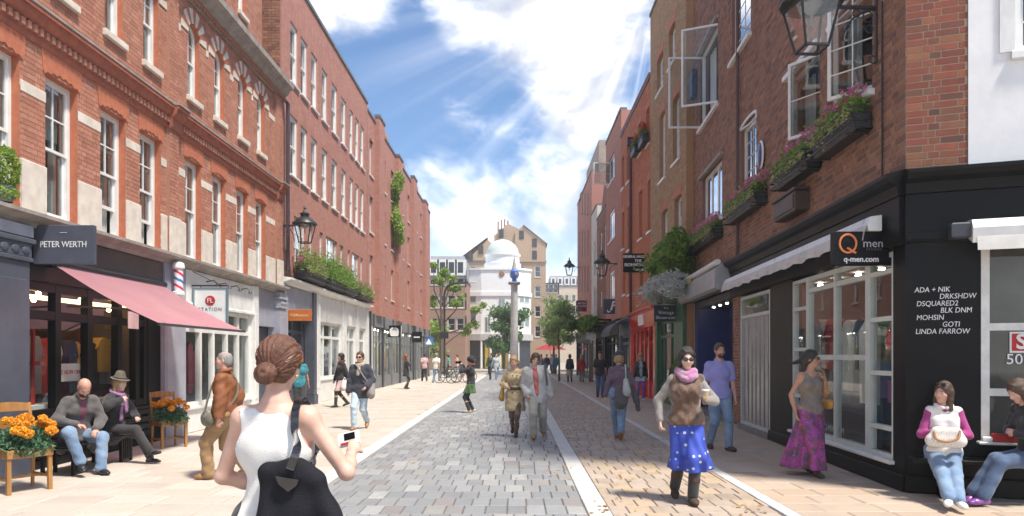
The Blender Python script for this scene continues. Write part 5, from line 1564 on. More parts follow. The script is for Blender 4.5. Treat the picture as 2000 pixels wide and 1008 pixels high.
# ------------------------------------------------------------------ sundial pillar
sp = thing('sundial_pillar', (at(1004.5, 60), 60, 0), 0, 'pale stone column topped by a blue sundial block and spike', 'monument')
M_PIL = M('column_stone', (.52, .51, .50), (.42, .41, .40), 2, .75, bump=.2, dirt=.2)
zc = zt(553, 60)
ob('shaft', MB().lathe([(.36, 1.2), (.33, 3), (.29, zc - .25), (.34, zc - .2), (.34, zc - .1)], (0, 0, 0), 20), M_PIL, sp, True)
ob('base', MB().lathe([(1.5, 0), (1.5, .2), (1.1, .2), (1.1, .4), (.6, .42), (.6, 1.1), (.45, 1.2)], (0, 0, 0), 8), M_PIL, sp)
ob('capital', MB().cbox(-.52, .52, -.52, .52, zc - .1, zc + .08, .05), M('capital_grey', (.2, .21, .22), None, 3, .7), sp)
ob('sundial', MB().lathe([(.2, zc + .08), (.2, zc + .4), (.36, zc + .5), (.38, zc + 1.0), (.24, zc + 1.15)], (0, 0, 0), 8), M('sundial_blue', (.04, .17, .62), (.03, .12, .45), 4, .35), sp)
ob('spike', MB().lathe([(.24, zc + 1.15), (.06, zc + 2.1), (.01, zc + 2.35)], (0, 0, 0), 8), M('spike_stone', (.45, .42, .38), None, 3, .6), sp)
for k in range(4):
    a = k * PI / 2 + .4
    ob('dial_rim', MB().lathe([(.11, 0), (.13, .03), (.11, .04)], (0, 0, 0), 14).xform(Matrix.Translation((.37 * math.sin(a), -.37 * math.cos(a), zc + .75)) @ Matrix.Rotation(a, 4, 'Z') @ Matrix.Rotation(R(90), 4, 'X')), M('dial_gold', (.65, .5, .2), None, 3, .4, metal=.6), sp)

# ------------------------------------------------------------------ lamps
M_LGL = M_glass('lantern_glass', (1, 1, 1), 1.8)
def lantern(name, loc, rz, label, s=1.0, bracket=1.0, down=.8, group='wall lanterns', scroll=True):
    """tapered four-sided wall lantern: bracket, head (roof, posts, panes)"""
    t = thing(name, loc, rz, label, 'lamp', group)
    t.scale = (s, s, s)
    hd = MB(); a, b, z0, z1 = .15, .26, 0, .58
    for i in range(4):
        q = PI / 4 + i * PI / 2; c, d = math.cos(q) * 1.414, math.sin(q) * 1.414
        hd.bar((a * c, a * d, z0), (b * c, b * d, z1), .025, .025)
    for r_, z in ((a, z0), (b, z1)):
        for i in range(4):
            q = PI / 4 + i * PI / 2; q2 = q + PI / 2
            hd.bar((r_ * math.cos(q) * 1.414, r_ * math.sin(q) * 1.414, z), (r_ * math.cos(q2) * 1.414, r_ * math.sin(q2) * 1.414, z), .03, .03)
    hd.lathe([(.40, z1 + .01), (.39, z1 + .05), (.20, z1 + .22), (.13, z1 + .25), (.13, z1 + .33), (.17, z1 + .34), (.05, z1 + .43), (.03, z1 + .5), (.05, z1 + .53), (.012, z1 + .62)], (0, 0, 0), 16)
    h_ = ob('lamp_head', hd, M_BLACKM, t, True)
    for i in range(4):
        q = PI / 4 + i * PI / 2; q2 = q + PI / 2
        p = [(a * math.cos(q) * 1.41, a * math.sin(q) * 1.41, z0 + .01), (a * math.cos(q2) * 1.41, a * math.sin(q2) * 1.41, z0 + .01), (b * math.cos(q2) * 1.41, b * math.sin(q2) * 1.41, z1), (b * math.cos(q) * 1.41, b * math.sin(q) * 1.41, z1)]
        ob('pane', MB().add(p, [(0, 1, 2, 3)]), M_LGL, h_)
    ob('burner', MB().lathe([(.015, .45), (.06, .47), (.13, .57), (.14, .58)], (0, 0, 0), 14).tube([(0, 0, .3), (0, 0, .47)], .02, 8), M_GREYP, h_, True)
    if bracket:
        mb = MB(); L = bracket
        mb.bar((.24, 0, z1 - .02), (L, 0, z1 - .02), .04, .04); mb.bar((L, 0, z1 + .15), (L, 0, z1 - down), .045, .045)
        mb.tube([(L * (1 - .5 * math.sin(k * PI / 16)) - .02, 0, z1 - .05 - down * .55 * (1 - math.cos(k * PI / 16))) for k in range(9)][::-1], .013, 6)
        if scroll:
            for cx_, cz_, r_ in ((L - .12, z1 - .14, .07), (L - .1, z1 - .3, .05), (L - .28, z1 - .1, .05), (L - .06, z1 - down + .05, .05)):
                mb.tube([(cx_ + r_ * math.cos(k * .6), 0, cz_ + r_ * math.sin(k * .6)) for k in range(11)], .009, 5)
        ob('bracket', mb, M_BLACKM, t)
    return t
lantern('wall_lantern', (3.87, 9.05, 5.66), R(3), 'large black four-sided lantern on a scrolled bracket above the corner shop', 1.0, .88, .75)
lantern('wall_lantern', (-6.25, 20.45, 4.98), R(180), 'black lantern on a bracket beside the drainpipe of the red building', .92, .72, .9)
lantern('wall_lantern', (4.38, 35.2, 5.7), 0, 'black lantern beside the ironmonger sign', 1.1, .72, .6, scroll=False)
lantern('wall_lantern', (4.35, 56.5, 8.2), 0, 'small high lantern at the far end of the right row', 1.2, .7, .6, scroll=False)
lantern('wall_lantern', (4.35, 57.5, 4.0), 0, 'small low lantern at the far end of the right row', 1.2, .7, .6, scroll=False)
ob('drainpipe', MB().tube([(.18, -.14, 4.15), (.18, -.14, 9.1), (.18, -.02, 9.25), (-.35, -.05, 9.32)], .055, 8), M('purple_black_pipe', (.05, .035, .05), None, 5, .45), L2)
lp = thing('street_lamp', (at(868, 56), 56, 0), 0, 'tall black street lamp with a long curved arm', 'lamp')
zl = zt(551, 56)
mb = MB(); pts = [(0, 0, 0), (0, 0, zl - 1.0)] + [(.9 * (1 - math.cos(k * PI / 12)), 0, zl - 1.0 + .9 * math.sin(k * PI / 12)) for k in range(1, 7)] + [(1.9, 0, zl - .02)]
mb.tube(pts, .085, 10); ob('post', mb, M_BLACKM, lp, True)
ob('lamp_head', MB().ell((2.25, 0, zl - .03), (.42, .12, .06)), M('lamp_grey', (.5, .5, .52), None, 3, .4), lp, True)
ob('traffic_sign_box', MB().cbox(-.35, .35, -.2, -.06, 3.0, 3.55, .03), M_BLACKM, lp)
ps = thing('sign_post', (at(1154, 43), 43, 0), 0, 'brown post carrying a small white plate by the black shops', 'post')
ob('post', MB().cbox(-.13, .13, -.13, .13, 0, 2.6, .02), M('post_brown', (.24, .18, .12), None, 4, .6), ps)
ob('plate', MB().box(-.3, .3, -.16, -.14, 2.65, 3.1).box(-.03, .03, -.14, -.1, 2.4, 3.1), GOODS[1], ps)
bs = thing('street_name_sign', (at(838, 54), 54, 0), 0, 'blue road sign with white triangle at the end of the brick block', 'sign')
ob('post', MB().tube([(0, 0, 0), (0, 0, 3.0)], .05, 8), M_GREYP, bs)
ob('plate', MB().cbox(-.35, .35, -.09, -.06, 2.4, 3.1, .02), M('sign_blue', (.05, .18, .45), None, 3, .5), bs)
ob('triangle', MB().prism([(-.24, 2.5), (.24, 2.5), (0, 2.95)], -.1, -.091), M_WINK, bs)

# ------------------------------------------------------------------ awning and signs
aw = thing('shop_awning', (-6.88, 10.3, 0), 0, 'pink canvas awning stretched over the black shop on the left', 'awning')
nx, ny = 12, 16; vs = []
for i in range(nx + 1):
    for j in range(ny + 1):
        t, s_ = i / nx, j / ny
        vs.append((1.56 * t, 3.2 * s_, 3.0 - .87 * t - .05 * math.sin(PI * t) * (1 + .3 * math.sin(s_ * 9)) - .012 * math.sin(s_ * 22) * t))
mb = MB().add(vs, [(i * (ny + 1) + j, (i + 1) * (ny + 1) + j, (i + 1) * (ny + 1) + j + 1, i * (ny + 1) + j + 1) for i in range(nx) for j in range(ny)])
ob('canvas', mb, M('pink_canvas', (.86, .46, .52), (.82, .41, .47), 2, .75, trans=.65), aw, True)
ob('front_bar', MB().tube([(1.57, -.03, 2.115), (1.57, 3.23, 2.115)], .022, 8), M_BLACKM, aw)
for yy in (.25, 2.95): ob('arm', MB().tube([(.02, yy, 2.4), (.75, yy + (.35 if yy < 1 else -.35), 2.38), (1.55, yy, 2.12)], .016, 6), M_BLACKM, aw)
ob('roller', MB().tube([(.0, -.03, 3.03), (.0, 3.23, 3.03)], .06, 10), M_BLACKM, aw, True)

def board(name, X0, X1, Y, z0, z1, mat, label, th=.05, frame=None, bar=None, cat='sign', group='hanging shop signs'):
    t = thing(name, ((X0 + X1) / 2, Y, z0), 0, label, cat, group)
    w = (X1 - X0) / 2
    ob('board', MB().cbox(-w, w, -th / 2, th / 2, 0, z1 - z0, .008), mat, t)
    if frame:
        mb = MB(); ring(mb, rect(-w - .015, w + .015, -.015, z1 - z0 + .015), rect(-w + .02, w - .02, .02, z1 - z0 - .02), -th / 2 - .008, th / 2 + .008); ob('frame', mb, frame, t)
    if bar:
        side, ext = bar
        mb = MB(); x = w * side
        mb.bar((-w * side, 0, z1 - z0 + .06), (x + ext * side, 0, z1 - z0 + .06), .03, .03)
        for q in (-.6, .6): mb.bar((w * q, 0, z1 - z0), (w * q, 0, z1 - z0 + .06), .012, .012)
        ob('bracket', mb, M_BLACKM, t)
    return t, w, z1 - z0, -th / 2 - .004
s1, w, h, y = board('shop_sign', -6.89, -6.03, 9.9, 2.95, 3.51, M_SLATE, 'grey square sign lettered PETER WERTH above the pink awning', .07)
text('PETER WERTH', .125, M_WINK, s1, (.0, y, h * .5), sx=.83)
ob('emblem', MB().box(-.05, .05, y - .002, y + .003, h * .8, h * .81), M_WINK, s1)
bpole = thing('barber_pole', (-6.70, 13.72, 2.80), 0, 'striped red, white and blue barber pole on the grey pier', 'barber pole')
mb = MB(); n, m_ = 28, 40; vs = []
for j in range(m_ + 1):
    for i in range(n): vs.append((.085 * math.cos(2 * PI * i / n), .085 * math.sin(2 * PI * i / n), .12 + .44 * j / m_))
mb.add(vs, [])
for j in range(m_):
    for i in range(n):
        k = (i / n + j / m_ * 1.6) % 1.0
        mb.cm = 1 if k < .2 else 2 if .5 < k < .7 else 0
        mb.add([], []); mb.f.append([j * n + i, j * n + (i + 1) % n, (j + 1) * n + (i + 1) % n, (j + 1) * n + i]); mb.m.append(mb.cm); mb.r.append(0)
ob('striped_glass', mb, [MW, M('pole_red', (.7, .03, .12), None, 3, .3), M('pole_blue', (.05, .2, .6), None, 3, .3)], bpole, True)
ob('cap', MB().lathe([(.05, .70), (.10, .68), (.115, .62), (.115, .58), (.095, .56)], (0, 0, 0), 20), MW, bpole, True)
ob('foot', MB().lathe([(.095, .12), (.115, .10), (.115, .05), (.08, .02), (.03, -.03)], (0, 0, 0), 20), MW, bpole, True)
ob('bracket', MB().bar((0, 0, .62), (-.2, 0, .62), .05, .04).bar((0, 0, .06), (-.2, 0, .06), .05, .04), M_CHROME, bpole)
s2, w, h, y = board('shop_sign', -6.80, -6.1, 14.6, 2.30, 3.06, MW, 'white hanging sign with round red emblem over the white shop', .05, M('teal_frame', (.16, .25, .28), None, 3, .4), (-1, .08))
ob('emblem', MB().lathe([(.105, 0), (.105, .006)], (0, 0, 0), 28).xform(Matrix.Translation((0, y + .003, h * .66)) @ Matrix.Rotation(R(90), 4, 'X')), M_REDINK, s2)
text('FL', .14, M_WINK, s2, (0, y - .006, h * .66)); text('STATION', .10, M('grey_ink', (.2, .2, .21), None, 3, .6), s2, (0, y, h * .42), spacing=1.25)
ob('stay', MB().tube([(-w - .03, 0, h + .36), (w * .6, 0, h + .07)], .008, 5), M_BLACKM, s2)
s3, w, h, y = board('shop_sign', -6.98 + .1, -6.14, 20.75, 2.68, 3.02, M('orange_wood', (.55, .16, .03), (.42, .11, .02), 6, .45, streak=(1, 1, 5)), 'small orange wooden sign at the lavender shop', .06, None)
text('Fiddlestone', .12, M('cream_ink', (.85, .7, .4), None, 3, .5), s3, (0, y, h * .5), shear=.2)
s4, w, h, y = board('shop_sign', -6.9, -6.22, 37.3, 2.62, 3.26, M_BLACK, 'black square sign with a white curled logo on the brick block', .15, None)
pts = [(-.16, .06), (.2, .06), (.24, .3), (.2, .44), (.1, .52), (-.02, .5), (-.12, .54), (-.22, .44), (-.25, .3), (-.22, .16)]
ob('logo', MB().prism([(a * 1.05, b) for a, b in pts], y - .01, y), M_WINK, s4)
ob('logo_curl', MB().tube([(.02 + .09 * math.cos(q), y - .012, .38 + .09 * math.sin(q)) for q in np.linspace(-.3, 3.0, 9)], .02, 6), M_BLACK, s4)
ob('board_end', MB().cbox(w + .02, w + .04, -.07, .07, .02, h - .02, .005), MW, s4)
s5, w, h, y = board('shop_sign', -6.86, -6.2, 45.5, 2.5, 3.2, M_BLACK, 'dark lettered sign farthest along the brick block', .1, None)
ob('lettering_line', MB().box(-.2, .2, y - .01, y, .3, .38), M_WINK, s5)
s6, w, h, y = board('shop_sign', 4.02, 4.76, 8.8, 2.79, 3.22, M_BLACK, 'black sign with orange Q and q-men.com at the corner shop', .09, None)
ob('logo_ring', MB().tube([(-.19 + .105 * math.cos(q), y - .004, .275 + .115 * math.sin(q)) for q in np.linspace(0, 2 * PI, 25)], .014, 6), M('q_orange', (.85, .25, .08), None, 3, .4), s6)
ob('logo_tail', MB().tube([(-.2, y - .004, .22), (-.09, y - .004, .155)], .014, 6), MATS['q_orange'], s6)
text('men', .15, MATS['lamp_grey'], s6, (.13, y, .275)); text('london', .05, M('dim_ink', (.12, .12, .13), None, 3, .5), s6, (.14, y, .205), spacing=1.4)
text('q-men.com', .098, M_WINK, s6, (-.02, y, .075), bold=.002)
s7, w, h, y = board('shop_sign', 4.30, 5.5, 27.8, 4.98, 5.74, M_BLACK, 'black board lettered THE IRONMONGER beside the green bush', .08, None)
s7.location.x += -.0
text('GENERAL HARDWARE', .135, M_WINK, s7, (0, y, .63), sx=.88, bold=.006); text('THE', .15, M_WINK, s7, (0, y, .46), bold=.006); text('IRONMONGERS', .17, M_WINK, s7, (0, y, .30), sx=.9, bold=.006); text('EST 1836', .11, M_WINK, s7, (.1, y, .10), bold=.004)
s8, w, h, y = board('shop_sign', 4.37, 5.12, 21.9, 2.72, 3.24, M('navy_board', (.02, .025, .045), None, 3, .4), 'dark blue sign lettered The Vintage Showroom', .06, None, (1, .1))
text('The', .10, M_WINK, s8, (0, y, .42)); text('Vintage', .15, M_WINK, s8, (0, y, .28), spacing=1.1); text('Showroom', .14, M_WINK, s8, (0, y, .12), spacing=1.05)
s9, w, h, y = board('shop_sign', 4.55, 5.42, 36.0, 3.8, 4.58, M('blue_slate_board', (.05, .07, .10), None, 3, .45), 'slate blue sign with a white curly F', .08, None)
text('F', .66, M_WINK, s9, (.03, y, h * .52), shear=.25, bold=.012)
ob('logo_curl', MB().tube([(-.17 + .07 * math.cos(q), y - .004, .17 + .07 * math.sin(q)) for q in np.linspace(2.6, 6.2, 10)], .028, 6), M_WINK, s9)
s10, w, h, y = board('shop_sign', 4.4, 5.15, 37.4, 3.35, 3.62, M_BLACK, 'small black strip sign below the curly F sign', .06, None)
text('FARAH HALL', .14, M('gold_ink', (.6, .5, .3), None, 3, .5), s10, (0, y, h * .5), sx=.8)
s11, w, h, y = board('shop_sign', 4.38, 5.2, 50.5, 4.85, 5.65, M('maroon_board', (.13, .012, .03), None, 3, .45), 'dark red restaurant sign far along the right row', .1, None)
text('ARTEU', .2, M_WINK, s11, (0, y, .58)); text('RESTAURANT', .18, M_WINK, s11, (0, y, .38), sx=.85)
ob('end_board', MB().cbox(w + .02, w + .12, -.1, .1, 0, h, .01), M('navy_end', (.02, .03, .07), None, 3, .5), s11)

# ------------------------------------------------------------------ bench, chair planters, parasol, bicycles
bn = thing('bench', (-6.28, 9.62, 0), R(90), 'low black slatted bench against the black shop front', 'bench')
mb = MB(); mb.cbox(-.28, 1.42, -.26, .26, .40, .455, .012); ob('seat', mb, M_BLACK, bn)
for x in (.0, 1.15):
    mb = MB()
    for yy in (-.22, .20): mb.box(x - .15, x - .11, yy, yy + .04, 0, .40).box(x + .11, x + .15, yy, yy + .04, 0, .40)
    mb.box(x - .11, x + .11, -.215, -.195, .03, .06).box(x - .11, x + .11, -.215, .235, .36, .398); ob('leg', mb, M_BLACK, bn)
    for k in range(4): ob('slat', MB().box(x - .085 + k * .05, x - .06 + k * .05, -.22, -.19, .06, .36), M_BLACK, bn)
M_OAK = M('honey_oak', (.42, .21, .065), (.3, .14, .04), 5, .42, streak=(4, 4, .6), bump=.1)


def chair_planter(loc, rz, label, seed, s=1.0):
    """old wooden chair whose seat has become a box of marigolds"""
    rg = random.Random(seed)
    t = thing('chair_planter', loc, rz, label, 'planter', 'chair planters with marigolds'); t.scale = (s, s, s)
    for x in (-.21, .21):
        ob('leg', MB().bar((x, -.21, 0), (x, -.20, .43), .042, .042), M_OAK, t)
        ob('back_post', MB().tube([(x, .22, 0), (x, .20, .45), (x, .25, .75), (x, .31, 1.0)], [.021, .024, .021, .02], 8), M_OAK, t, True)
    mb = MB(); mb.cbox(-.235, .235, -.24, -.215, .40, .50, .008).cbox(-.235, .235, .19, .215, .40, .50, .008).cbox(-.235, -.212, -.214, .19, .40, .50, .008).cbox(.212, .235, -.214, .19, .40, .50, .008).box(-.21, .21, -.21, .19, .405, .43)
    ob('seat_box', mb, M_OAK, t)
    for z, y_, hh in ((.95, .295, .09), (.74, .25, .07)):
        mb = MB(); vs = []
        for i in range(9):
            q = -1 + i / 4; vs += [(q * .2, y_ - .012 + .03 * (1 - q * q), z - hh / 2), (q * .2, y_ - .012 + .03 * (1 - q * q), z + hh / 2 + .02 * (1 - q * q)), (q * .2, y_ + .012 + .03 * (1 - q * q), z + hh / 2 + .02 * (1 - q * q)), (q * .2, y_ + .012 + .03 * (1 - q * q), z - hh / 2)]
        mb.add(vs, [(4 * i + k, 4 * i + 4 + k, 4 * i + 4 + (k + 1) % 4, 4 * i + (k + 1) % 4) for i in range(8) for k in range(4)])
        ob('back_rail', mb, M_OAK, t)
    mb = MB()
    for x in (-.21, .21): mb.bar((x, -.2, .16), (x, .2, .16), .022, .03)
    mb.bar((-.2, 0, .16), (.2, 0, .16), .022, .03); ob('stretcher', mb, M_OAK, t)
    leaf_mesh('foliage', np.concatenate([blob((0, -.02, .58), (.30, .27, .17), 1500, .2), blob((0, -.22, .50), (.28, .08, .10), 420, .2)]), .06, LF_BLUE, t, aspect=.4)
    for k in range(21):
        a = rg.uniform(0, 2 * PI); q = math.sqrt(rg.random()) * .28
        x, y_ = q * math.cos(a) * 1.05, q * math.sin(a) - .05; z = .80 + .07 * rg.random() - 1.0 * q * q - (.07 if y_ < -.15 else 0)
        r_ = rg.uniform(.040, .064); P = []; 
        d = rnp.normal(size=(240, 3)); d[:, 2] = d[:, 2] * .9 + .2; d /= np.linalg.norm(d, axis=1)[:, None]
        o = leaf_mesh('blossom', np.array([x, y_, z]) + d * r_ * np.array([1, 1, .85]) * (.75 + .25 * rnp.random((240, 1))), r_ * .46, PT_ORANGE if rg.random() < .62 else M('petal_amber', (.9, .5, .04), (.85, .4, .02), 8, .5, trans=.2), t, aspect=.8)
    return t
x, y = gnd(40, 960); chair_planter((-6.05, 8.45, 0), R(58), 'oak chair planter full of orange marigolds at the picture edge', 3, 1.05)
chair_planter((-6.25, 12.45, 0), R(50), 'smaller looking oak chair planter with marigolds beside the grey pier', 4, .98)
px_ = thing('parasol', (at(1075, 80), 80, 0), 0, 'red cafe parasol far down the street', 'parasol')
ob('canopy', MB().lathe([(1.9, 2.3), (.1, 3.1)], (0, 0, 0), 8), M('parasol_red', (.55, .05, .06), None, 3, .7, trans=.3), px_)
ob('pole', MB().tube([(0, 0, 0), (0, 0, 3.1)], .03, 6), M_GREYP, px_)


def bicycle(loc, rz, label, mat):
    t = thing('bicycle', loc, rz, label, 'bicycle', 'bicycles parked by the street lamp')
    for x in (-.52, .52):
        mb = MB(); mb.tube([(x + .33 * math.cos(q), 0, .34 + .33 * math.sin(q)) for q in np.linspace(0, 2 * PI, 25)], .02, 6); wl_ = ob('wheel', mb, M_BLACKM, t)
        mb = MB()
        for k in range(8):
            q = k * PI / 8; mb.bar((x - .32 * math.cos(q), 0, .34 - .32 * math.sin(q)), (x + .32 * math.cos(q), 0, .34 + .32 * math.sin(q)), .004, .004, (0, 1, 0))
        ob('spoke', mb, M_CHROME, wl_)
    bb, st_, hd_ = (-.08, 0, .30), (-.2, 0, .82), (.36, 0, .80)
    mb = MB()
    for a, b in ((bb, st_), (bb, (.38, 0, .68)), (st_, hd_), ((-.52, 0, .34), bb), ((-.52, 0, .34), (-.19, 0, .76)), ((.35, 0, .9), (.52, 0, .34)), (st_, (-.22, 0, .92))): mb.tube([a, b], .02, 6)
    ob('frame', mb, mat, t)
    ob('handlebar', MB().tube([(.28, -.26, .98), (.36, -.2, 1.0), (.35, 0, .95), (.36, .2, 1.0), (.28, .26, .98)], .014, 6).tube([(.35, 0, .88), (.35, 0, .96)], .016, 6), M_CHROME, t)
    ob('saddle', MB().ell((-.24, 0, .95), (.14, .07, .035)), M_BLACK, t, True)
    ob('crank', MB().tube([(-.08, -.1, .15), (-.08, 0, .30), (-.08, .1, .45)], .012, 5).lathe([(.09, -.006), (.09, .006)], (-.08, 0, .3), 14), M_CHROME, t)
    return t
for i, (p, yy, a, lab, m_) in enumerate(((875, 748, 20, 'black bicycle at the left end of the bicycle row', M_BLACKM), (888, 747, 8, 'dark green bicycle in the middle of the bicycle row', M_GREENP), (898, 749, -12, 'grey bicycle at the right end of the bicycle row', M_GREYP), (906, 746, 25, 'red framed bicycle behind the bicycle row', M_RED))):
    g = gnd(p, yy); bicycle((g[0], g[1], 0), R(a), lab, m_)
# ------------------------------------------------------------------ people: smooth distance-field bodies and clothes
def N3(v):
    v = np.asarray(v, float); return v / max(np.linalg.norm(v), 1e-9)


def cap(a, b, ra, rb=None, flat=None, k=None):
    return ('c', np.asarray(a, float), np.asarray(b, float), ra, ra if rb is None else rb, flat, k)


def elp(c, r, B, k=None):
    return ('e', np.asarray(c, float), np.asarray(r, float), np.asarray(B, float), k)


def field(prims, vox, k, cuts=(), wob=None):
    lo = np.full(3, 1e9); hi = -lo; bbs = []
    for p in prims:
        if p[0] == 'c':
            r = max(p[3], p[4]); a, b = np.minimum(p[1], p[2]) - r, np.maximum(p[1], p[2]) + r
        else:
            r = p[2].max(); a, b = p[1] - r, p[1] + r
        bbs.append((a, b)); lo = np.minimum(lo, a); hi = np.maximum(hi, b)
    lo = lo - 3 * vox; hi = hi + 3 * vox
    n = np.ceil((hi - lo) / vox).astype(int) + 1
    ax = [(lo[i] + vox * np.arange(n[i])).astype(np.float32) for i in range(3)]
    Fd = np.full(n, .5, np.float32)
    for p, (a, b) in zip(prims, bbs):
        kk = p[-1] if p[-1] is not None else k
        mg = kk + 3 * vox
        i0 = np.maximum(np.floor((a - mg - lo) / vox).astype(int), 0); i1 = np.minimum(np.ceil((b + mg - lo) / vox).astype(int) + 1, n)
        sl = tuple(slice(i0[i], i1[i]) for i in range(3))
        X = ax[0][sl[0]][:, None, None]; Y = ax[1][sl[1]][None, :, None]; Z = ax[2][sl[2]][None, None, :]
        if p[0] == 'c':
            A, Bv = p[1], p[2]; ab = Bv - A; L2 = max(float(ab @ ab), 1e-12)
            qx, qy, qz = X - A[0], Y - A[1], Z - A[2]
            t = np.clip((qx * ab[0] + qy * ab[1] + qz * ab[2]) / L2, 0, 1)
            qx = qx - t * ab[0]; qy = qy - t * ab[1]; qz = qz - t * ab[2]
            d2 = qx * qx + qy * qy + qz * qz
            if p[5] is not None:
                nn, s = p[5]; c = qx * nn[0] + qy * nn[1] + qz * nn[2]; d2 = d2 + c * c * (s * s - 1)
            d = np.sqrt(d2) - (p[3] + t * (p[4] - p[3]))
        else:
            c, r, B = p[1], p[2], p[3]
            qx, qy, qz = X - c[0], Y - c[1], Z - c[2]
            d2 = 0
            for i in range(3): d2 = d2 + ((qx * B[i][0] + qy * B[i][1] + qz * B[i][2]) / r[i]) ** 2
            d = (np.sqrt(d2) - 1) * r.min()
        f = Fd[sl]
        if kk > 0:
            h = np.maximum(kk - np.abs(f - d), 0) / kk
            Fd[sl] = np.minimum(f, d) - h * h * kk * .25
        else: Fd[sl] = np.minimum(f, d)
    if cuts or wob:
        X = ax[0][:, None, None]; Y = ax[1][None, :, None]; Z = ax[2][None, None, :]
        if wob: Fd = Fd + wob(X, Y, Z)
        for c in cuts: Fd = np.maximum(Fd, c(X, Y, Z))
    return Fd.astype(np.float32), lo


def nets(Fd, lo, vox):
    """surface nets: a quad mesh of the zero level"""
    I = Fd < 0
    c = [Fd[i:Fd.shape[0] - 1 + i, j:Fd.shape[1] - 1 + j, k:Fd.shape[2] - 1 + k] for i in (0, 1) for j in (0, 1) for k in (0, 1)]
    s = sum((q < 0).astype(np.int8) for q in c)
    act = (s > 0) & (s < 8)
    idx = np.full(act.shape, -1, np.int32); ijk = np.argwhere(act); idx[act] = np.arange(len(ijk))
    V = np.stack([q[act] for q in c], 1)
    pos = np.zeros((len(ijk), 3)); cnt = np.zeros(len(ijk))
    cor = np.array([(i, j, k) for i in (0, 1) for j in (0, 1) for k in (0, 1)], float)
    for a in range(8):
        for b in range(a + 1, 8):
            if abs(cor[a] - cor[b]).sum() != 1: continue
            x = (V[:, a] < 0) != (V[:, b] < 0)
            t = V[x, a] / (V[x, a] - V[x, b])
            pos[x] += cor[a] + t[:, None] * (cor[b] - cor[a]); cnt[x] += 1
    v = lo + vox * (ijk + pos / cnt[:, None])
    fs = []
    for axis in range(3):
        sl0 = [slice(None)] * 3; sl1 = [slice(None)] * 3
        sl0[axis] = slice(0, -1); sl1[axis] = slice(1, None)
        A, B = I[tuple(sl0)], I[tuple(sl1)]
        e = np.argwhere(A != B)
        o = [q for q in range(3) if q != axis]
        ok = (e[:, o[0]] > 0) & (e[:, o[1]] > 0) & (e[:, o[0]] < Fd.shape[o[0]] - 1) & (e[:, o[1]] < Fd.shape[o[1]] - 1)
        e = e[ok]; ins = A[tuple(e.T)]
        def cell(d0, d1):
            g = e.copy(); g[:, o[0]] += d0; g[:, o[1]] += d1; return idx[tuple(g.T)]
        q = np.stack([cell(-1, -1), cell(0, -1), cell(0, 0), cell(-1, 0)], 1)
        flip = ins if axis != 1 else ~ins
        q[~flip] = q[~flip][:, ::-1]
        fs.append(q)
    return v, np.concatenate(fs)


def sculpt(name, prims, vox, mat, parent=None, k=.02, cuts=(), wob=None, loc=None):
    Fd, lo = field(prims, vox, k, cuts, wob)
    v, f = nets(Fd, lo, vox)
    if len(v) == 0: return None
    me = mesh_np(name, v, f)
    me.polygons.foreach_set('use_smooth', np.ones(len(me.polygons), bool))
    return link(name, me, mat, parent)


def below(z): return lambda X, Y, Z: Z - z + 0 * X + 0 * Y         # keep what is under z
def above(z): return lambda X, Y, Z: z - Z + 0 * X + 0 * Y
def minus(c, r, B=None):
    def f(X, Y, Z):
        q = [X - c[0], Y - c[1], Z - c[2]]
        BB = np.eye(3) if B is None else B
        return -(np.sqrt(sum(((q[0] * BB[i][0] + q[1] * BB[i][1] + q[2] * BB[i][2]) / r[i]) ** 2 for i in range(3))) - 1) * min(r)
    return f
def half(p, n):
    n = N3(n)
    return lambda X, Y, Z: (X - p[0]) * n[0] + (Y - p[1]) * n[1] + (Z - p[2]) * n[2]
def crumple(a, seed=0, f=1.0):
    r = np.random.default_rng(seed); ph = r.random(6) * 6
    return lambda X, Y, Z: a * (np.sin(f * (34 * Z + 9 * X + 2.2 * np.sin(13 * Y * f + ph[0])) + ph[1]) * .45 + np.sin(f * (57 * Z - 25 * X + 18 * Y) + ph[2]) * .3 + np.sin(f * (21 * X + 27 * Y + 14 * Z) + ph[3]) * .35)


def ik(a, t, l1, l2, pole):
    a, t = np.asarray(a, float), np.asarray(t, float)
    d = t - a; L = np.linalg.norm(d)
    if L > (l1 + l2) * .999: t = a + d / L * (l1 + l2) * .999; d = t - a; L = np.linalg.norm(d)
    n = d / L; x = (l1 * l1 - l2 * l2 + L * L) / (2 * L); h = math.sqrt(max(l1 * l1 - x * x, 0))
    p = np.asarray(pole, float); p = p - n * (p @ n)
    return a + n * x + N3(p) * h, t


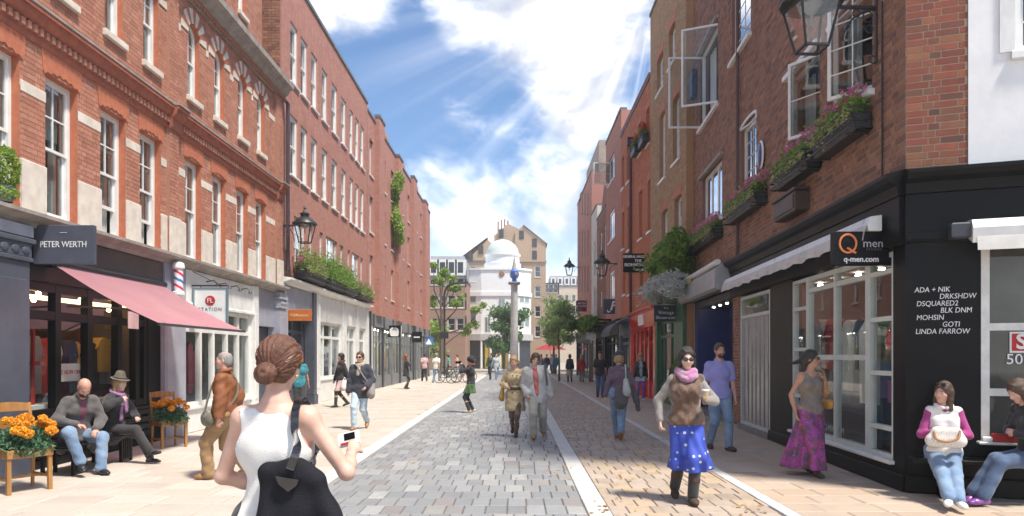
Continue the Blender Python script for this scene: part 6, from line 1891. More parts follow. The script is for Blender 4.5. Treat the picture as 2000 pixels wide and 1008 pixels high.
def skeleton(H, male=False, pelvis=(0, 0, None), lean=0.0, side=0.0, twist=0.0, head=(0, 0, 0), hands=None, elbows=None, feet=None, knees=None, toes=None, bulk=1.0, sw=None):
    s = H / 1.75; J = {'s': s, 'male': male, 'bulk': bulk}
    pz = pelvis[2] if pelvis[2] is not None else .925 * s
    P = np.array([pelvis[0], pelvis[1], pz]); up = N3((math.sin(side), math.sin(lean), math.cos(lean)))
    r0 = np.array([1.0, 0, 0]); r0 = N3(r0 - up * (r0 @ up))
    tw = R(twist); f0 = np.cross(up, r0); r1 = r0 * math.cos(tw) + f0 * math.sin(tw); f1 = np.cross(up, r1)
    J.update(P=P, up=up, r=r1, f=f1, r0=r0, f0=f0)
    J['waist'] = P + up * .14 * s; J['chest'] = P + up * .36 * s; J['nb'] = P + up * .545 * s
    sw = sw or (.178 if male else .150)
    for i, g in enumerate((-1, 1)):
        J['sh%d' % i] = J['nb'] - up * .055 * s + r1 * g * sw * s
        J['hip%d' % i] = P - up * .03 * s + r0 * g * .088 * s
    y, p, ro = [R(q) for q in head]
    fw = f1 * math.cos(y) + r1 * -math.sin(y); rr = np.cross(fw, up)
    hu = up * math.cos(p) + fw * math.sin(p); hf = np.cross(hu, rr)
    rr2 = rr * math.cos(ro) + hu * math.sin(ro); hu = np.cross(rr2, hf)
    J['hc'] = J['nb'] + up * .075 * s + hu * .12 * s + hf * .018 * s
    J['hB'] = np.stack([rr2, hf, hu])
    la, lb = .295 * s, .255 * s; l1, l2 = .44 * s, .43 * s
    hands = hands or [(-.22, .03, .82), (.22, .03, .82)]
    elbows = elbows or [(-.5, -1, 0), (.5, -1, 0)]
    feet = feet or [(-.09, 0, .085), (.09, 0, .085)]
    knees = knees or [(0, 1, 0), (0, 1, 0)]
    toes = toes or [(0, 1, -.0), (0, 1, -.0)]
    for i in (0, 1):
        J['el%d' % i], J['wr%d' % i] = ik(J['sh%d' % i], hands[i], la, lb, elbows[i])
        J['kn%d' % i], J['an%d' % i] = ik(J['hip%d' % i], feet[i], l1, l2, knees[i])
        J['toe%d' % i] = N3(toes[i])
    return J


def hp(J, x, y, z):
    """point in head coordinates (metres for a 1.75 m person)"""
    return J['hc'] + (J['hB'][0] * x + J['hB'][1] * y + J['hB'][2] * z) * J['s'] * 1.0


def body_prims(J, hand=None, feet=True):
    s, b = J['s'], J['bulk']; f0, f1, up, r1 = J['f0'], J['f'], J['up'], J['r']
    m = 1.0 if J['male'] else .9
    P = []
    P.append(cap(J['hip0'] + up * .05 * s, J['hip1'] + up * .05 * s, .105 * s * b, None, (f0, 1.1), .05))
    P.append(cap(J['P'], J['waist'], .125 * s * b * m, .115 * s * b * m, (f0, 1.25), .06))
    P.append(cap(J['waist'], J['chest'], .115 * s * b * m, .135 * s * m, (f1, 1.3), .06))
    P.append(cap(J['chest'] - r1 * .06 * s, J['chest'] + r1 * .06 * s, .115 * s * m, None, (f1, 1.12), .05))
    P.append(cap(J['sh0'] * .9 + J['nb'] * .1, J['sh1'] * .9 + J['nb'] * .1, .062 * s, None, None, .05))
    P.append(cap(J['nb'] - up * .02 * s, J['nb'] + up * .02 * s, .085 * s * m, .06 * s, (f1, 1.1), .05))
    if not J['male']:
        for g in (-1, 1): P.append(elp(J['chest'] + r1 * g * .068 * s + f1 * .085 * s + up * .0 * s, np.array([.06, .055, .06]) * s, np.stack([r1, f1, up]), .04))
    P.append(cap(J['nb'], hp(J, 0, -.012, -.06), .056 * s * (1.08 if J['male'] else .92), .052 * s * (1.05 if J['male'] else .9), None, .03))
    am = (1.0 if J['male'] else .84)
    for i in (0, 1):
        sh, el, wr = J['sh%d' % i], J['el%d' % i], J['wr%d' % i]
        P.append(cap(sh, el, .052 * s * am, .040 * s * am, None, .03)); P.append(cap(el, el * .6 + wr * .4, .041 * s * am, .042 * s * am, None, .02)); P.append(cap(el * .6 + wr * .4, wr, .041 * s * am, .027 * s * am, None, .02))
        hi, kn, an = J['hip%d' % i], J['kn%d' % i], J['an%d' % i]
        P.append(cap(hi, kn, .088 * s * b, .056 * s, None, .03)); P.append(cap(kn, kn * .65 + an * .35, .055 * s, .054 * s, None, .03)); P.append(cap(kn * .65 + an * .35, an, .052 * s, .036 * s, None, .03))
        if feet:
            t = J['toe%d' % i]; P.append(cap(an + (0, 0, -.035 * s), an + t * .15 * s + np.array([0, 0, -.05 * s]), .036 * s, .03 * s, None, .03))
        if hand is not False: P += hand_prims(J, i, (hand or {}).get(i, {}))
    P += head_prims(J)
    return P


def hand_prims(J, i, o):
    s = J['s'] * (1.0 if J['male'] else .92); wr, el = J['wr%d' % i], J['el%d' % i]
    d = N3(o['dir']) if 'dir' in o else N3(wr - el)
    g = -1 if i == 0 else 1
    n = np.asarray(o['palm'], float) if 'palm' in o else -J['r'] * g          # way the palm faces
    n = N3(n - d * (n @ d)); w = np.cross(d, n) * g                            # towards the little finger or thumb
    tl = N3(np.cross(n, d)) * (1 if i == 1 else -1)
    c = o.get('curl', 35); P = []
    a = wr + d * .012 * s
    P.append(cap(a - tl * .0, a + d * .07 * s, .030 * s, .036 * s, (n, 1.9), .015))
    for k, (off, L) in enumerate(((.027, .072), (.009, .082), (-.009, .077), (-.026, .060))):
        b0 = a + d * .078 * s + tl * off * s
        c1, c2 = R(c * .8), R(c * 1.9)
        d1 = d * math.cos(c1) + n * math.sin(c1); d2 = d * math.cos(c2) + n * math.sin(c2)
        m_ = b0 + d1 * L * .5 * s; e = m_ + d2 * L * .5 * s
        P.append(cap(b0 - d * .02 * s, m_, .0092 * s, .0085 * s, None, .006)); P.append(cap(m_, e, .0085 * s, .007 * s, None, .006))
    b0 = a + d * .02 * s + tl * .026 * s
    d1 = N3(d * .75 + tl * .55 + n * .35); m_ = b0 + d1 * .042 * s; e = m_ + N3(d * .9 + n * .45 + tl * .1) * .034 * s
    P.append(cap(b0, m_, .0125 * s, .010 * s, None, .01)); P.append(cap(m_, e, .010 * s, .008 * s, None, .008))
    return P


def head_prims(J):
    s, B = J['s'], J['hB']; h = lambda x, y, z: hp(J, x, y, z)
    jw = 1.06 if J['male'] else .97
    P = [elp(h(0, -.014, .030), np.array([.077, .098, .093]) * s, B, .02), elp(h(0, .03, -.035), np.array([.058 * jw, .068, .085]) * s, B, .03),
         elp(h(0, .07, -.098), np.array([.024 * jw, .02, .02]) * s, B, .03), cap(h(0, .094, .008), h(0, .112, -.030), .008 * s, .0125 * s, None, .012),
         cap(h(-.034, .084, .020), h(.034, .084, .020), .010 * s, None, None, .018), cap(h(-.019, .092, -.060), h(.019, .092, -.060), .0075 * s, None, None, .012)]
    for g in (-1, 1):
        P.append(elp(h(g * .044, .056, -.026), np.array([.024, .026, .028]) * s, B, .02)); P.append(elp(h(g * .078, -.006, -.006), np.array([.010, .020, .032]) * s, B, .008))
        P.append(elp(h(g * .011, .100, -.034), np.array([.009, .010, .008]) * s, B, .008))
    return P


def face_bits(J, o, vox, lip=(.42, .16, .14), brow=None, eyes=True, glasses=False, beard=None):
    s = J['s']; h = lambda x, y, z: hp(J, x, y, z)
    v = max(vox * .6, .0035)
    if eyes and not glasses:
        for g in (-1, 1):
            ob('eye', MB().ell((0, 0, 0), (.0135 * s, .008 * s, .0075 * s), 12, 8).xform(frame_m(J, h(g * .031, .083, .006))), M('eye_white', (.5, .48, .45), None, 9, .3), o, True)
            ob('iris', MB().ell((0, 0, 0), (.0065 * s, .005 * s, .0065 * s), 10, 6).xform(frame_m(J, h(g * .031, .0885, .006))), M('iris_dark', (.03, .018, .012), None, 9, .2), o, True)
    if brow:
        for g in (-1, 1): ob('eyebrow', MB().tube([h(g * .014, .098, .024), h(g * .032, .095, .030), h(g * .05, .082, .024)], .0042 * s, 6), brow, o, True)
    if lip: ob('lips', MB().ell((0, 0, 0), (.022 * s, .008 * s, .0085 * s), 12, 8).xform(frame_m(J, h(0, .0935, -.060))), M('lip_%02d%02d' % (lip[0] * 99, lip[1] * 99), lip, None, 9, .35), o, True)
    if glasses:
        mb = MB()
        for g in (-1, 1):
            k0 = len(mb.v); mb.ell((0, 0, 0), (.031 * s, .006 * s, .023 * s), 14, 8).xform(frame_m(J, h(g * .034, .105, .004)), k0)
            mb.tube([h(g * .064, .095, .008), h(g * .078, .05, .008), h(g * .080, -.01, .0)], .0035 * s, 5)
        mb.tube([h(-.012, .110, .010), h(.012, .110, .010)], .004 * s, 5)
        ob('sunglasses', mb, M('dark_lens', (.012, .010, .010), None, 9, .12, coat=.8), o, True)


def frame_m(J, p):
    B = J['hB']; m = Matrix(((B[0][0], B[1][0], B[2][0], p[0]), (B[0][1], B[1][1], B[2][1], p[1]), (B[0][2], B[1][2], B[2][2], p[2]), (0, 0, 0, 1)))
    return m


def top_prims(J, fit=.018, sleeve=2.0, cuff=None, hem=-.05, flare=0.0, shoulder=.0, collar=False, wide=1.0):
    """torso and sleeves; sleeve 0 none, 1 to the elbow, 2 to the wrist"""
    s, b = J['s'], J['bulk']; f0, f1, up, r1 = J['f0'], J['f'], J['up'], J['r']; m = (1.0 if J['male'] else .9)
    P = [cap(J['P'] + up * .02 * s - J['r0'] * .05 * s, J['P'] + up * .02 * s + J['r0'] * .05 * s, .105 * s * b + fit + flare * .4, None, (f0, 1.15), .05),
         cap(J['P'] + up * .03 * s, J['waist'], (.125 * s * b * m + fit + flare * .3) * wide, (.118 * s * b * m + fit) * wide, (f0, 1.25), .06),
         cap(J['waist'], J['chest'], (.117 * s * b * m + fit) * wide, (.137 * s * m + fit) * wide, (f1, 1.28), .06),
         cap(J['chest'] - r1 * .06 * s, J['chest'] + r1 * .06 * s, .117 * s * m + fit, None, (f1, 1.12), .05),
         cap(J['sh0'] * .9 + J['nb'] * .1, J['sh1'] * .9 + J['nb'] * .1, .056 * s + fit * .5, None, None, .04),
         cap(J['nb'] - up * .03 * s, J['nb'] + up * .015 * s, .088 * s * m + fit * .6, .066 * s + fit * .5, (f1, 1.1), .04)]
    if hem < -.02:
        lowp = np.array([0, 0, hem * s])
        P.append(cap(J['P'] - J['r0'] * .055 * s, J['P'] + lowp - J['r0'] * (.055 * s + flare * .4), .11 * s * b + fit, .11 * s * b + fit + flare, (f0, 1.1), .05))
        P.append(cap(J['P'] + J['r0'] * .055 * s, J['P'] + lowp + J['r0'] * (.055 * s + flare * .4), .11 * s * b + fit, .11 * s * b + fit + flare, (f0, 1.1), .05))
        P.append(cap(J['P'], J['P'] + lowp, .11 * s * b + fit, .12 * s * b + fit + flare, (f0, 1.1), .05))
    if not J['male']:
        for g in (-1, 1): P.append(elp(J['chest'] + r1 * g * .068 * s + f1 * .085 * s, np.array([.06, .055, .06]) * s + fit * .6, np.stack([r1, f1, up]), .05))
    am = (1.0 if J['male'] else .86)
    for i in (0, 1):
        sh, el, wr = J['sh%d' % i], J['el%d' % i], J['wr%d' % i]
        sl = sleeve if not isinstance(sleeve, (tuple, list)) else sleeve[i]
        if sl > 0:
            t = min(sl, 1); e = sh + (el - sh) * t
            P.append(cap(sh, e, .050 * s * am + fit * .8, (.050 - .010 * t) * s * am + fit, None, .03))
        if sl > 1:
            t = min(sl - 1, 1); e = el + (wr - el) * t
            P.append(cap(el, e, .042 * s * am + fit, (.042 - .010 * t) * s * am + fit * .85, None, .03))
    return P


def neck_cut(J, depth=.05, w=.062, fwd=.03):
    """opening for the neck, deeper at the front"""
    s = J['s']; c = J['nb'] + J['up'] * .045 * s + J['f'] * fwd * s
    return minus(c, np.array([w * s, w * 1.1 * s, (.045 + depth) * s]), np.stack([J['r'], J['f'], J['up']]))


def leg_prims(J, fit=.012, end=1.0, flare=0.0, seat=True):
    s, b = J['s'], J['bulk']; P = []
    if seat:
        P.append(cap(J['hip0'] + J['up'] * .05 * s, J['hip1'] + J['up'] * .05 * s, .108 * s * b + fit, None, (J['f0'], 1.1), .05))
        P.append(cap(J['P'], J['waist'] - J['up'] * .03 * s, .122 * s * b + fit, .115 * s * b + fit, (J['f0'], 1.2), .05))
    for i in (0, 1):
        hi, kn, an = J['hip%d' % i], J['kn%d' % i], J['an%d' % i]
        P.append(cap(hi, kn, .092 * s * b + fit, .060 * s + fit, None, .03))
        P.append(cap(kn, kn + (an - kn) * end, .058 * s + fit, (.046 + .004) * s + fit + flare, None, .03))
    return P


def shoe_prims(J, h=.05, r=.045, L=.17, w=1.0, boot=0.0, br=.058, heel=0.0):
    s = J['s']; P = []
    for i in (0, 1):
        an, kn, t = J['an%d' % i], J['kn%d' % i], J['toe%d' % i]
        up = N3(np.cross(np.cross(t, (0, 0, 1)), t)); dn = -up
        base = an + dn * .045 * s
        P.append(cap(base - t * .045 * s, base + t * L * .55 * s, r * .86 * s * w, r * .92 * s * w, (up, 1.15), .02)); P.append(cap(base + t * L * .5 * s, base + t * L * .85 * s + dn * .008, r * .92 * s * w, r * .74 * s * w, (up, 1.35), .02))
        P.append(cap(an + dn * .02 * s, an + N3(kn - an) * h * s, .043 * s, .043 * s, None, .02))
        if boot: P.append(cap(an, an + (kn - an) * boot, .046 * s, br * s, None, .02))
    return P


def hair_short(J, th=.012, back=-.07, fringe=.055, side=.01):
    s, B = J['s'], J['hB']; h = lambda x, y, z: hp(J, x, y, z)
    P = [elp(h(0, -.016, .034), (np.array([.079, .100, .094]) + th) * s, B, .01), elp(h(0, -.05, -.02), (np.array([.062, .058, .075]) + th) * s, B, .03)]
    cuts = [minus(h(0, .125, -.030), np.array([.085, .098, .108 + fringe * .2]) * s, B), half(h(0, 0, back), -B[2]), minus(h(0, .03, -.07), np.array([.12, .06, .075]) * s, B)]
    return P, cuts


def place(x, y, rz): return Matrix.Translation((x, y, 0)) @ Matrix.Rotation(R(rz), 4, 'Z')


def person(label, x, y, rz, J, vox, skin, hand=None, group=None, feet=False):
    sub = [minus(hp(J, g * .031, .112, .007), np.array([.020, .022, .014]) * J['s'], J['hB']) for g in (-1, 1)] if vox < .014 else []
    v, f = nets(*field(body_prims(J, hand if vox < .016 else {0: {'curl': 50}, 1: {'curl': 50}}, feet), vox, .02, sub), vox)
    me = mesh_np('person', v, f); me.polygons.foreach_set('use_smooth', np.ones(len(me.polygons), bool))
    o = link('person', me, skin)
    o.matrix_basis = place(x, y, rz)
    return tag(o, label, 'person', group)


SK_FAIR = M('skin_fair', (.66, .42, .33), (.58, .34, .26), 9, .5, sss=.15, bump=.05, bscale=300)
SK_TAN = M('skin_tan', (.50, .28, .19), (.43, .23, .15), 9, .48, sss=.12, bump=.05, bscale=300)
SK_BROWN = M('skin_brown', (.27, .14, .09), (.22, .11, .07), 9, .45, sss=.1)
SK_PINK = M('skin_ruddy', (.60, .34, .26), (.54, .28, .21), 9, .5, sss=.15)
def hair_m(n, a, b): return M(n, a, b, 22, .42, bump=.7, bscale=60, streak=(3, 3, .6), spec=.6)
H_AUB = hair_m('hair_auburn', (.17, .065, .03), (.07, .025, .013)); H_DARK = hair_m('hair_dark', (.022, .014, .011), (.010, .007, .006)); H_BROWN = hair_m('hair_brown', (.10, .055, .03), (.05, .027, .016))
H_GREY = hair_m('hair_grey', (.36, .33, .31), (.22, .2, .19)); H_BLONDE = hair_m('hair_blonde', (.45, .29, .13), (.3, .18, .08)); H_RED = hair_m('hair_red', (.28, .07, .02), (.15, .035, .012))
def cloth(n, a, b=None, bump=.35, scale=9, bs=180, sheen=.2, rough=.85, **k): return M('cloth_' + n, a, b or tuple(x * .75 for x in a), scale, rough, bump, bs, sheen=sheen, **k)
C_WHITE = cloth('white', (.80, .77, .73), (.72, .69, .65)); C_BLACK = cloth('black', (.016, .016, .019), (.028, .028, .032)); C_NAVY = cloth('navy', (.03, .034, .05), (.045, .05, .07))
C_JEAN = cloth('jean', (.13, .21, .34), (.24, .34, .47), scale=5); C_JEANL = cloth('jean_light', (.38, .5, .6), (.5, .6, .68), scale=5); C_JEAND = cloth('jean_dark', (.05, .085, .16), (.09, .14, .23), scale=5)
C_GREY = cloth('grey', (.30, .27, .25)); C_LGREY = cloth('light_grey', (.52, .52, .5)); C_CHAR = cloth('charcoal', (.075, .07, .068), (.11, .1, .1)); C_BEIGE = cloth('beige', (.50, .40, .26), (.42, .33, .2)); C_KHAKI = cloth('khaki', (.40, .38, .32), (.33, .31, .26))
C_TAUPE = cloth('taupe', (.24, .20, .165)); C_LILAC = cloth('lilac', (.33, .32, .68), (.29, .28, .61)); C_MAG = cloth('magenta', (.36, .04, .20), (.28, .03, .15)); C_PLUM = cloth('plum', (.15, .10, .14), (.11, .075, .105))
C_GREENS = cloth('green', (.09, .19, .06)); C_TIGHTS = cloth('tights', (.035, .032, .035)); C_NUDE = cloth('brown_tights', (.14, .085, .06)); C_REDC = cloth('red', (.5, .03, .04)); C_TEAL = cloth('teal', (.03, .22, .28)); C_PINKS = cloth('pink', (.62, .42, .42)); C_OLIVE = cloth('olive', (.15, .14, .09), (.11, .1, .065))
C_PURL = cloth('purple_leggings', (.22, .12, .42)); C_OCHRE = cloth('ochre', (.45, .27, .08)); C_PALE = cloth('pale_blue', (.5, .56, .6)); C_COP = cloth('copper', (.33, .20, .09), (.26, .155, .07))
LEATHER = M('tan_leather', (.27, .10, .04), (.17, .06, .026), 6, .55, bump=.5, bscale=40, spec=.35); L_BLACK = M('black_leather', (.012, .012, .016), (.02, .02, .024), 6, .33, bump=.3, bscale=60); L_BROWN = M('brown_suede', (.075, .045, .03), (.05, .03, .02), 9, .85, bump=.4); L_MUST = M('mustard_leather', (.5, .27, .06), (.4, .2, .04), 6, .45, bump=.2); L_TAN = M('shoe_tan', (.40, .2, .07), (.3, .14, .05), 6, .5)


def pattern(name, base, dots):
    """printed cloth: base noise and scattered spots of the listed colours"""
    m = bpy.data.materials.new(name); m.use_nodes = True; T = NT(m.node_tree); T.n.clear()
    b = T.node('ShaderNodeBsdfPrincipled', ); out = T.node('ShaderNodeOutputMaterial'); b.inputs['Roughness'].default_value = .75
    pos = T.node('ShaderNodeNewGeometry').outputs['Position']
    col = T.mix(T.step(T.noise(pos, 9, 3), .35, .65), base[0], base[1])
    for i, (sc, thr, c, dist) in enumerate(dots):
        vo = T.node('ShaderNodeTexVoronoi'); T.put(vo.inputs['Vector'], T.vmath('ADD', T.vmath('MULTIPLY', pos, (1, .35, 1)), T.vmath('MULTIPLY', T.noise(pos, 14, 2, out='Color'), (dist, dist, dist)))); vo.inputs['Scale'].default_value = sc; vo.inputs['Randomness'].default_value = .55 if dist < .02 else 1
        col = T.mix(T.step(vo.outputs['Distance'], thr, thr * .75), col, c)
    T.put(b.inputs['Base Color'], col); T.l.new(b.outputs[0], out.inputs[0]); MATS[name] = m
    return m
# ------------------------------------------------------------------ the people in the street
def ringp(c, B, rx, ry, rt, n=14, a0=0, a1=2 * PI, tilt=0.0, wav=0.0, k=.02):
    """a fat ring (scarf, collar, strap) round c in frame B = right, forward, up"""
    P = []; pts = []
    for i in range(n + 1):
        a = a0 + (a1 - a0) * i / n
        pts.append(c + B[0] * rx * math.cos(a) + B[1] * ry * math.sin(a) + B[2] * (tilt * -math.sin(a) + wav * math.sin(3 * a + 1)))
    return [cap(p, q, rt, None, None, k) for p, q in zip(pts, pts[1:])]


def skirt(J, hem, r0=.14, r1=.26, dx=0.0, dy=0.0, legs=.4, n=9, amp=.014, zt=.06):
    s = J['s']; top = J['P'] + J['up'] * zt * s; bot = np.array([J['P'][0] + dx, J['P'][1] + dy, hem])
    P = [cap(top, bot, r0 * s, r1 * s, (J['f0'], 1.12), .06)]
    for i in (0, 1):
        kn, an = J['kn%d' % i], J['an%d' % i]
        t = np.clip((kn[2] - hem) / max(kn[2] - an[2], .01), 0, 1); e = kn + (an - kn) * t if hem < kn[2] else J['hip%d' % i] + (kn - J['hip%d' % i]) * np.clip((J['hip%d' % i][2] - hem) / max(J['hip%d' % i][2] - kn[2], .01), 0, 1)
        P.append(cap(J['hip%d' % i], kn, .115 * s, .10 * s, None, .06))
        if hem < kn[2]: P.append(cap(kn, e, .10 * s, (.085 + .04 * legs) * s, None, .06))
    c = J['P']
    def wob(X, Y, Z):
        th = np.arctan2(Y - c[1] - dy * (top[2] - Z) / (top[2] - hem), X - c[0] - dx * (top[2] - Z) / (top[2] - hem)); t = np.clip((top[2] - Z) / (top[2] - hem), 0, 1)
        return amp * t * (np.sin(n * th + 3 * Z) + .6 * np.sin((n * 1.7) * th + 1.3 + 5 * Z))
    return P, [above(hem), below(top[2] + .03 * s)], wob


def wear(o, name, prims, mat, vox, k=.025, cuts=(), wob=None):
    return sculpt(name, prims, vox, mat, o, k, cuts, wob)


def bag(name, label, x, y, rz, prims, mat, vox, straps=(), smat=None, k=.03, wob=None, cuts=(), cat='bag', rs=.009):
    c = np.mean([p[1] for p in prims], axis=0)
    t = thing(name, (0, 0, 0), 0, label, cat); t.matrix_basis = place(x, y, rz)
    sculpt('body', prims, vox, mat, t, k, cuts, wob)
    for st in straps: ob('strap', MB().tube([tuple(p) for p in st], rs, 6), smat or mat, t, True)
    return t


def sweep(pts, n=14):
    """smooth curve through points"""
    pts = [np.asarray(p, float) for p in pts]; out = []
    for i in range(len(pts) - 1):
        p0, p1, p2, p3 = pts[max(i - 1, 0)], pts[i], pts[i + 1], pts[min(i + 2, len(pts) - 1)]
        for t in np.linspace(0, 1, n, endpoint=(i == len(pts) - 2)):
            out.append(.5 * ((2 * p1) + (-p0 + p2) * t + (2 * p0 - 5 * p1 + 4 * p2 - p3) * t * t + (-p0 + 3 * p1 - 3 * p2 + p3) * t ** 3))
    return out


# --- woman in the foreground, seen from behind
def p_front():
    vx = .0065; x, y, rz = -1.06, 3.05, -4
    J = skeleton(1.685, hands=[(-.07, .17, 1.03), (.265, .245, 1.195)], elbows=[(-1.0, -.5, -.2), (.55, -.9, -.75)], head=(1, 9, -4), sw=.158, pelvis=(0, 0, .895))
    o = person('woman seen from behind in a white sleeveless top with auburn hair in a bun', x, y, rz, J, vx, SK_FAIR, {1: {'curl': 48, 'palm': (-.4, .3, -.6), 'dir': (-.1, .9, .35)}, 0: {'curl': 30}})
    wear(o, 'top', top_prims(J, .016, 0, hem=-.16, flare=.04), C_WHITE, vx, .03, [neck_cut(J, .05, .088, -.012), below(J['nb'][2] + .0), minus(J['sh0'] + np.array([-.045, 0, -.02]), (.075, .13, .12)), minus(J['sh1'] + np.array([.045, 0, -.02]), (.075, .13, .12)), above(.70)],
         lambda X, Y, Z: .0035 * np.sin(48 * X + 6 * np.sin(4 * Z)) * np.clip((1.42 - Z) * 3, 0, 1) + .004 * np.sin(9 * Z + 14 * X))
    wear(o, 'trousers', leg_prims(J, .01), C_BLACK, .012); wear(o, 'shoes', shoe_prims(J), L_BLACK, .012)
    h = lambda a, b, c: hp(J, a, b, c)
    P = [elp(h(0, -.018, .036), np.array([.092, .112, .104]) * J['s'], J['hB'], .01), elp(h(0, -.062, -.022), np.array([.072, .062, .078]) * J['s'], J['hB'], .04), elp(h(0, -.045, .05), np.array([.086, .085, .080]) * J['s'], J['hB'], .03)]
    hc = J['hc']; B = J['hB']
    def strands(X, Y, Z):
        qx = (X - hc[0]) * B[0][0] + (Y - hc[1]) * B[0][1] + (Z - hc[2]) * B[0][2]; qz = (X - hc[0]) * B[2][0] + (Y - hc[1]) * B[2][1] + (Z - hc[2]) * B[2][2]
        a = np.arctan2(qx, qz + .075)
        return .0026 * np.sin(38 * a + 2 * np.sin(20 * qz)) + .0018 * np.sin(71 * a + 1)
    wear(o, 'hair', P, H_AUB, .0055, .02, [minus(h(0, .13, -.05), np.array([.09, .085, .125]) * J['s'], B), half(h(0, 0, -.085), -B[2]), minus(h(0, .06, -.09), np.array([.12, .075, .08]) * J['s'], B)], strands)
    SKH = M('hair_strand', (.20, .075, .03), (.10, .035, .016), 30, .38, rnd=[(0, (.17, .065, .03)), (.25, (.40, .20, .095)), (.4, (.09, .032, .016)), (.6, (.24, .10, .045)), (.8, (.12, .045, .02)), (1, (.17, .065, .03))], spec=.5)
    rg = random.Random(4); mb = MB()
    for q in range(1000):
        a = rg.uniform(-PI, PI); el = rg.uniform(.15, .75)
        st_ = np.array([math.sin(a) * math.cos(el) if abs(a) < 2.2 else math.sin(a) * .8, math.cos(a) * math.cos(el) * .75 + .1, math.sin(el) if abs(a) < 2.2 else -.55])
        st_ = N3(st_); en = N3(np.array([-.06 + rg.uniform(-.10, .10), -1, -.55 + rg.uniform(-.10, .10)])); off = rg.uniform(.0, .0035) + (.007 if rg.random() < .03 else 0); pts = []
        for t in np.linspace(0, 1, 10):
            d = N3(st_ * (1 - t) + en * t); pts.append(h(*(np.array([0, -.020, .030]) + d * (np.array([.0945, .1135, .107]) + off + .001 * math.sin(t * 9 + q)))))
        mb.cr = rg.random(); mb.tube(pts, .0011, 3, False)
    ob('hair_strands', mb, SKH, o, True, 'stuff')
    bc = h(-.010, -.126, -.054)
    P = [elp(bc, np.array([.047, .036, .045]) * J['s'], B, .01)]
    for q in range(3): P += ringp(bc + B[1] * (-.006 - .010 * q), [B[0], B[2], -B[1]], .040 - .011 * q, .038 - .011 * q, .012, 14, q * 2, q * 2 + 5.6, k=.004)
    wear(o, 'hair_bun', P, H_AUB, .005, .006)
    for g in (-1, 1): ob('ear_ring', MB().ell(tuple(h(g * .083, -.004, -.045)), (.006, .006, .008)), MATS['dial_gold'], o, True)
    # black bag on the right shoulder
    bx, by, bz = .185, -.15, 1.055
    P = [cap((bx - .15, by, bz + .12), (bx + .05, by, bz + .075), .03, None, None, .02), cap((bx - .14, by, bz + .10), (bx - .16, by, bz - .34), .034, .07, None, .06), cap((bx + .05, by, bz + .06), (bx + .20, by, bz - .34), .034, .07, None, .06), cap((bx - .05, by, bz + .07), (bx + .02, by, bz - .34), .09, .19, ((0, 1, 0), 2.4), .05)]
    t = bag('shoulder_bag', 'black shoulder bag with glossy leather buckle on the foreground woman', x, y, rz, P, M('bag_canvas', (.007, .007, .011), (.012, .012, .017), 8, .75, spec=.25, bump=.4, bscale=140), .007, wob=lambda X, Y, Z: .007 * np.sin(17 * X + 11 * Z) + .005 * np.sin(26 * Z - 9 * X) + .004 * np.sin(31 * X))
    PAT = M('patent_leather', (.012, .012, .014), None, 5, .1, coat=1.0)
    mb = MB(); st = sweep([(bx - .03, by - .075, bz + .13), (bx - .005, by - .06, bz + .22), (.13, -.112, 1.33), (.122, -.085, 1.405), (.115, -.03, 1.452), (.113, .03, 1.452), (.12, .11, 1.36), (.14, .12, 1.22), (bx, by + .09, bz + .12)])
    for a, b in zip(st, st[1:]):
        mb.bar(tuple(a), tuple(b), .034, .007, (0, 1, .2) if b[2] < 1.42 else (0, 0, 1))
    ob('strap', mb, PAT, t, True)
    fy = by - .083
    mb = MB().cbox(bx - .055, bx + .10, fy - .014, fy + .03, bz - .19, bz - .13, .008); mb.prism([(bx - .03, bz - .19), (bx + .075, bz - .19), (bx + .06, bz - .27), (bx + .02, bz - .30), (bx - .015, bz - .27)], fy - .010, fy + .015)
    for q in (-.035, .035): mb.cbox(bx + .02 + q - .015, bx + .02 + q + .015, fy - .006, fy + .03, bz - .13, bz - .075, .004)
    ob('buckle', mb, PAT, t)
    ob('flap', MB().prism([(bx - .10, bz + .10), (bx - .0, bz + .085), (bx - .01, bz + .06), (bx - .045, bz + .035), (bx - .085, bz + .065)], by - .058, by - .03), PAT, t)
    # white phone in her right hand
    wr = J['wr1']
    ph = thing('camera_phone', (0, 0, 0), 0, 'small white pocket camera held by the foreground woman', 'camera'); ph.matrix_basis = place(x, y, rz)
    Mx = Matrix.Translation((wr[0] - .040, wr[1] + .085, wr[2] + .048)) @ Matrix.Rotation(R(-14), 4, 'Y') @ Matrix.Rotation(R(-25), 4, 'X')
    ob('case', MB().cbox(-.052, .052, -.010, .010, -.036, .036, .006).xform(Mx), MW, ph); ob('screen', MB().box(-.02, .034, -.0125, -.010, -.008, .026).xform(Mx), M_BLACK, ph); ob('button', MB().box(-.04, .0, -.0125, -.010, -.030, -.018).xform(Mx), M_REDINK, ph)
p_front()


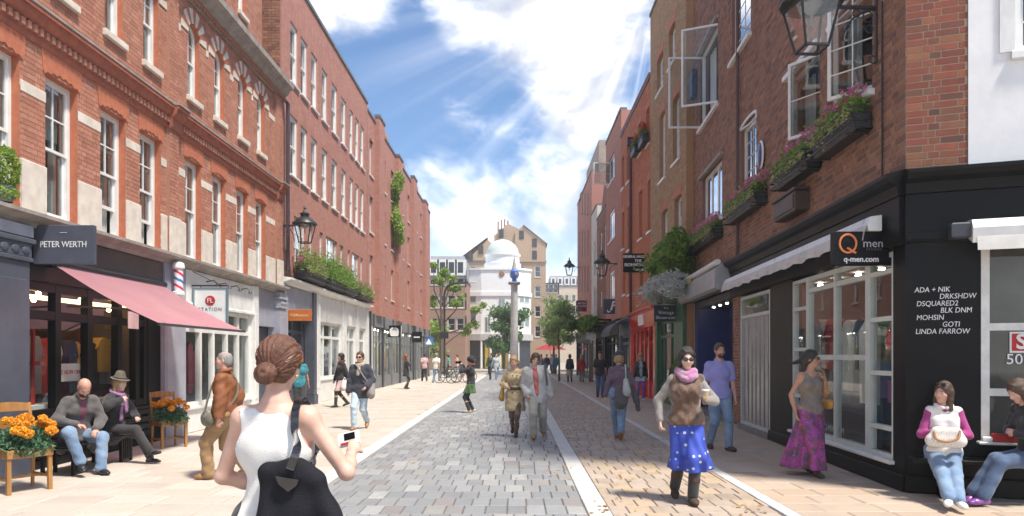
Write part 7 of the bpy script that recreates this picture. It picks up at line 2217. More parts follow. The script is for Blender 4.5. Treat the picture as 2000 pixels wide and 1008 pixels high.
# --- woman with the spotted blue skirt
def p_skirt():
    vx = .0085; x, y, rz = 1.93, 7.85, 180
    J = skeleton(1.69, hands=[(-.155, .27, 1.16), (.30, .02, .91)], elbows=[(-1, -.5, -.8), (.8, -.9, 0)], feet=[(-.02, .22, .085), (.085, -.20, .11)], toes=[(-.05, 1, .05), (.1, 1, -.25)], head=(-3, 4, 2))
    o = person('woman in brown fur gilet and spotted blue skirt carrying a coffee cup', x, y, rz, J, vx, SK_FAIR, {0: {'curl': 42, 'palm': (1, .2, 0), 'dir': (.1, .8, .5)}, 1: {'curl': 45}})
    wear(o, 'jumper', top_prims(J, .020, 1.94, hem=-.02), C_GREY, vx, .03, [neck_cut(J, .0)], crumple(.004, 1))
    FUR = M('fur', (.16, .075, .035), (.06, .028, .014), 16, .6, bump=1.0, bscale=55, sheen=.6, streak=(1, 1, .35))
    wear(o, 'fur_gilet', top_prims(J, .044, 0, hem=-.10, flare=.01), FUR, vx, .04, [neck_cut(J, .10, .05, .05), above(J['P'][2] - .02), below(J['nb'][2] + .02)], lambda X, Y, Z: crumple(.007, 4)(X, Y, Z) + .006 * np.sin(60 * X + 9 * Z) * np.sin(44 * Z))
    wear(o, 'gilet_hem', [cap(J['P'] + J['up'] * .0 - J['r0'] * .06, J['P'] + J['r0'] * .06, .15, None, (J['f0'], 1.12))], cloth('hem_brown', (.13, .085, .055)), vx, .03, [above(J['P'][2] - .035), below(J['P'][2] + .02)])
    P, cu, wb = skirt(J, .36, .135, .24, dx=-.06, dy=-.02, n=8, amp=.020, zt=.0)
    wear(o, 'skirt', P, pattern('spotted_blue', ((.045, .085, .46), (.035, .065, .38)), [(13, .22, (.62, .62, .60), .004), (13, .09, (.45, .45, .16), .004)]), vx, .05, cu, wb)
    wear(o, 'leggings', leg_prims(J, .012, .95, seat=False), C_TIGHTS, vx, .03)
    wear(o, 'boots', shoe_prims(J, boot=.52, br=.062, r=.05, L=.16) + [cap(J['an%d' % i] + (J['kn%d' % i] - J['an%d' % i]) * .48, J['an%d' % i] + (J['kn%d' % i] - J['an%d' % i]) * .58, .066, .062) for i in (0, 1)], L_BROWN, vx, .02, (), crumple(.006, 9))
    B = np.stack([J['r'], J['f'], J['up']])
    wear(o, 'scarf', ringp(J['nb'] + J['up'] * .055, B, .085, .085, .040, tilt=.035, wav=.01) + ringp(J['nb'] + J['up'] * .02 + J['f'] * .02, B, .095, .095, .036, tilt=.05, wav=.012), M('scarf_pink_grey', (.40, .35, .32), (.42, .16, .34), 7, .9, bump=.4, bscale=150), vx, .02, (), crumple(.006, 6, 1.6))
    h = lambda a, b, c: hp(J, a, b, c)
    P, cu = hair_short(J, .020, -.13); s = J['s']
    P += [elp(h(0, -.05, .08), np.array([.065, .07, .05]) * s, J['hB'], .03)] + [elp(h(g * .080, -.012, -.035 - .02 * q), np.array([.030, .045, .05]) * s, J['hB'], .02) for g in (-1, 1) for q in (0, 1.8)]
    wear(o, 'hair', P, H_DARK, .007, .02, [minus(h(0, .125, -.028), np.array([.072, .105, .112]) * s, J['hB']), half(h(0, 0, -.12), -J['hB'][2])], crumple(.007, 3, 1.8))
    face_bits(J, o, vx, (.5, .13, .13), H_DARK, glasses=True)
    c = J['wr0'] + np.array([.03, .075, .055])
    cp = thing('coffee_cup', (0, 0, 0), 0, 'paper coffee cup with white lid held by the woman in the blue skirt', 'cup'); cp.matrix_basis = place(x, y, rz)
    ob('cup', MB().lathe([(.029, -.055), (.040, .045), (.040, .048)], tuple(c), 18), M('kraft_paper', (.50, .36, .22), None, 9, .7), cp, True); ob('lid', MB().lathe([(.043, .046), (.044, .056), (.038, .066), (.036, .062)], tuple(c), 18), MW, cp, True)
p_skirt()


# --- man in the lilac polo shirt
def p_polo():
    vx = .012; x, y, rz = 3.57, 12.15, 182
    J = skeleton(1.82, True, hands=[(-.27, .06, .86), (.26, -.05, .88)], feet=[(-.10, .20, .085), (.12, -.16, .10)], toes=[(-.25, 1, .03), (.2, 1, -.15)], bulk=1.05, head=(4, 3, 0))
    o = person('bearded man in a lilac polo shirt and jeans walking towards the camera', x, y, rz, J, vx, SK_PINK, {0: {'curl': 45}, 1: {'curl': 45}})
    wear(o, 'polo_shirt', top_prims(J, .028, .72, hem=-.08, flare=.01), C_LILAC, vx, .03, [neck_cut(J, .055, .05, .045), above(J['P'][2] - .07)], crumple(.006, 5))
    wear(o, 'collar', ringp(J['nb'] + J['up'] * .035, np.stack([J['r'], J['f'], J['up']]), .07, .072, .014, a0=-4.2, a1=1.1, tilt=.03), C_LILAC, vx * .8, .01)
    wear(o, 'jeans', leg_prims(J, .016), C_JEAN, vx, .03, [above(.05)], crumple(.005, 7)); wear(o, 'shoes', shoe_prims(J, r=.052, L=.2), L_BROWN, vx)
    P, cu = hair_short(J, .008, -.06); wear(o, 'hair', P, H_BROWN, .008, .02, cu); face_bits(J, o, vx, None, H_BROWN)
    h = lambda a, b, c: hp(J, a, b, c)
    wear(o, 'beard', [elp(h(0, .055, -.075), np.array([.056, .052, .052]) * J['s'], J['hB']), cap(h(-.022, .097, -.047), h(.022, .097, -.047), .008)], H_BROWN, .007, .015, [minus(h(0, .105, -.062), (.022, .03, .010), J['hB']), minus(h(0, .03, .01), (.09, .10, .065), J['hB'])])
p_polo()


# --- woman in the long floral skirt
def p_floral():
    vx = .010; x, y, rz = 4.06, 9.55, 186
    J = skeleton(1.68, hands=[(-.15, .12, 1.28), (.235, .04, .87)], elbows=[(-.4, -.8, -.8), (.8, -1, 0)], feet=[(-.05, -.18, .10), (.02, .22, .085)], toes=[(0, 1, -.2), (0, 1, 0)], head=(48, 0, 0))
    o = person('woman in taupe vest and long purple floral skirt walking past the corner shop window', x, y, rz, J, vx, SK_TAN, {0: {'curl': 60, 'palm': (1, .3, 0), 'dir': (.3, .3, .9)}, 1: {'curl': 35}})
    wear(o, 'vest_top', top_prims(J, .015, 0, hem=-.08), C_TAUPE, vx, .03, [neck_cut(J, .09, .068, .04), below(J['nb'][2] - .01), minus(J['sh0'] + np.array([-.03, 0, .0]), (.07, .1, .11)), minus(J['sh1'] + np.array([.03, 0, .0]), (.07, .1, .11)), above(J['P'][2] - .05)], crumple(.005, 8))
    P, cu, wb = skirt(J, .10, .125, .25, dx=.10, dy=-.08, n=8, amp=.022, zt=.03)
    wear(o, 'skirt', P, pattern('floral_print', ((.40, .06, .30), (.14, .07, .08)), [(15, .30, (.05, .07, .36), .07), (19, .24, (.10, .11, .05), .08), (24, .18, (.50, .16, .40), .06), (29, .15, (.26, .03, .05), .06)]), vx, .05, cu, wb)
    wear(o, 'sandals', shoe_prims(J, h=.0, r=.040, L=.17), L_BROWN, vx, .01)
    P, cu = hair_short(J, .014, -.2); h = lambda a, b, c: hp(J, a, b, c); s = J['s']
    P += [cap(h(.02, -.09, .01), h(.05, -.10, -.20), .055 * s, .035 * s, None, .03), cap(h(.0, -.10, .0), h(.02, -.24, -.06), .045 * s, .02 * s, None, .03), cap(h(0, -.2, -.05), h(.01, -.32, -.06), .025 * s, .008 * s, None, .02), cap(h(-.05, -.07, 0), h(-.05, -.08, -.16), .04 * s, .03 * s, None, .03)]
    wear(o, 'hair', P, H_DARK, .008, .02, [minus(h(0, .12, -.05), np.array([.08, .10, .13]) * s, J['hB'])], crumple(.004, 2, 2)); face_bits(J, o, vx, (.42, .12, .11), H_DARK, glasses=True)
    t = bag('tote_bag', 'mustard leather shoulder bag on the woman in the floral skirt', x, y, rz, [cap((-.235, -.04, .98), (-.235, .10, .98), .07, None, ((1, 0, 0), 1.6)), cap((-.22, .03, 1.14), (-.22, .05, 1.14), .05, None, ((1, 0, 0), 1.8))], L_MUST, .01, [sweep([(-.22, -.02, 1.16), (-.17, -.03, 1.40), (-.15, .02, 1.45), (-.17, .08, 1.38), (-.22, .09, 1.15)])], k=.06)
p_floral()


# --- woman seated by the corner
def p_seated():
    vx = .0085; x, y, rz = 4.93, 7.98, 158
    J = skeleton(1.66, pelvis=(0, 0, .53), lean=R(4), hands=[(-.03, .27, .78), (.04, .25, .80)], elbows=[(-1, -.5, -.5), (1, -.5, -.5)], feet=[(-.02, .80, .085), (.075, .84, .085)], knees=[(0, .3, 1), (0, .3, 1)], toes=[(-.2, 1, .0), (.25, 1, .0)], head=(-38, 4, 3))
    o = person('seated woman in white gilet, magenta sleeves and ripped jeans by the black shop corner', x, y, rz, J, vx, SK_FAIR, {0: {'curl': 40, 'dir': (.6, .6, -.2), 'palm': (0, -.2, -1)}, 1: {'curl': 40, 'dir': (-.6, .6, -.2), 'palm': (0, -.2, -1)}})
    wear(o, 'jumper', top_prims(J, .012, 1.93, hem=-.03), C_MAG, vx, .03, [neck_cut(J, .02)], crumple(.004, 11))
    wear(o, 'white_gilet', top_prims(J, .028, 0, hem=-.03), C_WHITE, vx, .04, [neck_cut(J, .06, .05, .05), below(J['nb'][2] + .02)], lambda X, Y, Z: .005 * np.sin(52 * Z) + crumple(.003, 13)(X, Y, Z))
    wear(o, 'gilet_collar', ringp(J['nb'] + J['up'] * .03, np.stack([J['r'], J['f'], J['up']]), .075, .078, .022, tilt=.02, a0=-4.4, a1=1.25), C_WHITE, vx, .02)
    wear(o, 'jeans', leg_prims(J, .012, .97), C_JEAN, vx, .03, (), crumple(.005, 12)); wear(o, 'trainers', shoe_prims(J, r=.046, L=.16), MW, vx)
    P, cu = hair_short(J, .012, -.25); h = lambda a, b, c: hp(J, a, b, c); s = J['s']
    P += [cap(h(g * .07, -.02, .0), h(g * .085, .005, -.20), .042 * s, .034 * s, None, .03) for g in (-1, 1)] + [cap(h(0, -.08, 0), h(0, -.07, -.20), .065 * s, .05 * s, None, .03)]
    wear(o, 'hair', P, H_BROWN, .007, .02, [minus(h(0, .11, -.05), np.array([.062, .10, .12]) * s, J['hB'])], crumple(.004, 2, 2)); face_bits(J, o, vx, (.5, .2, .18), H_BROWN)
    mb = MB()
    for g in (-1, 1): k0 = len(mb.v); mb.ell((0, 0, 0), (.033 * s, .022 * s, .010 * s), 14, 8).xform(frame_m(J, h(g * .036, .055, .115)), k0)
    ob('sunglasses', mb, MATS['dark_lens'], o, True)
    for g in (-1, 1): ob('ear_ring', MB().ell(tuple(h(g * .083, .0, -.05)), (.014, .014, .016)), MATS['dial_gold'], o, True)
    bp_ = pattern('speckled_bag', ((.74, .71, .64), (.70, .66, .60)), [(44, .22, (.35, .2, .3), .02), (36, .16, (.45, .4, .15), .02), (30, .12, (.1, .2, .3), .02)])
    t = bag('handbag', 'cream patterned handbag with tan handle on the seated woman\'s lap', x, y, rz, [cap((-.10, .33, .70), (.16, .33, .70), .075, None, ((0, 1, 0), 1.3)), cap((-.07, .33, .80), (.12, .33, .80), .055, None, ((0, 1, 0), 1.4))], bp_, .009, [sweep([(.15, .36, .80), (.13, .41, .72), (.03, .43, .70), (-.07, .41, .74), (-.10, .36, .82)])], L_TAN, k=.06, rs=.013)
p_seated()


# --- seated person at the right edge
def p_edge():
    vx = .009; x, y, rz = 5.72, 7.62, 88
    J = skeleton(1.74, pelvis=(0, 0, .56), lean=R(10), hands=[(-.05, .22, .80), (.12, .20, .80)], elbows=[(-1, -.6, -.5), (1, -.6, -.5)], feet=[(-.10, .62, .10), (.02, .66, .14)], knees=[(0, .5, 1), (-.3, .5, 1)], toes=[(-.15, 1, .0), (-.4, 1, -.5)], head=(5, 22, 0))
    o = person('person in dark jacket and jeans seated with crossed legs at the right edge', x, y, rz, J, vx, SK_FAIR)
    wear(o, 'jacket', top_prims(J, .034, 1.95, hem=-.05), C_BLACK, vx, .03, [neck_cut(J, .0)], crumple(.008, 21)); wear(o, 'jeans', leg_prims(J, .016, .97), C_JEAND, vx, .03, (), crumple(.005, 22))
    wear(o, 'shoes', shoe_prims(J, r=.045, L=.17), M('purple_metallic', (.18, .05, .26), (.35, .15, .42), 40, .3, metal=.3), vx)
    P, cu = hair_short(J, .014, -.25); h = lambda a, b, c: hp(J, a, b, c)
    P += [cap(h(g * .07, -.0, .0), h(g * .085, .03, -.22), .045, .04, None, .03) for g in (-1, 1)] + [cap(h(0, -.08, 0), h(0, -.09, -.22), .07, .06, None, .03)]
    wear(o, 'hair', P, H_BROWN, .008, .02, [minus(h(0, .12, -.05), np.array([.06, .10, .12]), J['hB'])], crumple(.004, 2, 2)); face_bits(J, o, vx)
    g = thing('red_carton', (C_.x + .9417 * 1.0 - .333 * .11, C_.y - .333 * 1.0 - .943 * .11, .30), R(-19.5), 'small red carton with a white cup beside the person at the edge', 'box')
    ob('carton', MB().cbox(-.14, .14, -.05, .05, .357, .45, .008), GOODS[0], g); ob('paper', MB().cbox(-.24, -.145, -.04, .04, .357, .41, .01), MW, g)
p_edge()


# --- man in the brown leather jacket
def p_leather():
    vx = .0105; x, y, rz = -3.92, 9.3, 96
    J = skeleton(1.66, True, hands=[(-.24, .0, .82), (.25, -.05, .86)], feet=[(-.09, .18, .085), (.10, -.26, .13)], toes=[(0, 1, 0), (0, 1, -.4)], bulk=1.12, head=(6, -2, 0))
    o = person('man in brown leather jacket and tan trousers walking past the white shop', x, y, rz, J, vx, SK_PINK, {0: {'curl': 50}, 1: {'curl': 50}})
    wear(o, 'leather_jacket', top_prims(J, .044, 1.96, hem=-.06), LEATHER, vx, .03, [neck_cut(J, .02, .06, .03), above(J['P'][2] - .05)], crumple(.009, 31)); wear(o, 'collar', ringp(J['nb'] + J['up'] * .04, np.stack([J['r'], J['f'], J['up']]), .08, .085, .022, tilt=.03, a0=-4.3, a1=1.2), LEATHER, vx, .02)
    wear(o, 'trousers', leg_prims(J, .030), C_COP, vx, .03, (), crumple(.008, 32)); wear(o, 'shoes', shoe_prims(J, r=.05, L=.19), L_TAN, vx)
    P, cu = hair_short(J, .004, -.07); wear(o, 'hair', P, H_GREY, .008, .02, cu + [half(hp(J, 0, 0, .105), J['hB'][2])]); face_bits(J, o, vx, (.45, .22, .19), H_GREY)
    bag('satchel', 'olive messenger bag hanging at the side of the man in leather jacket', x, y, rz, [cap((-.20, .14, .80), (.02, .26, .80), .10, None, ((.5, -.86, 0), 1.8))], C_OLIVE, .012, [sweep([(-.13, .22, .88), (-.08, .185, 1.10), (.03, .155, 1.28), (.10, .06, 1.415), (.10, -.03, 1.42), (.07, -.135, 1.30), (-.03, -.165, 1.12), (-.16, -.08, .95), (-.20, .08, .86)])], C_OLIVE, rs=.014)
p_leather()


# --- the two people on the bench
def p_bench():
    vx = .0105; x, y, rz = -6.22, 9.78, -125
    J = skeleton(1.76, True, pelvis=(0, 0, .53), lean=R(14), hands=[(-.10, .36, .62), (.14, .33, .70)], elbows=[(-1, -.5, -.6), (1, -.4, -.6)], feet=[(-.10, .50, .085), (.14, .46, .20)], knees=[(-.2, .4, 1), (.5, .5, 1)], toes=[(-.1, 1, 0), (.1, .9, -.3)], head=(-5, 34, 0), bulk=.94, sw=.165)
    o = person('bald bearded man in grey coat and jeans sitting on the black bench', x, y, rz, J, vx, SK_PINK, {0: {'curl': 35, 'palm': (0, 0, -1)}, 1: {'curl': 35, 'palm': (0, 0, -1)}})
    wear(o, 'coat', top_prims(J, .030, 1.95, hem=-.06, flare=.03), C_CHAR, vx, .03, [neck_cut(J, .13, .042, .075), minus(J['chest'] + J['f'] * .17 + J['up'] * .06, (.045, .10, .26), np.stack([J['r'], J['f'], J['up']]))], crumple(.007, 41)); wear(o, 'coat_skirt', [cap(J['P'] + np.array([-.12, -.02, .02]), J['P'] + np.array([-.22, .06, -.22]), .10, .07, ((0, 1, 0), 1.5)), cap(J['P'] + np.array([.12, -.02, .0]), J['P'] + np.array([.22, .06, -.2]), .10, .06, ((0, 1, 0), 1.5))], C_CHAR, vx, .03, (), crumple(.008, 42))
    wear(o, 'shirt', top_prims(J, .022, 0, hem=-.02), cloth('maroon', (.17, .05, .09)), vx, .03, [neck_cut(J, .03), below(J['nb'][2] + .02)], crumple(.003, 43))
    wear(o, 'jeans', leg_prims(J, .020, .97), C_JEAN, vx, .03, (), crumple(.007, 44)); wear(o, 'shoes', shoe_prims(J, r=.05, L=.19), L_BLACK, vx)
    h = lambda a, b, c: hp(J, a, b, c)
    wear(o, 'beard', [elp(h(0, .055, -.075), np.array([.058, .054, .055]), J['hB']), cap(h(-.022, .097, -.047), h(.022, .097, -.047), .009)], H_DARK, .008, .015, [minus(h(0, .105, -.062), (.02, .03, .010), J['hB']), minus(h(0, .03, .01), (.09, .10, .065), J['hB'])]); face_bits(J, o, vx, None, H_DARK)
    x, y, rz = -6.20, 10.62, -98
    J = skeleton(1.66, pelvis=(0, 0, .54), lean=R(8), hands=[(-.10, .32, .70), (.16, .26, .98)], elbows=[(-1, -.5, -.5), (1, -.6, -.4)], feet=[(-.02, .62, .085), (.05, .66, .20)], knees=[(0, .4, 1), (-.2, .4, 1)], toes=[(0, 1, 0), (-.1, 1, .2)], head=(-6, 5, 0))
    o = person('woman in olive hat, black coat and tall black boots sitting on the bench', x, y, rz, J, vx, SK_FAIR, {0: {'curl': 40, 'palm': (0, 0, -1)}, 1: {'curl': 40}})
    wear(o, 'coat', top_prims(J, .034, 1.95, hem=-.10, flare=.02), C_BLACK, vx, .03, [neck_cut(J, .05, .05, .05)], crumple(.007, 51)); wear(o, 'leggings', leg_prims(J, .010, .95), C_TIGHTS, vx, .03)
    wear(o, 'boots', shoe_prims(J, r=.042, L=.18, boot=.86, br=.062), L_BLACK, vx); B = np.stack([J['r'], J['f'], J['up']])
    wear(o, 'scarf', ringp(J['nb'] + J['up'] * .03, B, .075, .08, .03, tilt=.03) + [cap(J['nb'] + J['f'] * .11 + J['r'] * g * .03, J['chest'] + J['f'] * .16 + J['r'] * g * .05 - J['up'] * (.12 + .06 * g), .028, .034, (J['f'], 1.6)) for g in (-1, 1)], M('purple_scarf', (.22, .08, .22), (.36, .2, .34), 30, .9, bump=.4, bscale=120), vx, .02, (), crumple(.005, 52, 2))
    h = lambda a, b, c: hp(J, a, b, c); P, cu = hair_short(J, .012, -.16); P += [cap(h(g * .07, -.02, .0), h(g * .075, .0, -.13), .036, .026, None, .03) for g in (-1, 1)] + [cap(h(0, -.07, 0), h(0, -.06, -.13), .06, .045, None, .03)]
    wear(o, 'hair', P, H_BLONDE, .008, .02, [minus(h(0, .12, -.05), np.array([.062, .10, .12]), J['hB'])]); face_bits(J, o, vx, (.5, .2, .18), H_BLONDE)
    wear(o, 'hat', [cap(h(0, -.012, .075), h(0, -.018, .135), .088, .070, None, .02), elp(h(0, -.005, .062), np.array([.135, .15, .012]), J['hB'], .02)], C_OLIVE, .007, .02, [minus(h(0, -.015, .22), (.03, .07, .03), J['hB'])]); wear(o, 'hat_band', ringp(h(0, -.013, .082), J['hB'], .088, .088, .010), C_BLACK, .006, .01)
p_bench()


# --- simpler walkers farther off
def walker(label, px, py, rz, H, male, top, legs, shoes, skin, hair, style='short', stride=.2, sleeve=1.95, hem=-.06, fit=.028, lfit=.016, head=(0, 3, 0), hands=None, elbows=None, flare=.0, hat=None, glasses=False, skirt_=None, scarf=None, boot=0.0, side=0.0, feet=None, bulk=1.0, lean=0.0, shirt=None, legend=1.0, zoff=None, group=None, at_=None, toes=None):
    g = at_ or gnd(px, py); vx = float(np.clip(g[1] * .00092, .010, .024))
    sgn = 1 if stride >= 0 else -1; st = abs(stride)
    J = skeleton(H, male, lean=lean, side=side, feet=feet or [(-.085, st * sgn, .085), (.085, -st * sgn, .085 + st * .2)], toes=toes or [(-.1, 1, 0 if sgn > 0 else -.3), (.1, 1, -.3 if sgn > 0 else 0)], hands=hands or [(-.25, -st * sgn * .6, .85 * H / 1.75), (.25, st * sgn * .6, .85 * H / 1.75)], elbows=elbows, head=head, bulk=bulk)
    o = person(label, g[0], g[1], rz, J, vx, skin, {0: {'curl': 45}, 1: {'curl': 45}}, group)
    cr = crumple(.007, int(px))
    if skirt_:
        P, cu, wb = skirt(J, skirt_[1], .13, skirt_[2], n=7, amp=.012, zt=.03); wear(o, 'skirt', P, skirt_[0], vx, .05, cu, wb)
    wear(o, 'trousers' if not skirt_ else 'tights', leg_prims(J, lfit, legend, seat=not skirt_), legs, vx, .03, (), cr if not skirt_ else None)
    wear(o, 'shoes' if not boot else 'boots', shoe_prims(J, r=.05, L=.18, boot=boot), shoes, vx)
    if shirt: wear(o, 'shirt', top_prims(J, fit * .72, 0, hem=-.05), shirt, vx, .03, [neck_cut(J, .03, .055, .04)])
    wear(o, 'top' if sleeve < 1 else 'jacket', top_prims(J, fit, sleeve, hem=hem, flare=flare), top, vx, .03, [neck_cut(J, .15 if shirt else .03, .05, .085 if shirt else .03), above(J['P'][2] + hem * J['s'] - .05)] + ([minus(J['chest'] + J['f'] * .19 - J['up'] * .06, (.062, .14, .36), np.stack([J['r'], J['f'], J['up']]))] if shirt else []), cr)
    h = lambda a, b, c: hp(J, a, b, c); s = J['s']
    if style:
        P, cu = hair_short(J, .012 if style == 'short' else .016, -.07 if style == 'short' else -.25)
        if style == 'long': P += [cap(h(q * .07, -.02, .0), h(q * .085, -.0, -.19), .042, .036, None, .03) for q in (-1, 1)] + [cap(h(0, -.08, 0), h(0, -.08, -.20), .068, .055, None, .03)]; cu = [minus(h(0, .12, -.05), np.array([.062, .10, .12]) * s, J['hB'])]
        if style == 'bob': P += [elp(h(q * .06, -.02, -.05), np.array([.04, .06, .06]), J['hB'], .03) for q in (-1, 1)]; cu = [minus(h(0, .12, -.05), np.array([.065, .10, .12]) * s, J['hB'])]
        wear(o, 'hair', P, hair, max(vx * .8, .008), .02, cu, crumple(.004, 4, 1.5))
    if hat == 'beanie': wear(o, 'beanie', [elp(h(0, -.02, .05), np.array([.098, .118, .105]) * s, J['hB']), elp(h(0, -.07, .06), np.array([.08, .07, .075]) * s, J['hB'])], scarf or C_NAVY, vx * .8, .03, [half(h(0, 0, .02), -J['hB'][2] + J['hB'][1] * -.25)])
    if hat == 'fur': wear(o, 'hat', [elp(h(0, -.02, .05), np.array([.115, .135, .115]) * s, J['hB']), elp(h(0, -.08, -.01), np.array([.09, .06, .07]) * s, J['hB'])], C_BLACK, vx * .8, .03, [minus(h(0, .12, -.06), np.array([.07, .10, .11]) * s, J['hB'])], crumple(.008, 3, 2))
    if scarf is not None and hat != 'beanie': wear(o, 'scarf', ringp(J['nb'] + J['up'] * .04, np.stack([J['r'], J['f'], J['up']]), .08, .085, .036, tilt=.03) + [cap(J['nb'] + J['f'] * .10, J['chest'] + J['f'] * .15, .04, .045, (J['f'], 1.5))], scarf, vx, .02, (), crumple(.006, 5, 1.6))
    if vx < .016: face_bits(J, o, vx, (.46, .19, .17) if not male else None, hair, glasses=glasses)
    elif glasses: face_bits(J, o, vx, None, None, glasses=True)
    return o, J, g


PLAID = pattern('red_plaid', ((.45, .06, .05), (.5, .2, .17)), [(60, .25, (.62, .5, .45), .02), (45, .15, (.15, .02, .03), .02)])
TRENCH = cloth('trench', (.50, .39, .23), (.42, .32, .18))
# couple walking arm in arm
o, J, g = walker('woman in beige belted trench coat walking arm in arm', 1006, 853, 178, 1.61, False, TRENCH, C_NUDE, L_BLACK, SK_FAIR, H_BLONDE, 'bob', .24, hem=-.30, flare=.025, lfit=.003, head=(0, 14, -10), hands=[(-.16, .05, .84), (.17, .16, 1.02)], feet=[(-.02, .02, .085), (.05, -.26, .16)])
wear(o, 'belt', ringp(J['waist'], np.stack([J['r'], J['f'], J['up']]), .138, .125, .026), L_BROWN, .011, .01)
for q in range(6): ob('button', MB().ell((.045 * (-1) ** q, .158 - .004 * (q // 2), 1.24 - .17 * (q // 2)), (.014, .01, .014), 8, 6), L_BROWN, o, True)
bag('handbag', 'mustard handbag hanging from the arm of the woman in trench coat', g[0], g[1], 178, [cap((.27, .05, .80), (.25, .06, .98), .085, .05, ((1, 0, 0), 1.4))], L_MUST, .013, [sweep([(.25, .02, 1.0), (.24, .1, 1.12), (.25, .16, 1.0)])])
o, J, g = walker('man in open pale grey jacket and red plaid shirt beside the trench coat woman', 1049, 855, 180, 1.67, True, C_LGREY, C_KHAKI, L_TAN, SK_FAIR, H_BROWN, 'bob', .2, hem=-.14, fit=.045, lfit=.026, side=.10, head=(6, 18, 14), shirt=PLAID, hands=[(-.28, .02, .84), (.20, .10, .88)], feet=[(-.13, -.24, .13), (.08, .16, .085)], toes=[(-.1, 1, -.3), (0, 1, 0)])
bag('backpack', 'dark rucksack on the back of the man in plaid shirt', g[0], g[1], 180, [cap((-.16, -.20, .95), (-.14, -.20, 1.22), .15, .11, ((0, 1, 0), 1.3))], C_CHAR, .014, [sweep([(-.14, -.08, 1.36), (-.16, .06, 1.46), (-.17, .14, 1.3), (-.2, .1, 1.05)])], rs=.02)
# man with sunglasses and woman behind him on the left pavement
o, J, g = walker('man in dark jacket, pale scarf and sunglasses walking on the left pavement', 704, 838, 172, 1.69, True, C_NAVY, C_JEANL, L_TAN, SK_FAIR, H_BROWN, 'short', .30, hem=-.16, fit=.042, lfit=.02, glasses=True, scarf=cloth('sand_scarf', (.48, .42, .33), (.34, .29, .22)), hands=[(-.20, .16, .96), (.26, .06, .84)], feet=[(-.05, -.30, .16), (.06, .22, .085)], toes=[(-.2, 1, -.5), (0, 1, 0)])
bag('shoulder_bag', 'grey slouchy bag at the hip of the man with pale scarf', g[0], g[1], 172, [cap((-.25, .02, .80), (-.27, -.02, .98), .13, .08, ((1, .3, 0), 1.3))], C_GREY, .014, [sweep([(-.24, .06, 1.0), (-.12, .16, 1.2), (.05, .12, 1.44), (.1, -.05, 1.48), (-.1, -.17, 1.25), (-.24, -.05, 1.0)])], rs=.014)
walker('woman in short black coat and dark tights walking by the white shop', 667, 795, 130, 1.68, False, C_BLACK, C_TIGHTS, L_BLACK, SK_FAIR, H_DARK, 'bob', .24, hem=-.24, flare=.03, lfit=.003, skirt_=(C_PINKS, .52, .17), scarf=cloth('wine', (.12, .03, .035)))
bag('paper_bag', 'cream round bag carried by the woman in short black coat', *gnd(667, 795), 130, [cap((-.30, .05, .66), (-.30, .05, .80), .11, .08, ((1, 0, 0), 1.8))], C_WHITE, .018, [sweep([(-.30, -.02, .84), (-.28, .03, .95), (-.30, .1, .84)])])
walker('woman in teal top half hidden behind the foreground woman', 585, 812, -160, 1.66, False, C_TEAL, C_BLACK, L_BLACK, SK_TAN, H_DARK, 'long', .15, sleeve=.5)
o, J, g = walker('woman taking a photograph in a black fur hat and green skirt on the setts', 920, 806, 82, 1.57, False, C_BLACK, C_TIGHTS, M('shoe_pale', (.6, .5, .42), None, 6, .5), SK_FAIR, H_DARK, None, .04, hem=-.02, fit=.034, lfit=.004, hat='fur', skirt_=(C_GREENS, .56, .18), scarf=cloth('wine_scarf', (.20, .035, .05)), hands=[(-.10, .27, 1.36), (.10, .27, 1.36)], elbows=[(-1, .2, -.9), (1, .2, -.9)])
cm = thing('camera', (0, 0, 0), 0, 'black camera raised by the woman in the fur hat', 'camera'); cm.matrix_basis = place(g[0], g[1], 82)
ob('body', MB().cbox(-.07, .07, .30, .36, 1.40, 1.49, .01), M_BLACK, cm); ob('lens', MB().tube([(0, .36, 1.445), (0, .45, 1.445)], .035, 12), M_BLACK, cm, True)
walker('red haired woman in black coat standing by the glass shops', 793, 760, -70, 1.66, False, C_BLACK, C_TIGHTS, L_BROWN, SK_FAIR, H_RED, 'long', .05, hem=-.22, flare=.03, lfit=.004, hands=[(-.08, .26, 1.22), (.08, .26, 1.25)], elbows=[(-1, 0, -.8), (1, 0, -.8)])
walker('man in pink shirt and black trousers striding away on the left pavement', 829, 745, 20, 1.74, True, C_PINKS, C_BLACK, L_BLACK, SK_BROWN, H_DARK, 'short', .28, sleeve=.6)
walker('man in white T-shirt and blue jeans walking away on the left pavement', 852, 747, -15, 1.74, True, C_WHITE, C_JEAN, L_BROWN, SK_TAN, H_GREY, 'short', -.28, sleeve=.6)
walker('person in turquoise top sitting height behind the bicycles', 876, 738, 100, 1.68, False, cloth('turquoise', (.05, .42, .40)), C_NAVY, L_BLACK, SK_TAN, H_DARK, 'bob', .1, sleeve=.6)
walker('person in peach top behind the bicycles', 893, 737, 80, 1.68, False, cloth('peach', (.62, .36, .24)), C_JEANL, L_TAN, SK_FAIR, H_BROWN, 'short', .1, sleeve=.6)
walker('man in dark green jacket walking near the sundial pillar', 958, 741, 160, 1.76, True, cloth('bottle', (.04, .08, .06)), C_BLACK, L_BLACK, SK_FAIR, H_BROWN, 'short', .25)
walker('man in pale shirt and jeans beside the sundial pillar', 969, 742, 200, 1.76, True, C_PALE, C_JEAN, L_TAN, SK_FAIR, H_DARK, 'short', -.25)
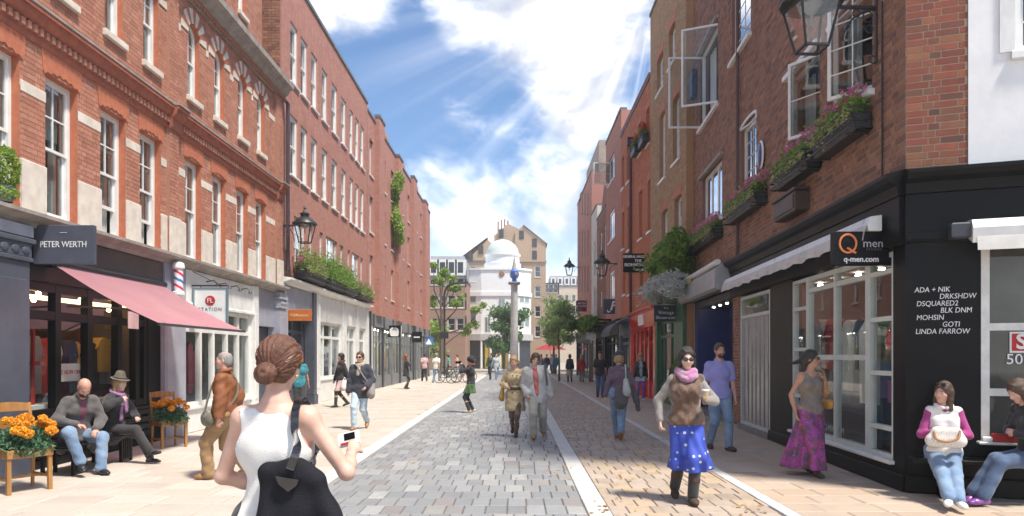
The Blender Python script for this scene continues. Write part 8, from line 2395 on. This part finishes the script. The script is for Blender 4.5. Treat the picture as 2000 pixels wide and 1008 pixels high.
# right-hand side
o, J, g = walker('woman in plum top and navy beanie walking away on the brown pavers', 1209, 858, -4, 1.68, False, C_PLUM, C_JEAN, L_TAN, SK_FAIR, H_BLONDE, 'bob', .26, hem=-.06, fit=.022, lfit=.022, hat='beanie', hands=[(-.27, .02, .84), (.20, .10, .96)], feet=[(-.03, .26, .085), (.02, -.26, .17)], toes=[(0, 1, 0), (0, 1, -.9)])
bag('backpack', 'grey sack and folded jacket over the shoulder of the woman in the beanie', g[0], g[1], -4, [cap((.14, -.15, .93), (.12, -.15, 1.16), .085, .05, ((0, 1, 0), 1.3))], C_LGREY, .012, [sweep([(.12, -.14, 1.16), (.12, -.10, 1.38), (.12, .0, 1.46), (.14, .1, 1.3)])], rs=.016)
t = thing('folded_jacket', (0, 0, 0), 0, 'dark olive jacket hanging over the arm of the woman in the beanie', 'jacket'); t.matrix_basis = place(g[0], g[1], -4)
sculpt('cloth', [cap((.17, -.08, 1.15), (.02, -.12, .72), .10, .13, ((0, 1, 0), 1.6)), cap((.20, -.02, 1.12), (.34, -.04, .78), .07, .055), cap((.34, -.04, .78), (.37, -.02, .60), .055, .045)], .012, C_CHAR, t, .05, (), crumple(.010, 77))
walker('bearded man in black T-shirt and dark jeans walking towards the camera', 1172, 776, 176, 1.76, True, C_BLACK, C_JEAND, L_BROWN, SK_TAN, H_DARK, 'short', .1, sleeve=.65)
walker('woman in black leather jacket and purple leggings by the red shop', 1251, 782, 178, 1.70, False, L_BLACK, C_PURL, M('shoe_white', (.7, .68, .66), None, 6, .5), SK_FAIR, H_BLONDE, 'long', .14, hem=-.05, lfit=.005, glasses=True, shirt=C_PALE, skirt_=(C_PALE, .70, .17))
o, J, g = walker('woman in dark top and pale skirt with a rucksack walking away', 1113, 747, 5, 1.68, False, C_NAVY, C_TIGHTS, L_BLACK, SK_FAIR, H_BROWN, 'bob', .16, skirt_=(C_KHAKI, .42, .2), lfit=.004)
bag('backpack', 'black rucksack worn by the woman in pale skirt', g[0], g[1], 5, [cap((0, -.17, 1.0), (0, -.17, 1.22), .14, .12, ((0, 1, 0), 1.5))], C_BLACK, .022)
walker('woman in red coat walking away beside the black shops', 1136, 746, -8, 1.68, False, C_REDC, C_GREY, L_BLACK, SK_FAIR, H_BLONDE, 'long', .16, hem=-.2, flare=.03)
for px, py, c, lab in ((1068, 731, C_NAVY, 'person in navy by the red parasol'), (1078, 730, C_PINKS, 'person in pink by the red parasol'), (1086, 731, C_TEAL, 'person in teal behind the airy street tree'), (1057, 733, C_GREY, 'person in grey beyond the couple')):
    walker(lab, px, py, 150, 1.7, px % 2 == 0, c, C_JEAND, L_BLACK, SK_FAIR, H_BROWN, 'short', .15)
# ------------------------------------------------------------------ leaf litter
P = []
for px, py, n in ((1100, 922, 16), (1180, 990, 18), (1300, 860, 14), (1470, 1000, 16), (1120, 800, 10), (1340, 900, 8), (1010, 930, 5), (1230, 940, 8), (800, 900, 4)):
    g = gnd(px, py); P.append(np.stack([g[0] + rnp.normal(size=n) * .12, g[1] + rnp.normal(size=n) * .3, np.full(n, .006) + rnp.random(n) * .006], 1))
P = np.concatenate(P); n = len(P); a = rnp.random(n) * 6.28; s_ = .018 + rnp.random(n) * .022
c, d = np.cos(a)[:, None] * s_[:, None], np.sin(a)[:, None] * s_[:, None]
e1 = np.concatenate([c, d, 0 * c], 1); e2 = np.concatenate([-d, c, .15 * np.abs(c) + .002], 1) * .6
link('fallen_leaves', mesh_np('fallen_leaves', np.stack([P - e1, P + e2, P + e1, P - e2], 1).reshape(-1, 3) + [0, 0, .006], np.arange(n * 4).reshape(-1, 4), rnp.random(n)), leaf_mat('dry_leaf', [(0, (.45, .24, .05)), (.5, (.35, .16, .04)), (1, (.55, .36, .09))], .2), None, 'stuff')['label'] = 'scattered dry yellow leaves on the brown pavers'

# ------------------------------------------------------------------ air
hz = ob('haze', MB().box(-120, 120, -62, 218, -1, 24), None)
hz['kind'] = 'stuff'
hm = bpy.data.materials.new('haze_air'); hm.use_nodes = True
T = NT(hm.node_tree); T.n.clear()
pv = T.node('ShaderNodeVolumePrincipled'); pv.inputs['Color'].default_value = (.96, .95, .94, 1); pv.inputs['Density'].default_value = .0014; pv.inputs['Anisotropy'].default_value = .25
mo = T.node('ShaderNodeOutputMaterial'); T.l.new(pv.outputs[0], mo.inputs['Volume'])
hz.data.materials.clear(); hz.data.materials.append(hm)
